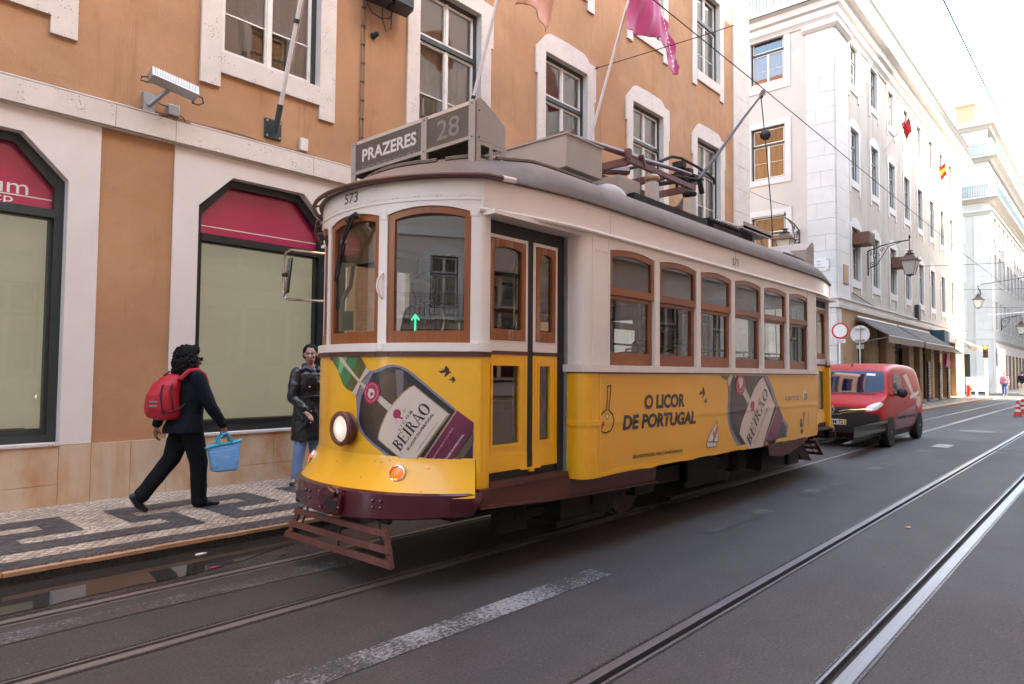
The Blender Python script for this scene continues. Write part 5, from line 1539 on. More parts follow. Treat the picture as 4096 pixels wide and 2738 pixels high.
# ---------- truck, wheels
mb = MB()
mb.box(4.4, 10.0, 3.40, 5.2, .56, .64)
mb.box(5.2, 9.2, 3.66, 3.74, .30, .46); mb.box(5.2, 9.2, 4.86, 4.94, .30, .46)
mb.box(4.7, 5.5, 3.62, 4.9, .17, .50); mb.box(4.62, 5.34, 3.60, 3.70, .15, .2)
mb.box(6.5, 8.0, 3.55, 3.68, .14, .17); mb.box(6.9, 7.7, 3.6, 5.0, .2, .5); mb.box(8.8, 9.6, 3.5, 5.1, .22, .5); mb.box(3.7, 4.4, 3.9, 4.7, .3, .55)
mb.box(9.75, 10.15, 3.5, 3.7, .2, .6)
for x in (5.15, 6.9, 8.2, 9.3): mb.box(x, x + .06, 3.6, 3.66, .28, .56)
mb.box(4.0, 4.35, 3.7, 3.78, .18, .36); mb.tube([(3.5, 3.72, .38), (5.0, 3.72, .36)], .02, 6); mb.tube([(4.2, 3.72, .30), (4.55, 3.72, .30)], .045, 8)
for x in (6.05, 8.35):
    mb.box(x - .18, x + .18, 3.6, 3.72, .26, .5)
    for k in range(5): mb.tube([(x + (-.3 if k % 2 else .3), 3.66, .46 + .02 * k), (x, 3.66, .40 + .02 * k)], .02, 5)
mb.prism([(10.2, .55), (10.6, .42), (10.95, .14), (10.5, .2), (10.3, .4)], planeY(3.6), -.02, .02)
build('truck', mb, MATS['under_dark'], tram)
for x in (6.05, 8.35):
    for y, s_ in ((3.87, -1), (4.73, 1)):
        w = build('wheel', MB().lathe([(.05, -.05), (.24, -.045), (.27, -.03), (.305, -.03), (.305, .03), (.335, .035), (.335, .055), (.1, .055)], (x, y, .342), (0, -s_, 0), 28), MATS['wheel_steel'], tram)
        build('axle_box', MB().lathe([(.07, 0), (.07, .12), (.03, .14)], (x, y + .04 * s_, .342), (0, s_, 0), 14), MATS['under_dark'], w)

# ---------- interior
mb = MB(); mb.box(3.45, 10.95, 3.42, 5.18, .69, .74); mb.box(3.2, 3.448, 3.6, 5.0, .69, .74); mb.box(10.952, 11.2, 3.6, 5.0, .69, .74); mb.box(4.55, 9.85, 3.22, 5.38, .64, .70); build('floor', mb, MATS['interior'], tram)
mb = MB(); mb.box(3.45, 10.95, 3.40, 5.20, 2.63, 2.67); mb.box(3.15, 3.448, 3.66, 4.94, 2.63, 2.67); mb.box(10.952, 11.25, 3.66, 4.94, 2.63, 2.67); build('ceiling', mb, MATS['interior_pale'], tram)
mb = MB(); mb.strip(frange(4.65, 9.9, 3), lambda u: .70, lambda u: 1.5, SPt, -.06, -.035); o = build('side_lining', mb, MATS['interior'], tram); mirror(o, y=True)
for x in (4.52, 9.84):
    mb = MB(); mb.ring([(3.25, .7), (3.95, .7), (3.95, 2.6), (3.25, 2.6)], [(3.36, 1.45), (3.87, 1.45), (3.87, 2.4), (3.36, 2.4)], planeX(x), -.02, .02)
    mb.ring([(4.65, .7), (5.35, .7), (5.35, 2.6), (4.65, 2.6)], [(4.73, 1.45), (5.24, 1.45), (5.24, 2.4), (4.73, 2.4)], planeX(x), -.02, .02)
    mb.prism([(3.95, 2.35), (4.65, 2.35), (4.65, 2.6), (3.95, 2.6)], planeX(x), -.02, .02)
    build('bulkhead', mb, MATS['interior'], tram)
def seat(x, y0, y1):
    s = MB(); s.box(x - .2, x + .2, y0, y1, 1.08, 1.15); s.box(x - .04, x + .0, y0 + .05, y1 - .05, .7, 1.08)
    s2 = MB(); s2.box(x + .17, x + .22, y0, y1, 1.15, 1.66)
    r = build('seat', s, MATS['seat_dark'], tram, bevel=.01); build('backrest', s2, MATS['seat_dark'], r, bevel=.02)
    build('grab_rail', MB().tube([(x + .21, y0 + .04, 1.5), (x + .23, y0 + .04, 1.72), (x + .21, (y0 + y1) / 2, 1.75), (x + .23, y1 - .04, 1.72), (x + .21, y1 - .04, 1.5)], .012, 6), MATS['chrome'], r)
for i in range(6):
    seat(5.25 + .80 * i, 3.30, 4.0); seat(5.25 + .80 * i, 4.6, 5.3)
mb = MB(); mb.tube([(4.35, 3.85, .74), (4.35, 3.85, 2.6)], .014, 8); mb.tube([(3.75, 3.6, 1.82), (4.1, 3.6, 1.82)], .012, 6); mb.tube([(3.6, 3.75, .74), (3.6, 3.75, 1.84), (4.0, 3.75, 1.84)], .012, 6); build('grab_pole', mb, MATS['chrome'], tram)
build('grab_pole', MB().tube([(3.95, 3.85, 1.75), (3.96, 3.86, 2.1)], .018, 6), MATS['yellow_rail'], tram)
# driver's blind, desk, controller, paper, added panel with glowing arrow in place of a reflected one
g = MB().strip(frange(-.40, .20, 12), lambda u: 2.28, lambda u: 2.62, FP, -.11, -.105); build('sun_blind', g, MATS['blind_tan'], tram)
mb = MB().strip(frange(-.95, .95, 30), lambda u: 1.66, lambda u: 1.70, FP, -.30, -.055); build('dashboard', mb, MATS['interior_pale'], tram)
ct = build('controller', MB().box(3.42, 3.68, 4.45, 4.72, .74, 1.72), MATS['under_dark'], tram, bevel=.02)
build('handwheel', MB().tube([(3.50 + .15 * math.cos(t), 3.98 + .0, 1.86 + .15 * math.sin(t)) for t in frange(0, 2 * PI, 24)], .013, 8).tube([(3.50 + .15 * math.cos(t) * .12, 3.98, 1.86 + .018 * math.sin(t)) for t in frange(0, 2 * PI, 8)], .02, 8).tube([(3.36, 3.98, 1.80), (3.64, 3.98, 1.92)], .01, 6).tube([(3.55, 3.98, 1.72), (3.45, 3.98, 2.0)], .01, 6), MATS['chrome'], tram)
build('papers', MB().obox((3.20, 4.45, 1.715), (.05, .13, .012), Matrix.Rotation(rad(8), 3, 'Z')).obox((3.22, 4.33, 1.74), (.04, .08, .006), Matrix.Rotation(rad(-12), 3, 'Y')), MATS['white_print'], tram)
mb = MB(); mb.tube([(3.22, 4.75, 1.95), (3.22, 4.72, 2.05), (3.22, 4.62, 2.15), (3.22, 4.58, 2.35)], .018, 6); mb.box(3.18, 3.28, 4.66, 4.80, 1.80, 1.95); build('desk_lamp', mb, MATS['tram_white'], tram)
build('driver_post', MB().tube([(3.55, 4.62, .74), (3.55, 4.62, 2.6)], .05, 8), MATS['interior'], tram)
sc_ = build('added_arrow_panel', MB().prism([(.47, 1.73), (.62, 1.73), (.62, 1.93), (.47, 1.93)], FP, -.14, -.12), MATS['black_gloss'], tram, bevel=.006)
build('added_glow_arrow', MB().prism([(.535, 1.755), (.552, 1.755), (.552, 1.855), (.575, 1.83), (.582, 1.842), (.5435, 1.885), (.505, 1.842), (.512, 1.83), (.535, 1.855)], FP, -.12, -.117), MATS['green_lit'], sc_)  # added glow for a signal arrow reflected in the windscreen
tb('phone_cord', [FP(.2 + .12 * t, 1.73 + .07 * t + .012 * math.sin(t * 50), -.1 + .012 * math.cos(t * 50)) for t in frange(0, 1, 60)], .004, 'rubber', tram, 5)
tb('coat', [(4.25, 3.55, 1.05), (4.25, 3.55, 1.2), (4.25, 3.55, 1.36)], [.07, .09, .03], 'pink_cloth')

# ---------- roof equipment
sg_ = MB()
PX = lambda a, b, o: (a, o, b)      # (x,z) profile extruded along y
prof = [(3.50, 3.18), (3.50, 3.455), (3.515, 3.485), (3.55, 3.50), (3.60, 3.485), (3.83, 3.35), (3.83, 3.18)]
sg_.prism(prof, PX, 3.50, 3.512); sg_.prism(prof, PX, 5.028, 5.04)
sg_.prism([(3.50, 3.448), (3.515, 3.485), (3.55, 3.50), (3.60, 3.485), (3.83, 3.35), (3.83, 3.34), (3.60, 3.475), (3.55, 3.488), (3.522, 3.476), (3.508, 3.448)], PX, 3.512, 5.028)
sg_.box(3.82, 3.83, 3.512, 5.028, 3.18, 3.34)
for y in (3.50, 4.035, 4.975): sg_.box(3.494, 3.515, y, y + .065, 3.0 if y < 4.9 else 3.05, 3.47)
sg_.box(3.496, 3.514, 3.565, 4.975, 3.185, 3.212)
ds = build('destination_sign', sg_, MATS['box_grey'], tram)
fm_ = MB(); fm_.ring([(3.50, 2.98), (3.84, 2.98), (3.84, 3.178), (3.50, 3.178)], [(3.56, 3.05), (3.78, 3.05), (3.78, 3.15), (3.56, 3.15)], PX, 3.50, 3.512); fm_.box(3.655, 3.69, 3.50, 3.512, 3.05, 3.15)
build('foot', fm_, MATS['box_grey'], ds)
FSg = lambda u, z, o: (3.503 - o, 5.04 - u, z)
build('sign_face', MB().prism(rectp(.065, .94, 3.19, 3.452), FSg, -.01, 0).prism(rectp(1.0, 1.475, 3.212, 3.452), FSg, -.01, 0), MATS['sign_face'], ds)
text_on('lettering', 'PRAZERES', FSg, .003, .155, 3.285, .72, .105, 0, MATS['sign_text'], ds, weight=.028, cut=0)
text_on('lettering', '28', FSg, .003, 1.12, 3.255, .25, .155, 0, MATS['sign_text_dim'], ds, weight=.008, cut=0)
text_on('lettering', 'PORTUGAL', FSg, .003, .16, 3.195, .74, .045, 0, MATS['sign_text_dim'], ds, cut=0)
bs_ = MB()
for y in (3.53, 4.065, 5.005):
    for z in (3.2, 3.45): bs_.sphere((3.493, y, z), .007, 6)
for z in (3.2, 3.4): bs_.sphere((3.54, 3.498, z), .007, 6)
build('screw_head', bs_, MATS['iron'], ds)
mirror(ds, x=True, parent=tram)
for ch in [c for c in tram.children if c.name.startswith('destination_sign') and c.scale.x < 0]:
    for g in list(ch.children):
        if g.name.startswith('lettering'): bpy.data.objects.remove(g)
bx = build('resistor_box', MB().box(5.13, 5.73, 3.90, 5.05, 3.43, 3.75), MATS['box_grey'], tram, bevel=.006)
build('box_leg', MB().box(5.2, 5.26, 4.0, 4.9, 3.2, 3.43).box(5.6, 5.66, 4.0, 4.9, 3.2, 3.43), MATS['under_dark'], bx)
build('box_lid', MB().box(5.115, 5.745, 3.885, 5.065, 3.745, 3.76), MATS['box_grey'], bx)
for x in (5.66, 10.35):
    build('roof_ventilator', MB().sphere((x, 3.80, 3.13), (.235, .22, .22), 26), MATS['box_grey'], tram)
build('roof_box', MB().box(6.17, 6.60, 3.98, 4.6, 3.42, 3.60), MATS['box_grey'], tram, bevel=.005)
build('roof_plank', MB().box(6.35, 8.1, 3.90, 4.0, 3.24, 3.43).box(6.35, 8.1, 4.6, 4.7, 3.24, 3.43), MATS['under_dark'], tram)
tb('cable_hose', [(5.05, 4.3, 3.32), (5.0, 4.15, 3.30), (4.9, 4.1, 3.3), (4.7, 4.05, 3.28)], .022, 'box_grey')
def standoff(x, y):
    s = MB(); s.prism([(x - .07, 3.40), (x + .07, 3.40), (x + .045, 3.66), (x - .045, 3.66)], PX, y - .06, y + .06)
    r = build('standoff', s, MATS['galv'], tram)
    build('insulator', MB().lathe([(.045, 0), (.05, .02), (.085, .035), (.09, .06), (.07, .085), (.03, .1)], (x, y, 3.655), (0, 0, 1), 18), MATS['insulator' if x < 7.5 else 'under_dark'], r)
for x in (6.86, 7.78):
    for y in (3.98, 4.64): standoff(x, y)
mb = MB()
mb.box(6.40, 7.95, 3.98, 4.03, 3.79, 3.85); mb.box(6.40, 7.95, 4.60, 4.65, 3.79, 3.85)
for x in (6.42, 7.2, 7.9): mb.box(x, x + .05, 4.03, 4.60, 3.78, 3.86)
mb.box(6.40, 6.46, 4.0, 4.06, 3.85, 3.95); mb.obox((6.68, 4.0, 3.87), (.015, .03, .07), Matrix.Rotation(rad(-25), 3, 'Y'))
tf = build('trolley_frame', mb, MATS['pole_maroon'], tram)
mb = MB()
for x, z in ((7.95, 4.0), (8.15, 4.05), (8.3, 4.15), (8.1, 4.2), (8.45, 4.1)): mb.box(x - .06, x + .06, 4.22, 4.36, z - .03, z + .05)
mb.tube([(7.6, 4.3, 3.86), (8.1, 4.3, 4.0), (8.55, 4.3, 4.15)], .03, 6); mb.tube([(8.05, 4.3, 3.9), (8.05, 4.3, 4.25)], .02, 6); mb.tube([(8.3, 4.2, 3.95), (8.55, 4.35, 4.2)], .018, 6); mb.tube([(7.7, 4.15, 3.95), (8.5, 4.15, 4.08)], .014, 6)
for t in range(8): mb.tube([(8.05 + .035 * math.cos(a) + t * .03, 4.3 + .035 * math.sin(a), 4.1) for a in frange(0, 6.28, 8)], .008, 4)
mb.obox((8.1, 3.99, 3.88), (.014, .03, .10), Matrix.Rotation(rad(-25), 3, 'Y'))
build('trolley_mechanism', mb, MATS['under_dark'], tf)
build('trolley_bow', MB().tube([(6.97, 4.4, 3.92), (7.81, 4.4, 4.22), (8.1, 4.4, 4.35), (8.36, 4.4, 4.39), (8.82, 4.4, 4.38), (9.2, 4.4, 4.35), (9.36, 4.4, 4.32), (9.39, 4.4, 4.25)], .02, 6), MATS['under_dark'], tf)
tp_ = build('trolley_pole', MB().tube([(8.06, 4.3, 3.62), (8.55, 4.3, 4.05), (9.4, 4.3, 4.76), (10.2, 4.3, 5.45), (10.92, 4.3, 6.04)], [.032, .027, .023, .019, .016], 10), MATS['pole_steel'], tram)
build('pole_head', MB().tube([(10.90, 4.3, 6.0), (10.98, 4.3, 6.12)], .035, 8).lathe([(.05, -.02), (.03, -.005), (.03, .005), (.05, .02)], (10.99, 4.3, 6.10), (0, 1, 0), 14).box(7.98, 8.14, 4.22, 4.38, 3.52, 3.64), MATS['fender_brown'], tp_)
build('pole_rope', MB().tube([(10.90, 4.3, 5.98), (11.1, 4.3, 5.2), (11.3, 4.3, 4.2), (11.42, 4.3, 3.0), (11.50, 4.3, 1.2)], .009, 5), MATS['cable_black'], tp_)
build('rope_catcher', MB().sphere((11.08, 4.3, 5.42), .09, 16), MATS['iron'], tp_)
mb = MB(); mb.tube([(5.36, 4.1, 3.85), (6.74, 4.1, 3.94), (6.76, 4.1, 3.94), (7.6, 4.1, 4.01), (8.05, 4.1, 4.04)], [.026, .038, .03, .026, .022], 10)
sp2 = build('stowed_pole', mb, MATS['pole_maroon'], tram)
build('pole_tip', MB().tube([(5.28, 3.93, 3.80), (5.28, 4.45, 3.79)], .032, 10).tube([(5.32, 4.1, 3.83), (5.5, 4.1, 3.86)], .04, 8), MATS['pole_maroon'], sp2)
tb('cable_hose', [(5.75, 4.4, 3.66), (6.4, 4.4, 3.78), (7.0, 4.4, 3.90)], .048, 'pole_maroon')
mb = MB(); mb.box(9.39, 10.4, 3.96, 4.7, 3.55, 3.585); mb.box(9.39, 10.4, 3.96, 3.975, 3.53, 3.64)
rp = build('rear_roof_box', mb, MATS['box_grey'], tram)
mb = MB(); mb.box(8.5, 9.4, 4.0, 4.6, 3.40, 3.47)
for i in range(14): mb.tube([(8.35 + .075 * i, 3.98, 3.50), (8.35 + .075 * i, 4.6, 3.50)], .022, 5)
mb.box(9.0, 9.9, 4.05, 4.5, 3.28, 3.53); build('resistor_grid', mb, MATS['under_dark'], rp)
tb('roof_conduit', [(8.4, 4.3, 3.56), (9.4, 4.3, 3.68), (10.6, 4.3, 3.72), (10.85, 4.3, 3.68), (10.92, 4.3, 3.55)], .03, 'box_grey')
tb('roof_hook', [(8.75, 4.6, 3.45), (8.75, 4.6, 3.74), (8.80, 4.6, 3.80), (8.88, 4.6, 3.78)], .014, 'under_dark')

# ---------- vinyl pictures and lettering
DEC={"f_body":[[0.087,1.283],[0.103,1.227],[0.108,1.163],[0.102,1.112],[0.117,1.062],[0.152,1.013],[0.202,0.975],[0.275,0.933],[0.347,0.894],[0.402,0.865],[0.68,0.859],[1.025,0.856],[1.026,1.117],[0.911,1.202],[0.818,1.275],[0.692,1.376],[0.593,1.455],[0.531,1.491],[0.489,1.506],[0.432,1.514],[0.38,1.51],[0.327,1.493],[0.279,1.474],[0.246,1.469],[0.225,1.473]],"f_in":[[0.145,1.284],[0.135,1.228],[0.127,1.164],[0.125,1.113],[0.139,1.069],[0.188,1.009],[0.274,0.954],[0.451,0.861],[0.667,0.861],[1.021,0.859],[1.021,1.102],[0.881,1.209],[0.787,1.28],[0.659,1.382],[0.552,1.461],[0.49,1.491],[0.432,1.499],[0.373,1.49],[0.319,1.465],[0.255,1.452],[0.197,1.356]],"f_amber":[[0.182,1.267],[0.156,1.203],[0.15,1.14],[0.164,1.09],[0.222,1.042],[0.305,1.015],[0.351,1.086],[0.402,1.18],[0.465,1.262],[0.534,1.325],[0.574,1.363],[0.532,1.417],[0.476,1.454],[0.418,1.459],[0.359,1.44],[0.329,1.396],[0.266,1.307]],"f_shine":[[0.454,1.478],[0.518,1.477],[0.521,1.362],[0.507,1.312],[0.472,1.275],[0.463,1.386]],"f_purple":[[0.912,1.2],[1.026,1.118],[1.026,1.071],[0.879,0.855],[0.683,0.861]],"f_gold":[[0.905,1.206],[0.914,1.2],[0.686,0.86],[0.675,0.861]],"f_olive":[[1.027,1.053],[1.027,0.981],[0.975,0.903],[0.939,0.856],[0.888,0.855]],"f_label_b":[[0.604,1.372],[0.866,1.174],[0.635,0.858],[0.504,0.857],[0.312,0.981],[0.316,1.022],[0.339,1.085],[0.383,1.172],[0.441,1.248],[0.517,1.324],[0.571,1.361]],"f_label":[[0.603,1.365],[0.857,1.171],[0.628,0.862],[0.509,0.862],[0.322,0.985],[0.326,1.019],[0.348,1.082],[0.392,1.168],[0.449,1.242],[0.524,1.316],[0.576,1.355]],"f_lline":[[0.844,1.169],[0.849,1.164],[0.629,0.862],[0.623,0.862]],"f_neck":[[-0.26,1.611],[-0.264,1.548],[-0.179,1.489],[-0.123,1.426],[-0.087,1.377],[-0.041,1.339],[0.054,1.307],[0.115,1.355],[0.194,1.49],[0.187,1.502],[0.155,1.544],[0.123,1.574],[0.069,1.601],[0.005,1.607]],"f_neckd":[[0.123,1.571],[-0.037,1.348],[0.054,1.309],[0.115,1.355],[0.192,1.49],[0.155,1.544]],"f_neckl":[[-0.149,1.456],[-0.108,1.443],[0.005,1.599],[-0.029,1.606],[-0.114,1.606]],"f_ribbon":[[-0.218,1.611],[-0.139,1.609],[0.128,1.403],[0.179,1.369],[0.21,1.362],[0.186,1.33],[0.143,1.365],[0.089,1.406]],"f_ribbon2":[[0.327,1.295],[0.434,1.226],[0.4,1.185],[0.294,1.263]],"f_tip":[[-0.408,1.614],[-0.247,1.611],[-0.293,1.548]],"f_tip2":[[-0.267,1.612],[-0.218,1.611],[-0.264,1.548],[-0.3,1.548]],"f_twine":[[0.196,1.495],[0.236,1.469],[0.147,1.394],[0.092,1.283],[0.044,1.306],[0.118,1.393]],"f_seal":[[0.327,1.307],[0.323,1.29],[0.315,1.273],[0.305,1.259],[0.292,1.247],[0.277,1.238],[0.261,1.233],[0.244,1.232],[0.227,1.235],[0.212,1.242],[0.198,1.252],[0.188,1.266],[0.18,1.282],[0.177,1.299],[0.177,1.317],[0.182,1.335],[0.19,1.352],[0.202,1.366],[0.216,1.378],[0.232,1.387],[0.249,1.392],[0.266,1.392],[0.282,1.389],[0.296,1.382],[0.308,1.371],[0.318,1.358],[0.324,1.342],[0.327,1.325]],"f_seal_o":[[0.31,1.309],[0.306,1.293],[0.298,1.278],[0.287,1.265],[0.274,1.255],[0.259,1.25],[0.244,1.248],[0.229,1.251],[0.216,1.259],[0.205,1.27],[0.197,1.284],[0.193,1.3],[0.193,1.317],[0.198,1.334],[0.206,1.35],[0.218,1.362],[0.231,1.372],[0.247,1.377],[0.262,1.379],[0.276,1.375],[0.289,1.368],[0.299,1.356],[0.306,1.342],[0.31,1.326]],"f_seal_i":[[0.306,1.31],[0.302,1.294],[0.295,1.28],[0.285,1.268],[0.273,1.259],[0.259,1.253],[0.245,1.252],[0.231,1.255],[0.218,1.262],[0.208,1.272],[0.201,1.286],[0.197,1.301],[0.198,1.317],[0.202,1.333],[0.21,1.347],[0.22,1.36],[0.233,1.369],[0.247,1.374],[0.261,1.375],[0.275,1.372],[0.287,1.365],[0.296,1.354],[0.303,1.341],[0.306,1.326]],"f_crest":[[0.224,1.338],[0.257,1.342],[0.278,1.333],[0.284,1.308],[0.271,1.276],[0.242,1.269],[0.225,1.281],[0.229,1.3],[0.216,1.306],[0.228,1.319]],"f_crest_m":[[0.245,1.313],[0.266,1.317],[0.271,1.298],[0.254,1.288],[0.242,1.297]],"f_tree":[[0.442,1.163],[0.449,1.191],[0.47,1.202],[0.495,1.197],[0.508,1.174],[0.499,1.15],[0.516,1.144],[0.525,1.146],[0.517,1.132],[0.506,1.134],[0.489,1.143],[0.468,1.136],[0.45,1.142]],"f_swallow1":[[0.873,1.463],[0.853,1.472],[0.85,1.487],[0.827,1.511],[0.837,1.493],[0.836,1.479],[0.816,1.478],[0.79,1.493],[0.808,1.476],[0.777,1.47],[0.813,1.467],[0.796,1.456],[0.825,1.464],[0.831,1.454],[0.812,1.429],[0.838,1.44],[0.855,1.458]],"f_swallow2":[[0.904,1.41],[0.893,1.415],[0.891,1.424],[0.878,1.437],[0.884,1.426],[0.882,1.418],[0.871,1.418],[0.855,1.425],[0.866,1.416],[0.85,1.412],[0.87,1.411],[0.859,1.405],[0.877,1.409],[0.881,1.403],[0.869,1.389],[0.886,1.398],[0.895,1.407]],"s_body":[[7.029,1.387],[7.064,1.325],[7.048,1.233],[7.026,1.141],[7.016,1.065],[7.028,0.95],[7.067,0.871],[7.12,0.806],[7.211,0.723],[7.351,0.626],[7.99,0.621],[8.728,0.608],[8.808,0.817],[8.615,0.942],[8.451,1.099],[8.316,1.276],[8.139,1.443],[7.986,1.448],[7.057,1.45]],"s_in":[[7.11,1.386],[7.109,1.324],[7.099,1.232],[7.08,1.14],[7.069,1.063],[7.082,0.947],[7.13,0.867],[7.203,0.801],[7.305,0.724],[7.467,0.625],[8.012,0.622],[8.691,0.61],[8.733,0.803],[8.519,0.946],[8.358,1.101],[8.225,1.277],[8.029,1.443],[7.185,1.449]],"s_amber":[[7.471,1.441],[7.183,1.324],[7.125,1.107],[7.159,0.951],[7.345,0.839],[7.523,1.054],[7.625,1.172],[7.813,1.35],[7.921,1.441]],"s_label":[[7.99,1.434],[8.346,1.089],[7.947,0.619],[7.565,0.621],[7.497,0.67],[7.312,0.81],[7.365,0.917],[7.484,1.047],[7.585,1.157],[7.73,1.301],[7.877,1.391]],"s_purple":[[8.451,1.099],[8.615,0.942],[8.527,0.814],[8.347,0.612],[7.98,0.618],[8.193,0.832],[8.321,0.981]],"s_gold":[[8.452,1.112],[8.463,1.094],[7.99,0.617],[7.96,0.618]],"s_neck":[[6.845,1.45],[7.075,1.45],[7.011,1.391],[6.949,1.406],[6.888,1.429]],"s_twine":[[7.075,1.45],[7.152,1.45],[7.064,1.325],[7.011,1.391]],"s_ribbon":[[7.478,1.32],[7.615,1.18],[7.544,1.134],[7.39,1.258]],"s_ribbon0":[[7.194,1.45],[7.244,1.45],[7.222,1.417]],"s_seal":[[7.471,1.343],[7.465,1.318],[7.454,1.294],[7.436,1.273],[7.415,1.255],[7.389,1.243],[7.362,1.235],[7.333,1.233],[7.306,1.237],[7.28,1.246],[7.258,1.26],[7.24,1.278],[7.227,1.3],[7.22,1.324],[7.219,1.348],[7.224,1.373],[7.235,1.396],[7.252,1.417],[7.273,1.435],[7.298,1.448],[7.407,1.447],[7.43,1.433],[7.449,1.414],[7.463,1.393],[7.47,1.368]],"s_seal_o":[[7.436,1.352],[7.431,1.329],[7.42,1.309],[7.403,1.291],[7.383,1.278],[7.36,1.27],[7.336,1.268],[7.312,1.272],[7.291,1.281],[7.274,1.295],[7.261,1.313],[7.254,1.333],[7.252,1.355],[7.257,1.377],[7.268,1.398],[7.284,1.415],[7.304,1.428],[7.327,1.437],[7.351,1.439],[7.374,1.436],[7.396,1.427],[7.414,1.413],[7.427,1.395],[7.435,1.374]],"s_seal_i":[[7.428,1.352],[7.423,1.331],[7.413,1.312],[7.398,1.295],[7.379,1.283],[7.358,1.276],[7.336,1.274],[7.315,1.277],[7.295,1.285],[7.279,1.299],[7.268,1.315],[7.261,1.335],[7.26,1.355],[7.265,1.376],[7.275,1.395],[7.289,1.411],[7.308,1.424],[7.328,1.431],[7.35,1.434],[7.372,1.431],[7.392,1.422],[7.408,1.409],[7.42,1.392],[7.427,1.373]],"s_crest":[[7.297,1.417],[7.373,1.421],[7.402,1.393],[7.387,1.337],[7.343,1.302],[7.305,1.314],[7.315,1.354],[7.287,1.374]],"s_tree":[[7.608,1.091],[7.621,1.14],[7.676,1.159],[7.723,1.145],[7.73,1.095],[7.694,1.064],[7.741,1.046],[7.704,1.039],[7.664,1.049],[7.623,1.042],[7.628,1.074]],"s_swallow1":[[6.502,1.273],[6.474,1.284],[6.477,1.306],[6.446,1.341],[6.458,1.306],[6.448,1.285],[6.429,1.282],[6.385,1.309],[6.413,1.282],[6.36,1.276],[6.416,1.272],[6.382,1.254],[6.442,1.266],[6.448,1.252],[6.416,1.215],[6.464,1.238],[6.485,1.263]],"s_swallow2":[[6.54,1.189],[6.524,1.196],[6.526,1.208],[6.509,1.227],[6.516,1.208],[6.51,1.196],[6.5,1.194],[6.475,1.21],[6.491,1.195],[6.461,1.191],[6.493,1.189],[6.473,1.179],[6.507,1.185],[6.51,1.178],[6.492,1.157],[6.519,1.17],[6.531,1.184]],"s_boat_sail":[[6.762,0.978],[6.753,0.926],[6.659,0.769],[6.528,0.775],[6.602,0.854]],"s_boat_sail2":[[6.778,0.917],[6.785,0.76],[6.726,0.759],[6.676,0.767],[6.752,0.859]],"s_boat_hull":[[6.517,0.765],[6.523,0.775],[6.742,0.755],[6.734,0.714],[6.528,0.716]],"s_cross1":[[6.67,0.885],[6.684,0.884],[6.683,0.818],[6.669,0.817]],"s_cross2":[[6.643,0.858],[6.705,0.858],[6.705,0.85],[6.643,0.85]],"s_gline":[[[4.726,1.356],[4.776,1.364],[4.764,1.269],[4.745,1.165],[4.77,1.145],[4.802,1.126],[4.817,1.083],[4.808,1.031],[4.77,0.991],[4.699,0.976],[4.644,0.99],[4.613,1.031],[4.607,1.072],[4.629,1.123],[4.671,1.149],[4.713,1.168],[4.726,1.27],[4.726,1.356]]],"s_ghole":[[4.741,1.11],[4.738,1.101],[4.731,1.094],[4.722,1.091],[4.713,1.092],[4.705,1.097],[4.701,1.105],[4.7,1.114],[4.704,1.122],[4.711,1.129],[4.72,1.132],[4.729,1.131],[4.736,1.127],[4.741,1.119]],"s_gred":[[4.653,1.075],[4.671,1.069],[4.677,1.043],[4.649,1.034],[4.658,1.008],[4.635,1.012],[4.625,1.041],[4.644,1.05]],"s_roos_red":[[9.363,0.967],[9.396,0.973],[9.418,0.955],[9.394,0.899],[9.361,0.905],[9.348,0.93]],"s_roos_blk":[[9.369,0.905],[9.388,0.899],[9.358,0.806],[9.329,0.77],[9.261,0.769],[9.222,0.794],[9.237,0.864],[9.279,0.89],[9.319,0.869],[9.309,0.809],[9.345,0.826]],"s_roos_r2":[[9.251,0.863],[9.292,0.871],[9.299,0.833],[9.255,0.828]],"s_roos_foot":[[9.349,0.715],[9.339,0.702],[9.321,0.692],[9.297,0.688],[9.273,0.691],[9.254,0.699],[9.242,0.711],[9.242,0.725],[9.251,0.738],[9.27,0.747],[9.293,0.752],[9.317,0.749],[9.337,0.741],[9.348,0.729]],"s_vert":[[9.552,0.96],[9.569,0.959],[9.54,0.77],[9.518,0.771]]}
TX={"BEIRAO":[0.502,0.907,0.379,0.915,0.082,-0.1],"LICOR":[0.497,1.053,0.17,0.944,0.02,0.09],"PORT":[0.566,0.915,0.317,0.947,0.019,-0.07],"BOTT":[0.839,0.854,0.219,0.97,0.012,0.01],"SCR":[0.746,0.858,0.262,0.994,0.014,-0.05],"CARR":[0.629,0.904,0.265,0.951,0.009,0.09],"19":[0.47,1.099,0.025,0.871,0.011,-0.11],"29":[0.53,1.179,0.026,0.92,0.011,-0.06],"573f":[-0.127,2.716,0.172,-0.075,0.075,-0.17],"OLICOR":[5.307,1.156,0.75,-0.005,0.119,-0.11],"DEPORT":[4.959,0.991,1.324,-0.008,0.124,0.23],"SEJA":[5.114,0.733,0.91,-0.019,0.019,0.14],"sBEI":[7.592,0.651,0.792,0.817,0.133,-0.07],"sLIC":[7.636,0.895,0.344,0.728,0.037,-0.39],"sPORT":[7.717,0.65,0.611,0.785,0.031,-0.36],"carris":[8.705,1.138,0.495,-0.002,0.081,-0.04],"logo":[9.301,1.186,0.236,-0.017,0.076,1.46]}

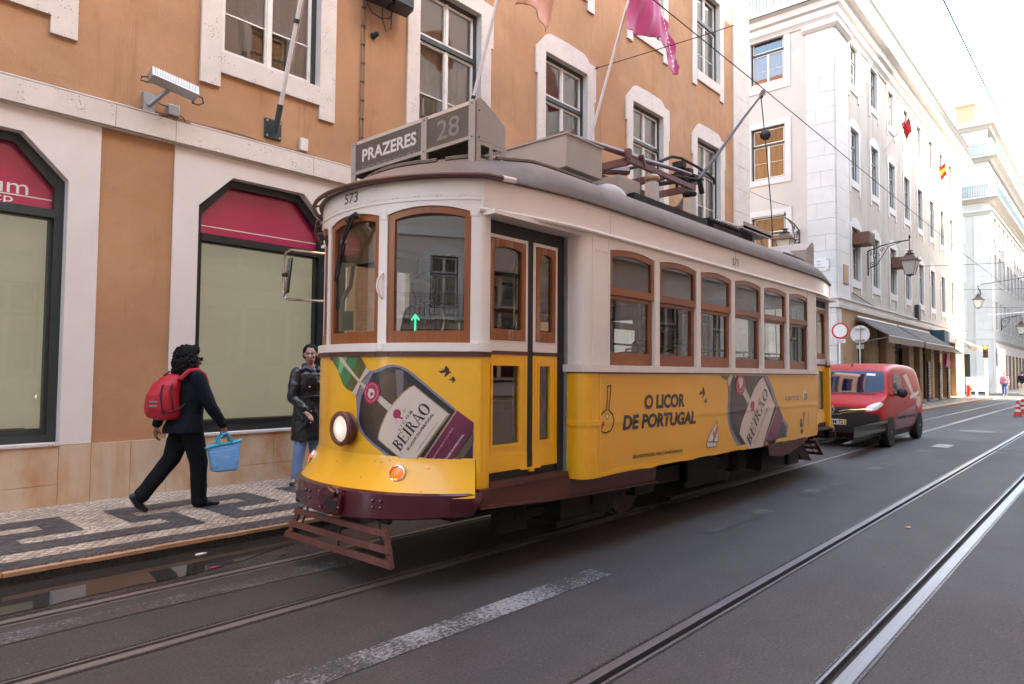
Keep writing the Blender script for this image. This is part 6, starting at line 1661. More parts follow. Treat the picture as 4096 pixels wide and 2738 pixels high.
def dm(name, c, r=.35, coat=0.2, var=.05, vs=3, stain=None): return M(name, c, r, var=var, vs=vs, coat=coat, stain=stain)
dm('v_rim', (0.19, 0.18, 0.25)); dm('v_dark', (0.018, 0.013, 0.018)); dm('v_amber', (0.060, 0.026, 0.014), var=.35, vs=2.2, stain=[((0.012, 0.008, 0.008), 2.6, 0.5, 0.2, 0.9)]); dm('v_shine', (0.13, 0.12, 0.12))
dm('v_cream', (0.60, 0.50, 0.42)); dm('v_tan', (0.30, 0.19, 0.10)); dm('v_purple', (0.115, 0.010, 0.045), var=.2, vs=3, stain=[((0.22, 0.01, 0.05), 3, 0.52, 0.2, 0.7)]); dm('v_gold', (0.36, 0.24, 0.14)); dm('v_olive', (0.10, 0.075, 0.05))
dm('v_green', (0.035, 0.19, 0.07), var=.45, vs=6, stain=[((0.010, 0.05, 0.035), 5, 0.5, 0.15, 0.9)]); dm('v_green_d', (0.11, 0.10, 0.025), var=.5, vs=6, stain=[((0.02, 0.022, 0.012), 5, 0.48, 0.15, 0.9)]); dm('v_green_l', (0.16, 0.42, 0.20)); dm('v_ribbon', (0.50, 0.43, 0.34), var=.15)
dm('v_pink', (0.55, 0.34, 0.32)); dm('v_red', (0.36, 0.010, 0.06)); dm('v_red_l', (0.62, 0.30, 0.34)); dm('v_ink', (0.015, 0.012, 0.016)); dm('v_grey', (0.24, 0.19, 0.16)); dm('v_white', (0.66, 0.62, 0.60)); dm('v_blue', (0.10, 0.11, 0.24)); dm('v_rust', (0.25, 0.10, 0.03)); dm('v_plum', (0.10, 0.01, 0.02))
def decal(key, fn, off, mat, par, cut=.045, zc=()):
    me = flat_mesh([DEC[key]], fn, off, cut, zc); return linkmesh('printed_picture', me, MATS[mat], par)
def flush(par, fn, items, zc=()):
    """several flat prints merged into one picture"""
    bm_ = bmesh.new(); mats = []
    for k, (key, off, mat) in enumerate(items):
        polys = DEC[key] if isinstance(DEC[key][0][0], list) else [DEC[key]]
        if key.endswith('line') and key.startswith('s_g'): polys = stroke(DEC[key][0] if isinstance(DEC[key][0][0], list) else DEC[key], .012)
        me = flat_mesh(polys, fn, off, .045, zc)
        if MATS[mat] not in mats: mats.append(MATS[mat])
        mi_ = mats.index(MATS[mat])
        n0 = len(bm_.faces); bm_.from_mesh(me); bm_.faces.ensure_lookup_table()
        for f_ in bm_.faces[n0:]: f_.material_index = mi_
        bpy.data.meshes.remove(me)
    me = bpy.data.meshes.new('p'); bm_.to_mesh(me); bm_.free()
    return linkmesh('bottle_picture', me, mats, par)
fpan = [c for c in tram.children if c.name.startswith('front_panel')][0]
D_ = .0010
pic = flush(fpan, FP, [('f_body', D_ * 2, 'v_rim'), ('f_in', D_ * 3, 'v_dark'), ('f_amber', D_ * 4, 'v_amber'), ('f_shine', D_ * 5, 'v_shine'), ('f_purple', D_ * 5, 'v_purple'), ('f_olive', D_ * 5, 'v_olive'), ('f_gold', D_ * 6, 'v_gold'),
      ('f_label_b', D_ * 6, 'v_tan'), ('f_label', D_ * 7, 'v_cream'), ('f_lline', D_ * 8, 'v_tan'), ('f_neck', D_ * 4, 'v_green'), ('f_neckd', D_ * 5, 'v_green_d'), ('f_neckl', D_ * 6, 'v_green_l'), ('f_ribbon', D_ * 7, 'v_ribbon'), ('f_ribbon2', D_ * 6, 'v_ribbon'),
      ('f_tip', D_ * 3, 'v_pink'), ('f_tip2', D_ * 5, 'v_plum'), ('f_twine', D_ * 8, 'v_ribbon'), ('f_seal', D_ * 9, 'v_red'), ('f_seal_o', D_ * 10, 'v_red_l'), ('f_seal_i', D_ * 11, 'v_red'), ('f_crest', D_ * 12, 'v_cream'), ('f_crest_m', D_ * 13, 'v_red'),
      ('f_tree', D_ * 9, 'v_red'), ('f_swallow1', D_ * 2, 'v_ink'), ('f_swallow2', D_ * 2, 'v_ink')])
gl = stroke([(-.93, 1.50), (-.90, 1.40), (-.91, 1.34), (-.87, 1.24), (-.86, 1.12), (-.875, 1.05), (-.91, .96), (-.93, 1.05), (-.94, 1.15), (-.92, 1.30), (-.93, 1.50)], .012)
linkmesh('guitar_picture', flat_mesh(gl, FP, .003, .045), MATS['v_ink'], fpan)
linkmesh('guitar_picture', flat_mesh([[(-.91, 1.28), (-.885, 1.28), (-.88, 1.14), (-.91, 1.14)]], FP, .004, .045), MATS['v_red'], fpan)
def TF(key, body, mat, fn=FP, par=fpan, off=.010, weight=0.0, sp=1.0, hs=1.0, shear=None, zc=(), nm='lettering'):
    u, z, L, ang, h, sh = TX[key]
    return text_on(nm, body, fn, off, u, z, L, h * hs, ang, MATS[mat], par, weight, sh if shear is None else shear, .04, zc, sp)
TF('BEIRAO', 'BEIRAO', 'v_ink', weight=.010, shear=0) if False else None
def serifs(key, fn, off, par, body_n=6, zc=()):
    u, z, L, ang, h, sh = TX[key]; ca, sa = math.cos(ang), math.sin(ang); ps_ = []
    for k in (0.0, .055, .17, .30, .375, .43, .585, .60, .78):
        for yy in (0, 1):
            a, b = k * L - .008, k * L + .05 * L
            ps_.append([(u + x_ * ca - y_ * sa, z + x_ * sa + y_ * ca) for x_, y_ in ((a, yy * h - .003), (b, yy * h - .003), (b, yy * h + .004), (a, yy * h + .004))])
    return linkmesh('lettering', flat_mesh(ps_, fn, off, .04, zc), MATS['v_ink'], par)

def arcring(cx, cy, rx, ry, tx, ty, a0, a1, n=16):
    out = []; A = frange(a0, a1, n)
    for p, q_ in zip(A[:-1], A[1:]):
        out.append([(cx + rx * math.cos(p), cy + ry * math.sin(p)), (cx + rx * math.cos(q_), cy + ry * math.sin(q_)), (cx + (rx - tx) * math.cos(q_), cy + (ry - ty) * math.sin(q_)), (cx + (rx - tx) * math.cos(p), cy + (ry - ty) * math.sin(p))])
    return out
def serif_word(key, fn, off, par, mat='v_ink', zc=(), hs=1.0):
    """the word BEIRAO with tilde in a high contrast serif letter, laid along the measured baseline"""
    R4 = lambda a, b, c, d: [(a, c), (b, c), (b, d), (a, d)]
    G = []
    def put(polys, x): G.extend([[(x + a, b) for a, b in p] for p in polys])
    T_, t_ = .17, .055
    stem = lambda x, w=T_: [R4(x, x + w, 0, 1), R4(x - .07, x + w + .06, 0, .045), R4(x - .07, x + w + .06, .955, 1)]
    put(stem(.07) + arcring(.26, .755, .30, .245, .15, t_, -PI / 2, PI / 2) + arcring(.26, .26, .36, .26, .17, t_, -PI / 2, PI / 2), 0)
    put(stem(.07) + [R4(.24, .66, 0, t_), R4(.24, .62, 1 - t_, 1), R4(.24, .50, .50, .50 + t_), [(.66, 0), (.70, .24), (.64, .24), (.60, t_)], [(.60, 1 - t_), (.58, .80), (.63, .80), (.64, 1)], R4(.48, .52, .40, .64)], .72)
    put(stem(.07), 1.52)
    put(stem(.07) + arcring(.26, .75, .30, .25, .15, t_, -PI / 2, PI / 2) + [[(.30, .50), (.46, .50), (.74, .0), (.56, .0)], R4(.54, .84, 0, .045)], 1.92)
    put([[(.36, 1.03), (.44, 1.03), (.80, 0), (.62, 0)], [(.36, 1.03), (.41, .98), (.14, 0), (.08, 0)], R4(.24, .62, .30, .35), R4(.0, .24, 0, .045), R4(.52, .90, 0, .045),
         [(.20, 1.18), (.26, 1.26), (.34, 1.27), (.46, 1.21), (.54, 1.23), (.60, 1.30), (.56, 1.18), (.47, 1.13), (.36, 1.18), (.28, 1.19)]], 2.72)
    put(arcring(.42, .5, .42, .53, .19, t_, 0, 2 * PI, 30), 3.62)
    W_ = 4.46; u, z, L, ang, h, sh = TX[key]; ca, sa = math.cos(ang), math.sin(ang); sx = L / W_; sy = h * hs
    ps_ = [[(u + a * sx * ca - b * sy * sa, z + a * sx * sa + b * sy * ca) for a, b in p] for p in G]
    return linkmesh('lettering', flat_mesh(ps_, fn, off, .04, zc), MATS[mat], par)
serif_word('BEIRAO', FP, .010, fpan)
TF('LICOR', 'L I C O R', 'v_ink', shear=0)
TF('PORT', 'O LICOR DE PORTUGAL', 'v_ink', weight=.012, shear=0)
TF('CARR', 'J. CARRANCA REDONDO, LDA', 'v_grey', shear=0)
TF('SCR', 'nsável pela produção do Licor Beirão', 'v_red_l', off=.008, shear=.25)
TF('BOTT', 'TTLED IN PORTUGAL', 'v_white', off=.008, weight=.02, shear=0)
TF('19', '19', 'v_red', shear=0); TF('29', '29', 'v_red', shear=0)
u, z, L, ang, h, sh = TX['PORT']
text_on('lettering', 'O', FP, .0112, u, z, L * .052, h, ang, MATS['v_red'], fpan, .02, 0, .04)
text_on('lettering', 'P', FP, .0112, u + L * .585 * math.cos(ang), z + L * .585 * math.sin(ang), L * .045, h, ang, MATS['v_red'], fpan, .02, 0, .04)
fas = [c for c in tram.children if c.name.startswith('fascia')][0]
text_on('lettering', '573', hd2, .006, -.10, 2.725, .165, .078, 0, MATS['v_ink'], fas, 0, .12, .04)
text_on('lettering', '573', HD, .006, hx(7.16), 2.66, .155, .085, 0, MATS['v_ink'], fas, 0, .08, .04)
zc = (1.02, 1.03, 1.045, 1.065, 1.085, 1.10, 1.11)
pic2 = flush(sp_, SD, [('s_body', D_ * 2, 'v_rim'), ('s_in', D_ * 3, 'v_dark'), ('s_amber', D_ * 4, 'v_amber'), ('s_purple', D_ * 5, 'v_purple'), ('s_gold', D_ * 6, 'v_gold'), ('s_label', D_ * 7, 'v_cream'), ('s_neck', D_ * 3, 'v_green_d'), ('s_twine', D_ * 4, 'v_ribbon'), ('s_ribbon', D_ * 6, 'v_ribbon'), ('s_ribbon0', D_ * 6, 'v_ribbon'),
      ('s_seal', D_ * 8, 'v_red'), ('s_seal_o', D_ * 9, 'v_red_l'), ('s_seal_i', D_ * 10, 'v_red'), ('s_crest', D_ * 11, 'v_cream'), ('s_tree', D_ * 8, 'v_red')], zc)
cat_ = flush(sp_, SD, [('s_swallow1', D_ * 2, 'v_ink'), ('s_swallow2', D_ * 2, 'v_ink')], zc); cat_.name = 'swallow_picture'
bt = flush(sp_, SD, [('s_boat_sail', D_ * 3, 'v_white'), ('s_boat_sail2', D_ * 3, 'v_white'), ('s_boat_hull', D_ * 3, 'v_white'), ('s_cross1', D_ * 4, 'v_red'), ('s_cross2', D_ * 4, 'v_red')], zc); bt.name = 'sailing_boat_picture'
ol = []
for key in ('s_boat_sail', 's_boat_sail2', 's_boat_hull'): ol += stroke(DEC[key], .007, True)
linkmesh('sailing_boat_picture', flat_mesh(ol, SD, .0045, .045, zc), MATS['v_ink'], sp_)
gt = flush(sp_, SD, [('s_gline', D_ * 3, 'v_ink'), ('s_ghole', D_ * 3, 'v_white'), ('s_gred', D_ * 4, 'v_red')], zc); gt.name = 'guitar_picture'
linkmesh('guitar_picture', flat_mesh(stroke(DEC['s_ghole'], .006, True), SD, .004, .045, zc), MATS['v_ink'], sp_)
rs = flush(sp_, SD, [('s_roos_blk', D_ * 2, 'v_ink'), ('s_roos_red', D_ * 3, 'v_red'), ('s_roos_r2', D_ * 3, 'v_red'), ('s_roos_foot', D_ * 2, 'v_ink'), ('s_vert', D_ * 2, 'v_rust')], zc); rs.name = 'rooster_picture'
TF('OLICOR', 'O LICOR', 'v_ink', SD, sp_, .003, weight=.045, shear=.06, zc=zc); TF('DEPORT', 'DE PORTUGAL', 'v_ink', SD, sp_, .003, weight=.045, shear=.12, zc=zc, hs=.95)
TF('SEJA', 'SEJA RESPONSÁVEL. BEBA COM MODERAÇÃO.', 'v_ink', SD, sp_, .003, weight=.015, shear=0, zc=zc, hs=1.5)
serif_word('sBEI', SD, .0095, sp_, zc=zc)
TF('sLIC', 'L I C O R', 'v_ink', SD, sp_, .009, shear=0, zc=zc); TF('sPORT', 'O LICOR DE PORTUGAL', 'v_rust', SD, sp_, .009, weight=.01, shear=0, zc=zc, hs=.9)
TF('carris', 'carris', 'v_blue', SD, sp_, .003, shear=0, zc=zc, hs=1.0)
def annulus(cx, cz, r0, r1, a0, a1, n=24):
    return [[(cx + r * math.cos(t) * 1.35, cz + r * math.sin(t)) for r, t in ((r0, p), (r1, p), (r1, q_), (r0, q_))] for p, q_ in zip(frange(a0, a1, n)[:-1], frange(a0, a1, n)[1:])]
lx, lz = 9.42, 1.187
linkmesh('operator_emblem', flat_mesh(annulus(lx, lz, .034, .062, 0, 2 * PI, 32), SD, .003, .045, zc), MATS['v_white'], sp_)
linkmesh('operator_emblem', flat_mesh(annulus(lx, lz, .034, .064, -1.9, .6, 18) + [[(lx - .008, lz - .035), (lx + .01, lz - .035), (lx + .01, lz + .035), (lx - .008, lz + .035)]], SD, .004, .045, zc), MATS['v_blue'], sp_)

# ================================================================ red van behind the tram
from mathutils.bvhtree import BVHTree
M('van_red', (0.46, 0.006, 0.010), 0.38, var=0.04, vs=1.5, spec=0.22)
M('van_magenta', (0.26, 0.010, 0.055), 0.3, var=0.04, coat=0.4)
M('van_plastic', (0.020, 0.021, 0.024), 0.55, var=0.1, bump=0.1, bs=120)
M('van_glass', (0.004, 0.010, 0.035), 0.03, spec=0.45)
M('lamp_clear', (0.80, 0.81, 0.82), 0.12, metal=0.2, coat=0.8)
M('tyre', (0.018, 0.018, 0.018), 0.8)
M('plate_white', (0.66, 0.66, 0.64), 0.4); M('plate_blue', (0.02, 0.06, 0.4), 0.4); M('plate_yellow', (0.7, 0.5, 0.03), 0.4)
van = thing('van', 'small red delivery van with black bumper following the tram', 'van', (16.8, 4.43, 0))
VY = 4.43
def vsec(x, zt, w, zb=1.02, bot=.24, k=1.0):
    h = max(0.0, (zt - 1.08) / .64)
    zb = min(zb, zt - .05)
    P = [(0, bot), (.55 * w, bot), (.88 * w, bot + .01), (.97 * w, bot + .10), (w, .55), (.995 * w, .80), (.975 * w, zb), ((.975 - .075 * h) * w, zb + (zt - zb) * .55), ((.95 - .12 * h) * w, zb + (zt - zb) * .90), ((.86 - .11 * h) * w, zt - .012), (.50 * w, zt + .0), (0, zt + .01)]
    return [(x, VY - y, z) for y, z in P] + [(x, VY + y, z) for y, z in P[-2:0:-1]]
st_ = [(14.86, .62, .55, .5, .32), (14.865, .74, .70, .6, .28), (14.90, .84, .80, .7, .25), (14.98, .90, .865, .75, .23), (15.12, .955, .89, .85, .23), (15.35, 1.02, .905, .95, .23), (15.47, 1.075, .907, 1.0, .23),
       (15.60, 1.20, .908, 1.02, .23), (15.80, 1.385, .908, 1.03, .23), (15.98, 1.535, .908, 1.03, .23), (16.10, 1.60, .908, 1.03, .23), (16.4, 1.68, .91, 1.03, .23), (16.9, 1.72, .91, 1.03, .23), (17.6, 1.725, .91, 1.03, .23), (18.2, 1.70, .905, 1.03, .24), (18.58, 1.67, .90, 1.02, .26), (18.70, 1.62, .88, 1.0, .28), (18.77, 1.3, .85, .95, .32), (18.78, .8, .78, .7, .4)]
mb = MB(); rows = [vsec(x, zt, w, zb, bo) for x, zt, w, zb, bo in st_]
rows = [r + [r[0]] for r in rows]
mb.sheet(rows); n = len(rows[0]) - 1
mb.v += rows[0][:-1]; mb.f.append(tuple(range(len(mb.v) - n, len(mb.v)))); mb.m.append(0)
mb.v += rows[-1][:-1]; mb.f.append(tuple(range(len(mb.v) - n, len(mb.v)))[::-1]); mb.m.append(0)
me = bpy.data.meshes.new('b'); me.from_pydata(mb.v, [], mb.f)
b = bmesh.new(); b.from_mesh(me); bmesh.ops.remove_doubles(b, verts=b.verts, dist=1e-4); bmesh.ops.recalc_face_normals(b, faces=b.faces); b.to_mesh(me); b.free()
tmp = bpy.data.objects.new('tmp', me); COL.objects.link(tmp); sb_ = tmp.modifiers.new('s', 'SUBSURF'); sb_.levels = 2; sb_.render_levels = 2
dg = bpy.context.evaluated_depsgraph_get(); me2 = bpy.data.meshes.new_from_object(tmp.evaluated_get(dg)); bpy.data.objects.remove(tmp)
bvh = BVHTree.FromPolygons([v.co.copy() for v in me2.vertices], [tuple(p.vertices) for p in me2.polygons])
me2.shade_smooth(); body = linkmesh('body', me2, MATS['van_red'], van)
def cast(o, d):
    h, nn, _, _ = bvh.ray_cast(Vector(o), Vector(d))
    return (h, nn) if h is not None else (Vector(o), -Vector(d))
def VF(u, z, o):    # front, u = -y offset so that text reads from the street: u to the right seen from the front
    h, nn = cast((13, VY - u, z), (1, 0, 0)); 
    if nn.x > 0: nn = -nn
    return tuple(h + Vector((-1, 0, 0)) * o + nn * 0.0)
def VS(u, z, o):
    h, nn = cast((u, 2, z), (0, 1, 0)); return (h.x, h.y - o, h.z) if h.y > 2.5 else (h.x, VY - .86 - o, h.z)
def vpatch(name, poly, fn, off, mat, cut=.05, zc=None, thick=.006, par=None):
    zs = [p[1] for p in poly]; zc = zc or frange(min(zs), max(zs), 14)[1:-1]
    b = bmesh.new(); b.faces.new([b.verts.new((p[0], 0, p[1])) for p in poly]); bmesh.ops.triangulate(b, faces=b.faces)
    me = finish_flat(b, fn, off, cut, zc); me.shade_smooth()
    return linkmesh(name, me, MATS[mat], par or van)
def rnd(poly, r=.3, n=2):
    P = [Vector(p) for p in poly]
    for _ in range(n):
        Q = []
        for i in range(len(P)):
            a, b = P[i], P[(i + 1) % len(P)]; Q += [a.lerp(b, .22), a.lerp(b, .78)]
        P = Q
    return [tuple(p) for p in P]
ws = vpatch('windscreen', rnd([(-.76, 1.10), (.76, 1.10), (.80, 1.16), (.71, 1.50), (.62, 1.555), (-.62, 1.555), (-.71, 1.50), (-.80, 1.16)], n=1), VF, .006, 'van_glass')
for p_, nm in (([(.38, 1.46), (.55, 1.45), (.55, 1.49), (.38, 1.50)], 'sticker'),): vpatch(nm, p_, VF, .010, 'lamp_clear', par=ws)
g = stroke([(-.70, 1.085), (-.1, 1.075), (.1, 1.09), (.66, 1.075)], .018); linkmesh('wiper', flat_mesh(g, VF, .02, .05), MATS['rubber'], van)
vpatch('front_bumper', [(-.86, .24), (.86, .24), (.905, .34), (.905, .62), (.80, .70), (.60, .70), (.30, .73), (-.30, .73), (-.60, .70), (-.80, .70), (-.905, .62), (-.905, .34)], VF, .012, 'van_plastic')
vpatch('lower_grille', rnd([(-.50, .30), (.50, .30), (.56, .42), (-.56, .42)], n=1), VF, .016, 'rubber')
vpatch('upper_grille', rnd([(-.62, .70), (-.30, .67), (.30, .67), (.62, .70), (.60, .80), (.2, .815), (-.2, .815), (-.60, .80)], n=1), VF, .014, 'van_plastic')
wing = lambda s: stroke([(s * .13, .725), (s * .24, .755), (s * .42, .765), (s * .60, .785)], .022) + stroke([(s * .0, .655), (s * .12, .665), (s * .22, .70), (s * .36, .725), (s * .60, .74)], .02)
linkmesh('chrome_trim', flat_mesh(wing(1) + wing(-1), VF, .022, .05, (.70, .72, .74, .76)), MATS['chrome'], van)
em = MB(); em.prism([(0, .665), (.065, .755), (0, .85), (-.065, .755)], lambda u, z, o: (14.862 - o, VY - u, z), .0, .02); em.prism([(0, .695), (.04, .755), (0, .82), (-.04, .755)], lambda u, z, o: (14.862 - o, VY - u, z), .02, .026)
build('diamond_emblem', em, MATS['chrome'], van, bevel=.004); build('emblem_slot', MB().prism([(0, .72), (.018, .755), (0, .795), (-.018, .755)], lambda u, z, o: (14.862 - o, VY - u, z), .026, .028), MATS['van_plastic'], van)
for s in (-1, 1):
    hlp = [(s * .60, .735), (s * .80, .755), (s * .875, .86), (s * .86, .925), (s * .74, .90), (s * .62, .83)]
    if s < 0: hlp = hlp[::-1]
    h_ = vpatch('headlight', rnd(hlp, n=1), VF, .012, 'lamp_clear', cut=.03)
    linkmesh('reflector', flat_mesh([[(s * .70 + .045 * math.cos(t), .81 + .045 * math.sin(t)) for t in frange(0, 2 * PI, 18)[:-1]]], VF, .016, .03), MATS['chrome'], h_)
    linkmesh('fog_light', flat_mesh([[(s * .70 + .05 * math.cos(t), .46 + .05 * math.sin(t)) for t in frange(0, 2 * PI, 18)[:-1]]], VF, .016, .03), MATS['rubber'], van)
PL = lambda u, z, o: (14.845 - o, VY - u, z)
pl_ = build('number_plate', MB().prism(rectp(-.26, .26, .455, .565), PL, 0, .012), MATS['plate_white'], van)
build('plate_band', MB().prism(rectp(-.259, -.215, .456, .564), PL, .012, .014), MATS['plate_blue'], pl_); build('plate_band', MB().prism(rectp(.22, .259, .456, .564), PL, .012, .014), MATS['plate_yellow'], pl_)
text_on('lettering', '06·OM·72', PL, .015, -.20, .475, .405, .072, 0, MATS['v_ink'], pl_, weight=.02, cut=0)
# side windows, doors, mouldings (both sides)
def VS2(u, z, o): 
    x, y, zz = VS(u, z, o); return (x, 2 * VY - y, zz)
for fn in (VS, VS2):
    dw = vpatch('side_window', rnd([(15.92, 1.07), (16.72, 1.05), (16.78, 1.40), (16.70, 1.50), (16.32, 1.50), (16.12, 1.38)], n=1), fn, .006, 'van_glass')
    vpatch('lower_panel', [(16.02, .30), (17.75, .30), (17.80, .62), (17.85, .80), (16.3, .68), (15.98, .60)], fn, .003, 'van_magenta')
    linkmesh('door_seam', flat_mesh(stroke([(16.0, 1.05), (15.97, .75), (16.1, .30), (16.85, .28), (16.88, 1.0), (16.84, 1.45), (16.74, 1.55), (16.3, 1.56), (16.05, 1.38)], .008) + stroke([(16.95, .32), (16.95, 1.50), (17.6, 1.52), (17.62, .32)], .008), fn, .004, .1, (.5, .7, .9, 1.1, 1.3)), MATS['rubber'], van)
    linkmesh('side_moulding', flat_mesh([[(16.15, .54), (16.85, .54), (16.85, .595), (16.15, .595)], [(16.95, .54), (17.75, .54), (17.75, .595), (16.95, .595)]], fn, .018, .1), MATS['van_plastic'], van)
    linkmesh('white_graphic', flat_mesh([[(17.1, 1.45), (17.5, 1.50), (17.75, 1.1), (18.15, 1.02), (17.95, .92), (17.6, .95), (17.35, 1.2)], [(17.9, .80), (18.1, 1.0), (18.45, .95), (18.4, .8), (18.15, .7)]], fn, .004, .1, (1.0, 1.1, 1.2, 1.3, 1.4)), MATS['v_pink'], van)
    linkmesh('white_graphic', flat_mesh([[(17.35, .93), (18.3, 1.04), (18.3, 1.10), (17.35, 1.01)]], fn, .006, .1), MATS['v_white'], van)
    linkmesh('door_handle', flat_mesh([[(16.66, .86), (16.82, .87), (16.82, .90), (16.66, .89)]], fn, .03, .1), MATS['van_plastic'], van)
    for x in (15.58, 18.22):
        linkmesh('wheel_arch_patch', flat_mesh([[(x + .36 * math.cos(t), .27 + .36 * math.sin(t)) for t in frange(-.05, PI + .05, 22)] + [(x - .36, .27), (x + .36, .27)][::-1][:0]], fn, .004, .05, (.35, .45, .55)), MATS['rubber'], van)  # black patch on the uncut body stands in for the dark wheel well
for x in (15.58, 18.22):
    for s in (-1, 1):
        yo = VY + s * .912
        w = build('wheel', MB().lathe([(.2, -.19), (.285, -.19), (.305, -.16), (.31, -.1), (.305, -.02), (.285, .0), (.21, .002)], (x, yo, .31), (0, s, 0), 32), MATS['tyre'], van)
        r_ = MB().lathe([(.21, -.02), (.205, .002), (.18, -.015), (.07, -.02), (.05, .0), (.01, .004)], (x, yo, .31), (0, s, 0), 28)
        build('rim', r_, MATS['galv'], w)
for s in (-1, 1):
    mb = MB(); mb.sphere((16.05, VY + s * 1.02, 1.10), (.085, .10, .105), 18); mb.box(16.03, 16.10, min(VY + s * .86, VY + s * .95), max(VY + s * .86, VY + s * .95), 1.03, 1.08)
    build('door_mirror', mb, MATS['van_plastic'], van)
build('aerial', MB().tube([(16.25, VY + .0, 1.66), (16.28, VY, 1.70)], .02, 6), MATS['rubber'], van)
build('underbody', MB().box(15.1, 18.5, VY - .8, VY + .8, .18, .30), MATS['rubber'], van)

# ================================================================ street furniture
def sign_post(lab, x, y, zc, r, front, back=False, ztop=None, pole_r=.03):
    t = thing('road_sign', lab, 'road sign', (x, y, .1))
    build('post', MB().tube([(x + .03, y, .1), (x + .03, y, (ztop or zc + r * .8))], pole_r, 10), MATS['galv'], t)
    d = (-1, 0, .0)
    if not back:
        build('disc', MB().lathe([(r, 0), (r, .012)], (x - .012, y, zc), d, 40), MATS['sign_red'], t)
        build('disc_face', MB().lathe([(r * .80, .0125), (r * .80, .0155)], (x - .012, y, zc), d, 40), MATS['sign_white'], t)
    else:
        build('disc', MB().lathe([(r, 0), (r, .012), (r - .01, .012), (r - .01, .003)], (x + .04, y, zc), d, 40), MATS['sign_white'], t)
        build('clamp', MB().box(x - .03, x + .03, y - .14, y + .14, zc + r * .55, zc + r * .55 + .035).box(x - .03, x + .03, y - .14, y + .14, zc - r * .72, zc - r * .72 + .035), MATS['galv'], t)
    return t
s1 = sign_post('round white sign with red rim on a thick grey post by the stone corner', 27.0, 7.75, 3.09, .30, True, pole_r=.05, ztop=3.0)
build('sub_plate', MB().box(26.96, 26.98, 7.56, 7.94, 2.63, 2.78), MATS['sign_white'], s1)
build('plate_lines', MB().box(26.954, 26.96, 7.61, 7.89, 2.725, 2.745).box(26.954, 26.96, 7.63, 7.87, 2.665, 2.685), MATS['v_grey'], s1)
s2 = sign_post('round sign seen from its plain grey back on a thin post under the dark awning', 24.0, 6.30, 2.78, .29, False, back=True, pole_r=.022, ztop=3.03)
build('sub_plate', MB().box(24.02, 24.035, 6.19, 6.41, 2.30, 2.44), MATS['galv'], s2)

def lantern(lab, wallp, outp, s=1.0, grp='wall lanterns on scrolled iron brackets'):
    """wall lantern: wallp = foot of the bracket on the wall, outp = point under the finial from which the lantern hangs"""
    W_, O_ = Vector(wallp), Vector(outp)
    t = thing('street_lantern', lab, 'street lamp', tuple(W_), 0, grp)
    d = (O_ - W_); d.z = 0; L = d.length; d.normalize()
    q = lambda a, h: tuple(W_ + d * a + Vector((0, 0, h)))
    b = MB()
    H = O_.z - W_.z
    b.tube([q(.0, 0), q(.0, -1.05 * s)], .03 * s, 6)
    b.tube([q(0, 0), q(L * .35, H * .55 + .02), q(L * .7, H * .9), q(L, H)], .024 * s, 6)
    b.tube([q(.02, -.75 * s), q(L * .22, -.62 * s), q(L * .36, -.25 * s), q(L * .5, H * .4), q(L * .8, H * .85)], .017 * s, 6)
    for cx, cz, r0 in ((.30, -.25, .16), (.16, -.6, .13), (.55, .0, .10), (.14, -.12, .10)):
        b.tube([q(cx * L / 1.6 + r0 * s * (1 - .1 * k / 2) * math.cos(k * .7) * (1 - k / 16), cz * s + r0 * s * (1 - k / 16) * math.sin(k * .7)) for k in range(14)], .013 * s, 5)
    build('bracket', b, MATS['iron'], t)
    c = O_
    b = MB()
    b.lathe([(.008, 0), (.04, .05), (.045, .09), (.02, .15), (.004, .19)], (c.x, c.y, c.z + .04 * s), (0, 0, 1), 10)
    b.tube([(c.x, c.y, c.z + .05), (c.x, c.y, c.z - .42 * s)], .016 * s, 6)
    build('finial', b, MATS['iron'], t)
    z0 = c.z - .42 * s
    def four_sided(prof, mat, name, par):
        b = MB(); b.lathe([(r * 1.42 * s, -h * s) for r, h in prof], (c.x, c.y, z0), (0, 0, 1), 4); 
        return build(name, b, MATS[mat], par, sharp=20)
    hd_ = four_sided([(.02, 0), (.12, .03), (.05, .06), (.06, .10), (.16, .16), (.12, .18), (.26, .36), (.34, .42), (.34, .46), (.20, .46)], 'lamp_copper', 'lamp_hood', t)
    lb = four_sided([(.27, .46), (.15, 1.0), (.13, 1.02)], 'lamp_glass', 'lamp_glass', t)
    b = MB()
    for k in range(4):
        a = PI / 4 * 0 + PI / 2 * k; u_ = Vector((0, 0, 1)).orthogonal().normalized(); w_ = Vector((0, 0, 1)).cross(u_); e = u_ * math.cos(a) + w_ * math.sin(a)
        b.tube([tuple(Vector((c.x, c.y, z0 - .46 * s)) + e * .275 * 1.42 * s), tuple(Vector((c.x, c.y, z0 - 1.02 * s)) + e * .155 * 1.42 * s)], .014 * s, 5)
        b.lathe([(.006, 0), (.02, .03), (.004, .07)], tuple(Vector((c.x, c.y, z0 - .44 * s)) + e * .34 * 1.42 * s), (0, 0, 1), 6)
    b.lathe([(.15 * s, 0), (.16 * s, -.03), (.04 * s, -.06), (.02, -.1)], (c.x, c.y, z0 - 1.02 * s), (0, 0, 1), 8)
    build('lamp_frame', b, MATS['iron'], t)
    return t
lantern('iron lantern on the side wall of the cream building, over the dark awnings', (31.8, 7.98, 6.75), (31.8, 6.40, 7.05), 1.0)
lantern('iron lantern on the end wall of the cream building, above the rear of the tram', (27.48, 9.37, 7.15), (25.9, 9.34, 7.38), 1.0)
lantern('far iron lantern on the end wall of the pale building beyond the crossing', (69.48, 8.72, 8.5), (67.9, 8.72, 8.75), 1.15)
lantern('lantern at the right edge on the side wall of the pale far building', (75.5, 7.98, 6.6), (75.5, 6.55, 6.85), 1.15)

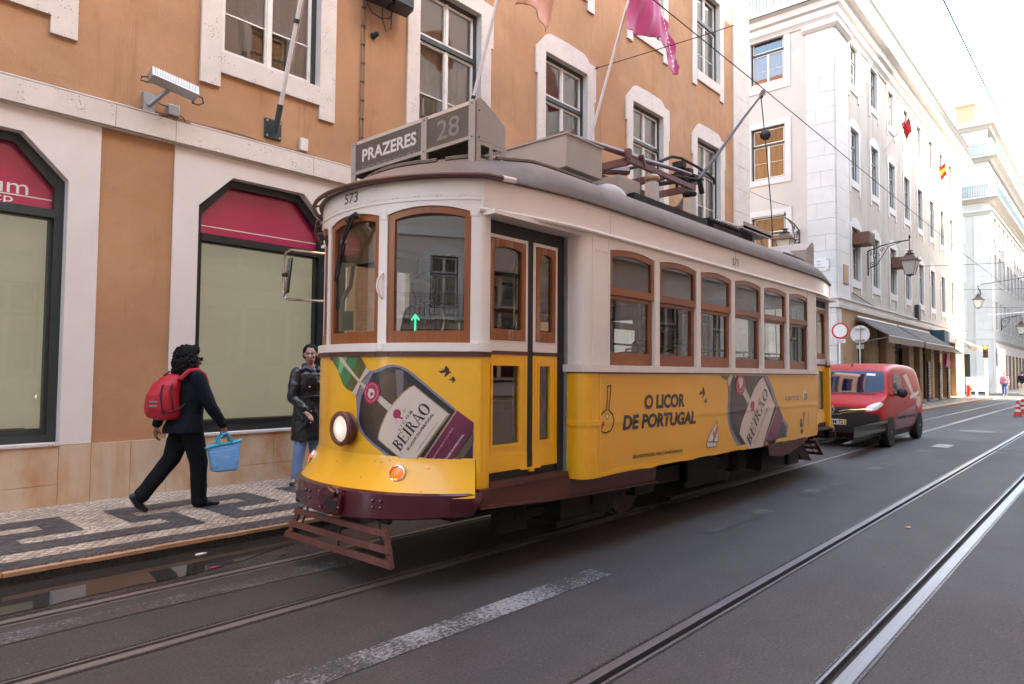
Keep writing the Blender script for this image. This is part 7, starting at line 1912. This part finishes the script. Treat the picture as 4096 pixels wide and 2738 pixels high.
# traffic light
tl = thing('traffic_light', 'traffic light on a white pole showing red at the far street corner', 'traffic light', (54.9, 6.7, .1))
build('pole', MB().tube([(54.95, 6.7, .1), (54.95, 6.7, 3.3)], .075, 12), MATS['sign_white'], tl)
hd_ = build('signal_head', MB().box(54.78, 54.95, 6.55, 6.85, 2.66, 3.50), MATS['iron'], tl, bevel=.03)
M('signal_red', (0.9, 0.15, 0.03), 0.3, emit=(1.0, 0.16, 0.02), es=2.2); M('signal_dark', (0.04, 0.03, 0.02), 0.3)
for z, m_ in ((3.34, 'signal_red'), (3.08, 'signal_dark'), (2.82, 'signal_dark')):
    build('lamp', MB().lathe([(.105, 0), (.10, .02), (.001, .04)], (54.78, 6.7, z), (-1, 0, 0), 20), MATS[m_], hd_)
    build('visor', MB().tube([(54.70, 6.7 + .12 * math.cos(a), z + .12 * math.sin(a)) for a in frange(0, PI, 10)], .012, 5), MATS['iron'], hd_)
# cones
def cone_proto():
    t = thing('traffic_cone', 'x', 'traffic cone', (31.0, 2.85, 0), 0, 'striped cones at the right edge of the road')
    c = MB(); H_, R_ = .54, .13
    c.lathe([(R_ + (0.03 - R_) * k / 12, .03 + H_ * k / 12) for k in range(13)], (31.0, 2.85, 0), (0, 0, 1), 24)
    for i in range(len(c.f)):
        if i < 12 * 24: c.m[i] = 1 if (i // 24) in (3, 4, 7, 8) else 0
    o = build('cone_body', c, [MATS['cone_red'], MATS['sign_white']], t)
    build('cone_base', MB().box(30.84, 31.16, 2.69, 3.01, .0, .03), MATS['cone_red'], t, bevel=.008)
    return t
M('cone_red', (0.62, 0.045, 0.02), 0.5)
c0 = cone_proto(); c0['label'] = 'nearer red and white striped cone at the right edge of the picture'
c1 = dup(c0, None, (33.6, 2.93, 0)); c1['label'] = 'farther red and white striped cone, half hidden behind the nearer one'
hy = thing('fire_hydrant', 'small orange red hydrant on the sunlit far pavement', 'hydrant', (52.8, 7.4, .1))
build('barrel', MB().lathe([(.16, 0), (.16, .08), (.12, .1), (.12, .6), (.15, .62), (.14, .7), (.05, .78)], (52.8, 7.4, .1), (0, 0, 1), 16), MATS['cone_red'], hy)
build('outlet', MB().lathe([(.06, 0), (.06, .08)], (52.8, 7.28, .6), (0, -1, 0), 10), MATS['cone_red'], hy)
for x, y, h, lab in ((53.7, 7.1, 1.0, 'short white post beside the hydrant on the far corner'), (58.0, 8.6, 2.1, 'taller white post standing beyond the far corner')):
    b = thing('bollard', lab, 'bollard', (x, y, .1)); build('post', MB().lathe([(.07, 0), (.07, h - .1), (.09, h - .08), (.05, h)], (x, y, .1), (0, 0, 1), 12), MATS['sign_white'], b)

# overhead wires
def wire(lab, pts, r, mat='cable_black', cat='wire', name='overhead_wire', grp=None):
    o = build(name, MB().tube(pts, r, 5), MATS[mat]); tag(o, lab, cat, grp); return o
def sag(a, b, s, n=16):
    a, b = Vector(a), Vector(b); return [tuple(a.lerp(b, t) - Vector((0, 0, 4 * s * t * (1 - t)))) for t in frange(0, 1, n)]
wire('trolley wire touched by the pole of the yellow tram', [(-6, 4.3, 6.2), (11, 4.3, 6.17), (30, 4.3, 6.02), (60, 4.3, 6.1), (100, 4.3, 6.1)], .0075)
M('wire_glare_tint', (0.10, 0.20, 0.24), 0.4, metal=0.5)  # overexposure glare painted into the wire's colour as cyan
wire('trolley wire over the free track, crossing the sky at the upper right', [(-4, 1.5, 5.98), (9.4, 1.5, 6.0), (18.2, 1.5, 6.1), (40, 1.5, 6.05), (100, 1.5, 6.1)], .0095, 'wire_glare_tint')
for lab, x, z in (('span wire across the street level with the first lantern bracket', 37.5, 6.5), ('span wire across the street near the far end of the cream building', 50.5, 6.6), ('span wire over the far crossing', 62.5, 6.4)):
    wire(lab, sag((x, 8.0, z + .3), (x, -2.4, z + .3), .25), .012, name='span_wire')
wire('thick pale service cable over the far crossing', sag((67, 7.9, 6.4), (62, -2.4, 6.8), .1), .03, 'sign_white', 'wire')
wire('double dark cable by the insulator on the pale far building', sag((69.4, 8.7, 9.2), (58, -2.4, 9.6), .2), .025, name='span_wire')
wire('thin wire between the orange corner and the cream end wall', sag((19.3, 9.0, 7.6), (27.5, 9.8, 8.2), .15), .008, name='span_wire')
wallc = wallcable('cable', sag((29.4, 7.95, 4.75), (39.8, 7.93, 4.30), .22), .02, 'cable_black', 'black cable drooping along the band over the shops of the cream building')
build_ = tag(build('junction_box', MB().box(40.6, 41.1, 7.8, 8.0, 4.35, 5.15), MATS['iron'], bevel=.02), 'dark box on the cream building above the shop band, between two first floor windows', 'junction box')

# ================================================================ people
M('skin_dark', (0.20, 0.085, 0.05), 0.5, var=0.06, vs=20)
M('skin_fair', (0.44, 0.23, 0.17), 0.5, var=0.06, vs=20)
M('hair_black', (0.005, 0.004, 0.004), 0.75, var=0.3, vs=30, bump=0.8, bs=60, spec=0.25)
M('cloth_black', (0.006, 0.0065, 0.008), 0.9, var=0.3, vs=6, bump=0.3, bs=20, spec=0.2)
M('cloth_navy', (0.006, 0.008, 0.013), 0.9, var=0.2, vs=6, bump=0.3, bs=18, spec=0.2)
M('shiny_black', (0.010, 0.011, 0.014), 0.28, var=0.2, vs=9, bump=1.0, bs=14, coat=0.2)
M('denim', (0.16, 0.24, 0.44), 0.8, var=0.25, vs=7, bump=0.3, bs=60)
M('shoe_black', (0.012, 0.012, 0.014), 0.35)
M('bag_red', (0.42, 0.008, 0.020), 0.6, var=0.12, vs=7, bump=0.4, bs=12)
M('bag_dark', (0.07, 0.004, 0.018), 0.7)
M('bag_trim', (0.24, 0.23, 0.19), 0.5)
M('tote_blue', (0.13, 0.33, 0.58), 0.75, var=0.22, vs=24, stretch=(.5, .5, 3), bump=0.7, bs=70, stain=[((0.30, 0.42, 0.62), 16, 0.55, 0.06, 0.6, (.4, .4, 3))])
M('tote_cyan', (0.035, 0.36, 0.52), 0.6)
M('lens_black', (0.005, 0.005, 0.006), 0.1, coat=0.6)
M('eye_white', (0.6, 0.58, 0.55), 0.3); M('lip', (0.34, 0.09, 0.085), 0.4); M('shirt_pink', (0.42, 0.12, 0.16), 0.8); M('trousers_blue', (0.04, 0.06, 0.16), 0.8); M('trousers_beige', (0.42, 0.36, 0.28), 0.8); M('shirt_grey', (0.16, 0.19, 0.26), 0.8)

def capsule(mb, p0, r0, p1, r1, n=12):
    p0, p1 = Vector(p0), Vector(p1); d = p1 - p0; L = d.length
    prof = [(r0 * math.cos(a), r0 * math.sin(a)) for a in frange(-PI / 2 + .05, 0, 5)] + [(r1 * math.cos(a), L + r1 * math.sin(a)) for a in frange(0, PI / 2 - .05, 5)]
    mb.lathe(prof, tuple(p0), tuple(d / max(L, 1e-6)), n)
def blobmesh(parts, voxel=.008, smooth=2, noise_amp=0.0, noise_s=8.0):
    mb = MB()
    for p in parts:
        if p[0] == 'c': capsule(mb, *p[1:])
        elif p[0] == 'e':
            k = len(mb.v); mb.sphere((0, 0, 0), p[2], 16)
            R = Matrix.Identity(3)
            if len(p) > 3: R = Matrix.Rotation(p[3][2], 3, 'Z') @ Matrix.Rotation(p[3][1], 3, 'Y') @ Matrix.Rotation(p[3][0], 3, 'X')
            c = Vector(p[1])
            for i in range(k, len(mb.v)): mb.v[i] = tuple(c + R @ Vector(mb.v[i]))
        elif p[0] == 'l':      # loft of elliptical rings: list of (centre, rx, ry)
            rows = []
            for c, rx, ry in p[1]: rows.append([(c[0] + rx * math.cos(t), c[1] + ry * math.sin(t), c[2]) for t in frange(0, 2 * PI, 25)])
            mb.sheet(rows)
            for r, inv in ((rows[0], 1), (rows[-1], 0)):
                k = len(mb.v); mb.v += r[:-1]; f_ = tuple(range(k, k + 24)); mb.f.append(f_[::-1] if inv else f_); mb.m.append(0)
    me = bpy.data.meshes.new('x'); me.from_pydata(mb.v, [], mb.f)
    b = bmesh.new(); b.from_mesh(me); bmesh.ops.remove_doubles(b, verts=b.verts, dist=1e-5); bmesh.ops.recalc_face_normals(b, faces=b.faces); b.to_mesh(me); b.free()
    o = bpy.data.objects.new('x', me); COL.objects.link(o)
    r = o.modifiers.new('r', 'REMESH'); r.mode = 'VOXEL'; r.voxel_size = voxel; r.adaptivity = 0
    s = o.modifiers.new('s', 'SMOOTH'); s.iterations = smooth; s.factor = .5
    dg = bpy.context.evaluated_depsgraph_get(); m2 = bpy.data.meshes.new_from_object(o.evaluated_get(dg)); bpy.data.objects.remove(o); bpy.data.meshes.remove(me)
    if noise_amp:
        for v in m2.vertices:
            n = noise.noise_vector(v.co * noise_s) + noise.noise_vector(v.co * noise_s * 2.7) * .5
            v.co += n * noise_amp
    m2.shade_smooth()
    return m2
def hand(parts, wrist, fwd, palm, side, s=1.0, curl=.6, r=.008):
    """wrist point, finger direction, palm normal, thumb side"""
    w, f, pn, sd = Vector(wrist), Vector(fwd).normalized(), Vector(palm).normalized(), Vector(side).normalized()
    c = w + f * .045 * s
    parts.append(('c', tuple(w), .022 * s, tuple(w + f * .07 * s), .024 * s))
    for k, (o, L) in enumerate(((.030, .070), (.011, .080), (-.009, .075), (-.027, .060))):
        b0 = w + f * .078 * s + sd * o * s
        a1 = b0 + (f * math.cos(curl * .5) + pn * math.sin(curl * .5)) * L * .42 * s
        a2 = a1 + (f * math.cos(curl * 1.4) + pn * math.sin(curl * 1.4)) * L * .33 * s
        a3 = a2 + (f * math.cos(curl * 2.2) + pn * math.sin(curl * 2.2)) * L * .25 * s
        parts.append(('c', tuple(b0), r * 1.1 * s, tuple(a1), r * s)); parts.append(('c', tuple(a1), r * s, tuple(a2), r * .95 * s)); parts.append(('c', tuple(a2), r * .95 * s, tuple(a3), r * .85 * s))
    t0 = w + f * .02 * s + sd * .022 * s; t1 = t0 + (sd * .7 + f * .6 + pn * .3).normalized() * .038 * s; t2 = t1 + (f * .9 + pn * .5).normalized() * .03 * s
    parts.append(('c', tuple(t0), .012 * s, tuple(t1), .0105 * s)); parts.append(('c', tuple(t1), .0105 * s, tuple(t2), .009 * s))
def head_parts(c, ang, s=1.0, tilt=0.0):
    """head centred on c (eye height), facing ang (radians about Z from +X)"""
    fx, fy = math.cos(ang), math.sin(ang); C0 = Vector(c)
    P = lambda a, b, z: tuple(C0 + Vector((fx * a - fy * b, fy * a + fx * b, z)) * s)
    A = (0, tilt, ang)
    return [('e', P(-.015, 0, .025), (.098 * s, .076 * s, .092 * s), A), ('e', P(.020, 0, -.045), (.066 * s, .058 * s, .078 * s), A), ('e', P(.045, 0, -.088), (.030 * s, .034 * s, .026 * s), A),
            ('c', P(.078, 0, .004), .010 * s, P(.100, 0, -.036), .0135 * s), ('e', P(.088, .012, -.041), (.012 * s,) * 3), ('e', P(.088, -.012, -.041), (.012 * s,) * 3),
            ('c', P(.078, .018, -.070), .010 * s, P(.078, -.018, -.070), .010 * s), ('e', P(.066, .036, -.022), (.024 * s,) * 3), ('e', P(.066, -.036, -.022), (.024 * s,) * 3),
            ('c', P(.078, .045, .022), .010 * s, P(.083, .01, .018), .010 * s), ('c', P(.078, -.045, .022), .010 * s, P(.083, -.01, .018), .010 * s),
            ('e', P(-.005, .078, -.01), (.018 * s, .009 * s, .028 * s), A), ('e', P(-.005, -.078, -.01), (.018 * s, .009 * s, .028 * s), A)], P
def part(name, me, mat, par): return linkmesh(name, me, MATS[mat], par)

# ---- walking woman with the red backpack
wk = thing('person', 'woman walking to the right in black suit with red backpack and blue bag', 'person', (2.95, 6.93, .104))
hp, P_ = head_parts((2.950, 6.93, 1.565), rad(-8), 1.0)
nk = (2.94, 6.93, 1.40)
shR, shL = (2.95, 6.745, 1.385), (2.93, 7.11, 1.385)
elR, wrR = (3.06, 6.69, 1.10), (3.20, 6.70, .905)
elL, wrL = (2.80, 7.17, 1.12), (2.735, 7.15, .90)
hipR, hipL = (2.935, 6.84, .90), (2.935, 7.02, .90)
knR, anR = (3.055, 6.86, .51), (3.065, 6.88, .185)      # standing front leg
knL, anL = (2.80, 7.0, .56), (2.53, 6.97, .27)      # trailing leg
def legs(a, b, c, r=(.085, .055, .042)): return [('c', a, r[0], b, r[1]), ('c', b, r[1], c, r[2])]
bp = hp + [('c', (2.945, 6.93, 1.48), .052, nk, .058), ('e', (2.935, 6.93, 1.26), (.105, .16, .20)), ('e', (2.935, 6.93, 1.05), (.095, .135, .18)), ('e', (2.93, 6.93, .93), (.115, .155, .12)),
     ('c', shR, .05, elR, .04), ('c', elR, .038, wrR, .026), ('c', shL, .05, elL, .04), ('c', elL, .038, wrL, .026), ('c', nk, .05, shR, .05), ('c', nk, .05, shL, .05)] + legs(hipR, knR, anR) + legs(hipL, knL, anL)
bp += [('c', anR, .036, (3.075, 6.88, .15), .036), ('c', (3.06, 6.88, .135), .03, (3.20, 6.87, .125), .026), ('c', anL, .036, (2.535, 6.97, .22), .034), ('c', (2.50, 6.97, .24), .03, (2.575, 6.96, .14), .026)]
hand(bp, wrR, (.25, 0, -1), (-1, 0, -.2), (0, 1, 0), 1.0, .9); hand(bp, wrL, (-.1, 0, -1), (1, 0, 0), (0, -1, 0), 1.0, .5)
part('body', blobmesh(bp, .007, 2), 'skin_dark', wk)
jk = [('l', [((2.90, 6.93, .845), .19, .215), ((2.90, 6.93, .90), .18, .21), ((2.925, 6.93, 1.02), .145, .185), ((2.945, 6.93, 1.15), .14, .19), ((2.955, 6.93, 1.28), .145, .20), ((2.95, 6.93, 1.37), .115, .17), ((2.94, 6.93, 1.43), .07, .08)]),
      ('c', shR, .075, elR, .062), ('c', elR, .06, (3.185, 6.70, .93), .047), ('c', shL, .075, elL, .062), ('c', elL, .06, (2.74, 7.15, .93), .047), ('c', (2.94, 6.85, 1.40), .06, shR, .066), ('c', (2.94, 7.01, 1.40), .06, shL, .066), ('c', (2.945, 6.93, 1.42), .068, (2.95, 6.93, 1.465), .062)]
part('jacket', blobmesh(jk, .010, 3, .006, 9), 'cloth_navy', wk)
tr = [('c', hipR, .115, (3.03, 6.86, .56), .085), ('c', (3.03, 6.86, .56), .085, (3.05, 6.88, .2), .072), ('c', (3.05, 6.88, .2), .072, (3.06, 6.88, .165), .078), ('c', hipL, .115, (2.83, 7.0, .60), .088), ('c', (2.83, 7.0, .60), .086, (2.60, 6.97, .33), .07), ('c', (2.60, 6.97, .33), .07, (2.545, 6.97, .27), .075), ('e', (2.925, 6.93, .92), (.135, .17, .12))]
part('trousers', blobmesh(tr, .010, 3, .005, 8), 'cloth_black', wk)
sh = [('c', (3.03, 6.88, .138), .036, (3.16, 6.87, .13), .036), ('c', (3.16, 6.87, .128), .034, (3.235, 6.865, .122), .022), ('c', (3.02, 6.88, .115), .014, (3.2, 6.87, .115), .012)]
part('shoe', blobmesh(sh, .006, 2), 'shoe_black', wk)
sh = [('c', (2.475, 6.97, .265), .036, (2.53, 6.965, .18), .038), ('c', (2.53, 6.965, .18), .036, (2.585, 6.96, .128), .026)]
part('shoe', blobmesh(sh, .006, 2), 'shoe_black', wk)
hr_ = [('e', (2.905, 6.93, 1.60), (.118, .115, .110)), ('e', (2.885, 6.93, 1.53), (.108, .125, .11)), ('e', (2.88, 6.93, 1.46), (.095, .13, .075)), ('e', (2.945, 6.93, 1.655), (.09, .085, .055)), ('e', (2.93, 6.845, 1.52), (.06, .045, .10)), ('e', (2.93, 7.015, 1.52), (.06, .045, .10)), ('e', (2.93, 6.86, 1.45), (.06, .045, .06))]
part('hair', blobmesh(hr_, .0055, 0, .017, 38), 'hair_black', wk)
gl_ = MB(); gl_.obox(P_(.098, .032, .008), (.006, .026, .019), Matrix.Rotation(rad(-8), 3, 'Z')); gl_.obox(P_(.098, -.032, .008), (.006, .026, .019), Matrix.Rotation(rad(-8), 3, 'Z')); gl_.tube([P_(.10, -.055, .015), P_(.04, -.083, .012)], .005, 5); gl_.tube([P_(.10, -.03, .014), P_(.10, .03, .014)], .004, 5)
build('sunglasses', gl_, MATS['lens_black'], wk)
bk = thing('backpack', 'red backpack with dark straps worn by the walking woman', 'backpack', (2.72, 6.93, 1.0))
bpk = [('l', [((2.735, 6.93, .985), .10, .13), ((2.715, 6.93, 1.01), .145, .16), ((2.70, 6.93, 1.10), .155, .17), ((2.70, 6.93, 1.22), .145, .165), ((2.735, 6.93, 1.32), .12, .15), ((2.77, 6.93, 1.39), .085, .12), ((2.80, 6.93, 1.42), .05, .08)]), ('e', (2.615, 6.93, 1.10), (.075, .12, .11))]
part('pack', blobmesh(bpk, .009, 3, .006, 8), 'bag_red', bk)
def strap(pts, w=.022, t=.006, mat='bag_red', nm='strap', par=bk):
    return build(nm, MB().tube(pts, t * 2, 6), MATS[mat], par)
strap([(2.80, 6.80, 1.37), (2.88, 6.78, 1.455), (2.96, 6.775, 1.465), (3.03, 6.79, 1.42), (3.065, 6.80, 1.34), (3.05, 6.81, 1.26)], t=.011)
strap([(2.80, 7.04, 1.37), (2.88, 7.06, 1.455), (2.96, 7.07, 1.46), (3.04, 7.06, 1.40), (3.06, 7.06, 1.3)], t=.011)
for pts in ([(2.72, 6.775, 1.33), (2.70, 6.762, 1.25), (2.725, 6.757, 1.15), (2.735, 6.765, 1.07)], [(2.64, 6.79, 1.32), (2.62, 6.785, 1.22), (2.63, 6.775, 1.12), (2.66, 6.78, 1.04)], [(2.63, 6.785, 1.06), (2.72, 6.76, 1.06), (2.80, 6.765, 1.10), (2.85, 6.79, 1.13)], [(2.70, 6.93, 1.40), (2.74, 6.90, 1.445), (2.80, 6.92, 1.43)]):
    strap(pts, t=.0045, mat='bag_dark', nm='seam')
for z in (1.16, 1.12): build('reflective_tab', MB().obox((2.575, 6.83, z), (.035, .006, .008), Matrix.Rotation(rad(-38), 3, 'Z')), MATS['bag_trim'], bk)
tt = thing('tote_bag', 'light blue woven shopping bag held by the walking woman', 'bag', (3.22, 6.72, .5))
mb = MB(); rows = []
for z, x0, x1, hy in ((.46, 3.12, 3.33, .05), (.475, 3.09, 3.345, .065), (.58, 3.07, 3.36, .06), (.70, 3.045, 3.375, .03), (.725, 3.03, 3.385, .022)):
    cx, hx_ = (x0 + x1) / 2, (x1 - x0) / 2; rows.append([(cx + hx_ * math.copysign(abs(math.cos(t)) ** .5, math.cos(t)), 6.70 + hy * math.copysign(abs(math.sin(t)) ** .5, math.sin(t)) + (.0), z + (cx - 3.2) * .0 + .03 * (math.cos(t)) * (z > .6)) for t in frange(0, 2 * PI, 33)])
mb.sheet(rows); k = len(mb.v); mb.v += rows[0][:-1]; mb.f.append(tuple(range(k, k + 32))); mb.m.append(0)
build('bag_body', mb, MATS['tote_blue'], tt)
build('rim', MB().tube([(p[0], p[1], p[2] + .004) for p in rows[-1][:-1]], .012, 6, closed=True), MATS['tote_cyan'], tt)
for y in (6.675, 6.725): build('handle', MB().tube([(3.13, y, .71), (3.145, y, .78), (3.185, y, .83), (3.225, y, .835), (3.26, y, .79), (3.285, y, .72)], .012, 6), MATS['tote_cyan'], tt)

# ---- woman waiting beside the tram
wo = thing('person', 'dark haired woman in belted black coat and jeans standing behind the tram front', 'person', (4.60, 7.42, .104))
hp, P_ = head_parts((4.655, 7.42, 1.665), rad(-128), 1.0)
nk = (4.66, 7.44, 1.50)
bp = hp + [('c', (4.655, 7.44, 1.58), .05, nk, .056), ('e', (4.66, 7.45, 1.32), (.17, .11, .22)), ('e', (4.66, 7.45, 1.05), (.15, .12, .2)), ('c', nk, .05, (4.49, 7.45, 1.45), .05), ('c', nk, .05, (4.83, 7.45, 1.45), .05),
      ('c', (4.48, 7.45, 1.43), .05, (4.42, 7.43, 1.15), .04), ('c', (4.42, 7.43, 1.15), .038, (4.50, 7.30, .98), .027), ('c', (4.84, 7.45, 1.43), .05, (4.88, 7.43, 1.15), .04), ('c', (4.88, 7.43, 1.15), .038, (4.80, 7.32, .98), .027)] \
   + legs((4.58, 7.45, .95), (4.53, 7.42, .55), (4.50, 7.45, .18)) + legs((4.74, 7.45, .95), (4.74, 7.42, .55), (4.74, 7.45, .18))
bp += [('c', (4.49, 7.46, .14), .034, (4.40, 7.36, .13), .028), ('c', (4.74, 7.46, .14), .034, (4.68, 7.34, .13), .028)]
hand(bp, (4.50, 7.30, .98), (.4, -.6, -.5), (0, 0, -1), (1, 0, 0), .95, .6); hand(bp, (4.80, 7.32, .98), (-.4, -.6, -.5), (0, 0, -1), (-1, 0, 0), .95, .6)
part('body', blobmesh(bp, .007, 2), 'skin_fair', wo)
ct_ = [('l', [((4.66, 7.45, .62), .22, .17), ((4.66, 7.45, .70), .22, .17), ((4.66, 7.45, .90), .205, .16), ((4.66, 7.45, 1.08), .175, .145), ((4.66, 7.45, 1.16), .165, .135), ((4.66, 7.45, 1.30), .19, .15), ((4.66, 7.45, 1.42), .185, .14), ((4.66, 7.45, 1.50), .10, .10)]),
       ('c', (4.49, 7.45, 1.43), .078, (4.425, 7.43, 1.15), .068), ('c', (4.425, 7.43, 1.15), .066, (4.50, 7.31, 1.0), .052), ('c', (4.83, 7.45, 1.43), .078, (4.89, 7.43, 1.15), .068), ('c', (4.89, 7.43, 1.15), .066, (4.81, 7.33, 1.0), .052)]
coat = part('coat', blobmesh(ct_, .010, 2, .012, 8), 'shiny_black', wo)
part('coat_collar', blobmesh([('c', (4.57, 7.40, 1.50), .03, (4.52, 7.38, 1.47), .028), ('c', (4.57, 7.40, 1.51), .03, (4.62, 7.34, 1.47), .028), ('c', (4.57, 7.42, 1.52), .035, (4.64, 7.50, 1.53), .035), ('c', (4.64, 7.50, 1.53), .035, (4.74, 7.46, 1.52), .035), ('c', (4.74, 7.46, 1.52), .03, (4.72, 7.34, 1.47), .028)], .008, 2, .006, 14), 'shiny_black', wo)
build('belt', MB().tube([(4.66 + .178 * math.cos(t), 7.45 + .150 * math.sin(t), 1.145 + .008 * math.sin(3 * t)) for t in frange(0, 2 * PI, 30)[:-1]], .017, 6, closed=True), MATS['shiny_black'], coat)
bt_ = MB()
for x, y, z in ((4.575, 7.305, 1.27), (4.60, 7.30, .98), (4.50, 7.34, 1.0), (4.59, 7.29, .84), (4.46, 7.36, .86)): bt_.sphere((x, y, z), .008, 8)
build('button', bt_, MATS['chrome'], coat)
part('jeans', blobmesh([('c', (4.58, 7.45, .75), .095, (4.53, 7.42, .52), .072), ('c', (4.53, 7.42, .52), .07, (4.50, 7.45, .17), .058), ('c', (4.74, 7.45, .75), .095, (4.74, 7.42, .52), .072), ('c', (4.74, 7.42, .52), .07, (4.74, 7.45, .17), .058)], .009, 2, .006, 14), 'denim', wo)
for a, b_ in (((4.50, 7.47, .138), (4.385, 7.34, .122)), ((4.745, 7.47, .138), (4.67, 7.32, .122))): part('shoe', blobmesh([('c', a, .036, b_, .027)], .006, 2), 'shoe_black', wo)
part('hair', blobmesh([('e', (4.670, 7.443, 1.716), (.095, .095, .078)), ('e', (4.69, 7.48, 1.66), (.085, .085, .10)), ('e', (4.69, 7.485, 1.57), (.05, .05, .10)), ('e', (4.735, 7.44, 1.67), (.018, .05, .07)), ('e', (4.62, 7.49, 1.675), (.018, .05, .07))], .007, 1, .006, 30), 'hair_black', wo)
eb = MB()
for s in (-1, 1): eb.sphere(P_(.082, .031 * s, .004), (.013, .013, .006), 8)
build('eye', eb, MATS['lens_black'], wo)
eb = MB()
for s in (-1, 1): eb.tube([P_(.088, .014 * s, .024), P_(.087, .033 * s, .030), P_(.076, .05 * s, .024)], .0035, 5)
build('eyebrow', eb, MATS['hair_black'], wo)
build('lips', MB().tube([P_(.084, -.021, -.070), P_(.092, 0, -.068), P_(.084, .021, -.070)], [.004, .0075, .004], 6), MATS['lip'], wo)

wo.location.x -= .045

# ---- people inside the tram and far away
def simple_person(lab, x, y, z0, ang, seated, shirt, skin='skin_fair', hair='hair_black', legm='cloth_black', grp=None, s=1.0, stride=0.0, hairless=False):
    """seated: z0 = seat height; standing: z0 = ground"""
    t = thing('person', lab, 'person', (x, y, z0), ang, grp)
    hz = .62 if seated else 1.53
    P = lambda a, b, c: (a * s, b * s, c * s)
    b0 = 0 if seated else .88
    hp, _ = head_parts(P(.02, 0, hz + .06), 0, s)
    parts = hp + [('c', P(0, 0, hz - .02), .05 * s, P(0, 0, hz - .12), .055 * s), ('e', P(0, 0, b0 + .33), (.11 * s, .17 * s, .2 * s)), ('e', P(0, 0, b0 + .1), (.12 * s, .16 * s, .15 * s))]
    if seated: lg = [(P(0, .09, .08), P(.42, .1, .1), P(.44, .1, -.30)), (P(0, -.09, .08), P(.42, -.1, .1), P(.44, -.1, -.30))]
    else: lg = [(P(0, .09, .9), P(.10 + stride * .2, .09, .50), P(stride * .5, .09, .08)), (P(0, -.09, .9), P(-stride * .1, -.09, .50), P(-stride * .6, -.09, .10))]
    for a, k, f in lg: parts += legs(a, k, f, (.08 * s, .055 * s, .04 * s)) + [('c', f, .035 * s, (f[0] + .12 * s, f[1], f[2] - .04 * s), .028 * s)]
    ar = []
    for sd in (-1, 1):
        sh_, el = P(0, .18 * sd, b0 + .48), P(.03 if seated else -.05 * sd * (1 + stride), .23 * sd, b0 + .22)
        wr = P(.26, .20 * sd, b0 + .16) if seated else P(.08 * sd * stride * 2 + .04, .24 * sd, b0 - .0)
        ar.append((sh_, el, wr)); parts += [('c', sh_, .045 * s, el, .038 * s), ('c', el, .036 * s, wr, .026 * s)]
        hand(parts, wr, (1, 0, -.1) if seated else (.1, 0, -1), (0, 0, -1) if seated else (0, -sd, 0), (0, -sd, 0) if seated else (1, 0, 0), .95 * s, .5)
    part_l = lambda n, me, m: linkmesh(n, me, MATS[m], t, local=True)
    part_l('body', blobmesh(parts, .011 * s, 2), skin)
    top = [('e', P(0, 0, b0 + .34), (.135 * s, .195 * s, .22 * s)), ('e', P(0, 0, b0 + .1), (.14 * s, .18 * s, .16 * s))]
    for sh_, el, wr in ar: top += [('c', sh_, .066 * s, el, .056 * s), ('c', el, .054 * s, tuple(Vector(el).lerp(Vector(wr), .85)), .042 * s)]
    part_l('shirt', blobmesh(top, .012 * s, 2, .004, 9), shirt)
    lo = []
    for a, k, f in lg: lo += [('c', a, .105 * s, k, .075 * s), ('c', k, .073 * s, f, .058 * s)]
    part_l('trousers', blobmesh(lo, .012 * s, 2), legm)
    if not hairless: part_l('hair', blobmesh([('e', P(-.005, 0, hz + .115), (.103 * s, .085 * s, .075 * s)), ('e', P(-.05, 0, hz + .07), (.065 * s, .082 * s, .09 * s))], .010 * s, 1, .005, 25), hair)
    return t
simple_person('tram driver with dark skin and cap of black hair behind the right windscreen', 3.66, 4.22, .70, rad(180), False, 'cloth_navy', 'skin_dark', s=.92)
simple_person('passenger in dark jacket with a pale cuff, in the front side window of the tram', 4.98, 3.58, 1.12, rad(180), True, 'cloth_black', s=.8)
simple_person('passenger in grey jacket in the second side window of the tram', 5.95, 3.60, 1.12, rad(180), True, 'cloth_navy', s=.85)
simple_person('passenger in blue grey shirt in the third side window of the tram', 6.78, 3.60, 1.12, rad(180), True, 'shirt_grey', s=.9)
simple_person('driver of the red van behind the windscreen', 16.75, 4.0, .70, rad(180), True, 'cloth_navy', s=.9)
M('far_hair', (0.03, 0.02, 0.015), 0.7)
simple_person('person in pink shirt and blue trousers crossing in front of the far building', 61.0, 6.35, 0.0, rad(185), False, 'shirt_pink', legm='trousers_blue', hair='far_hair', stride=.55)
simple_person('person in dark jacket and pale trousers at the right edge by the far building', 62.5, 5.45, 0.0, rad(0), False, 'cloth_navy', legm='trousers_beige', hair='far_hair', stride=.15, s=1.05)
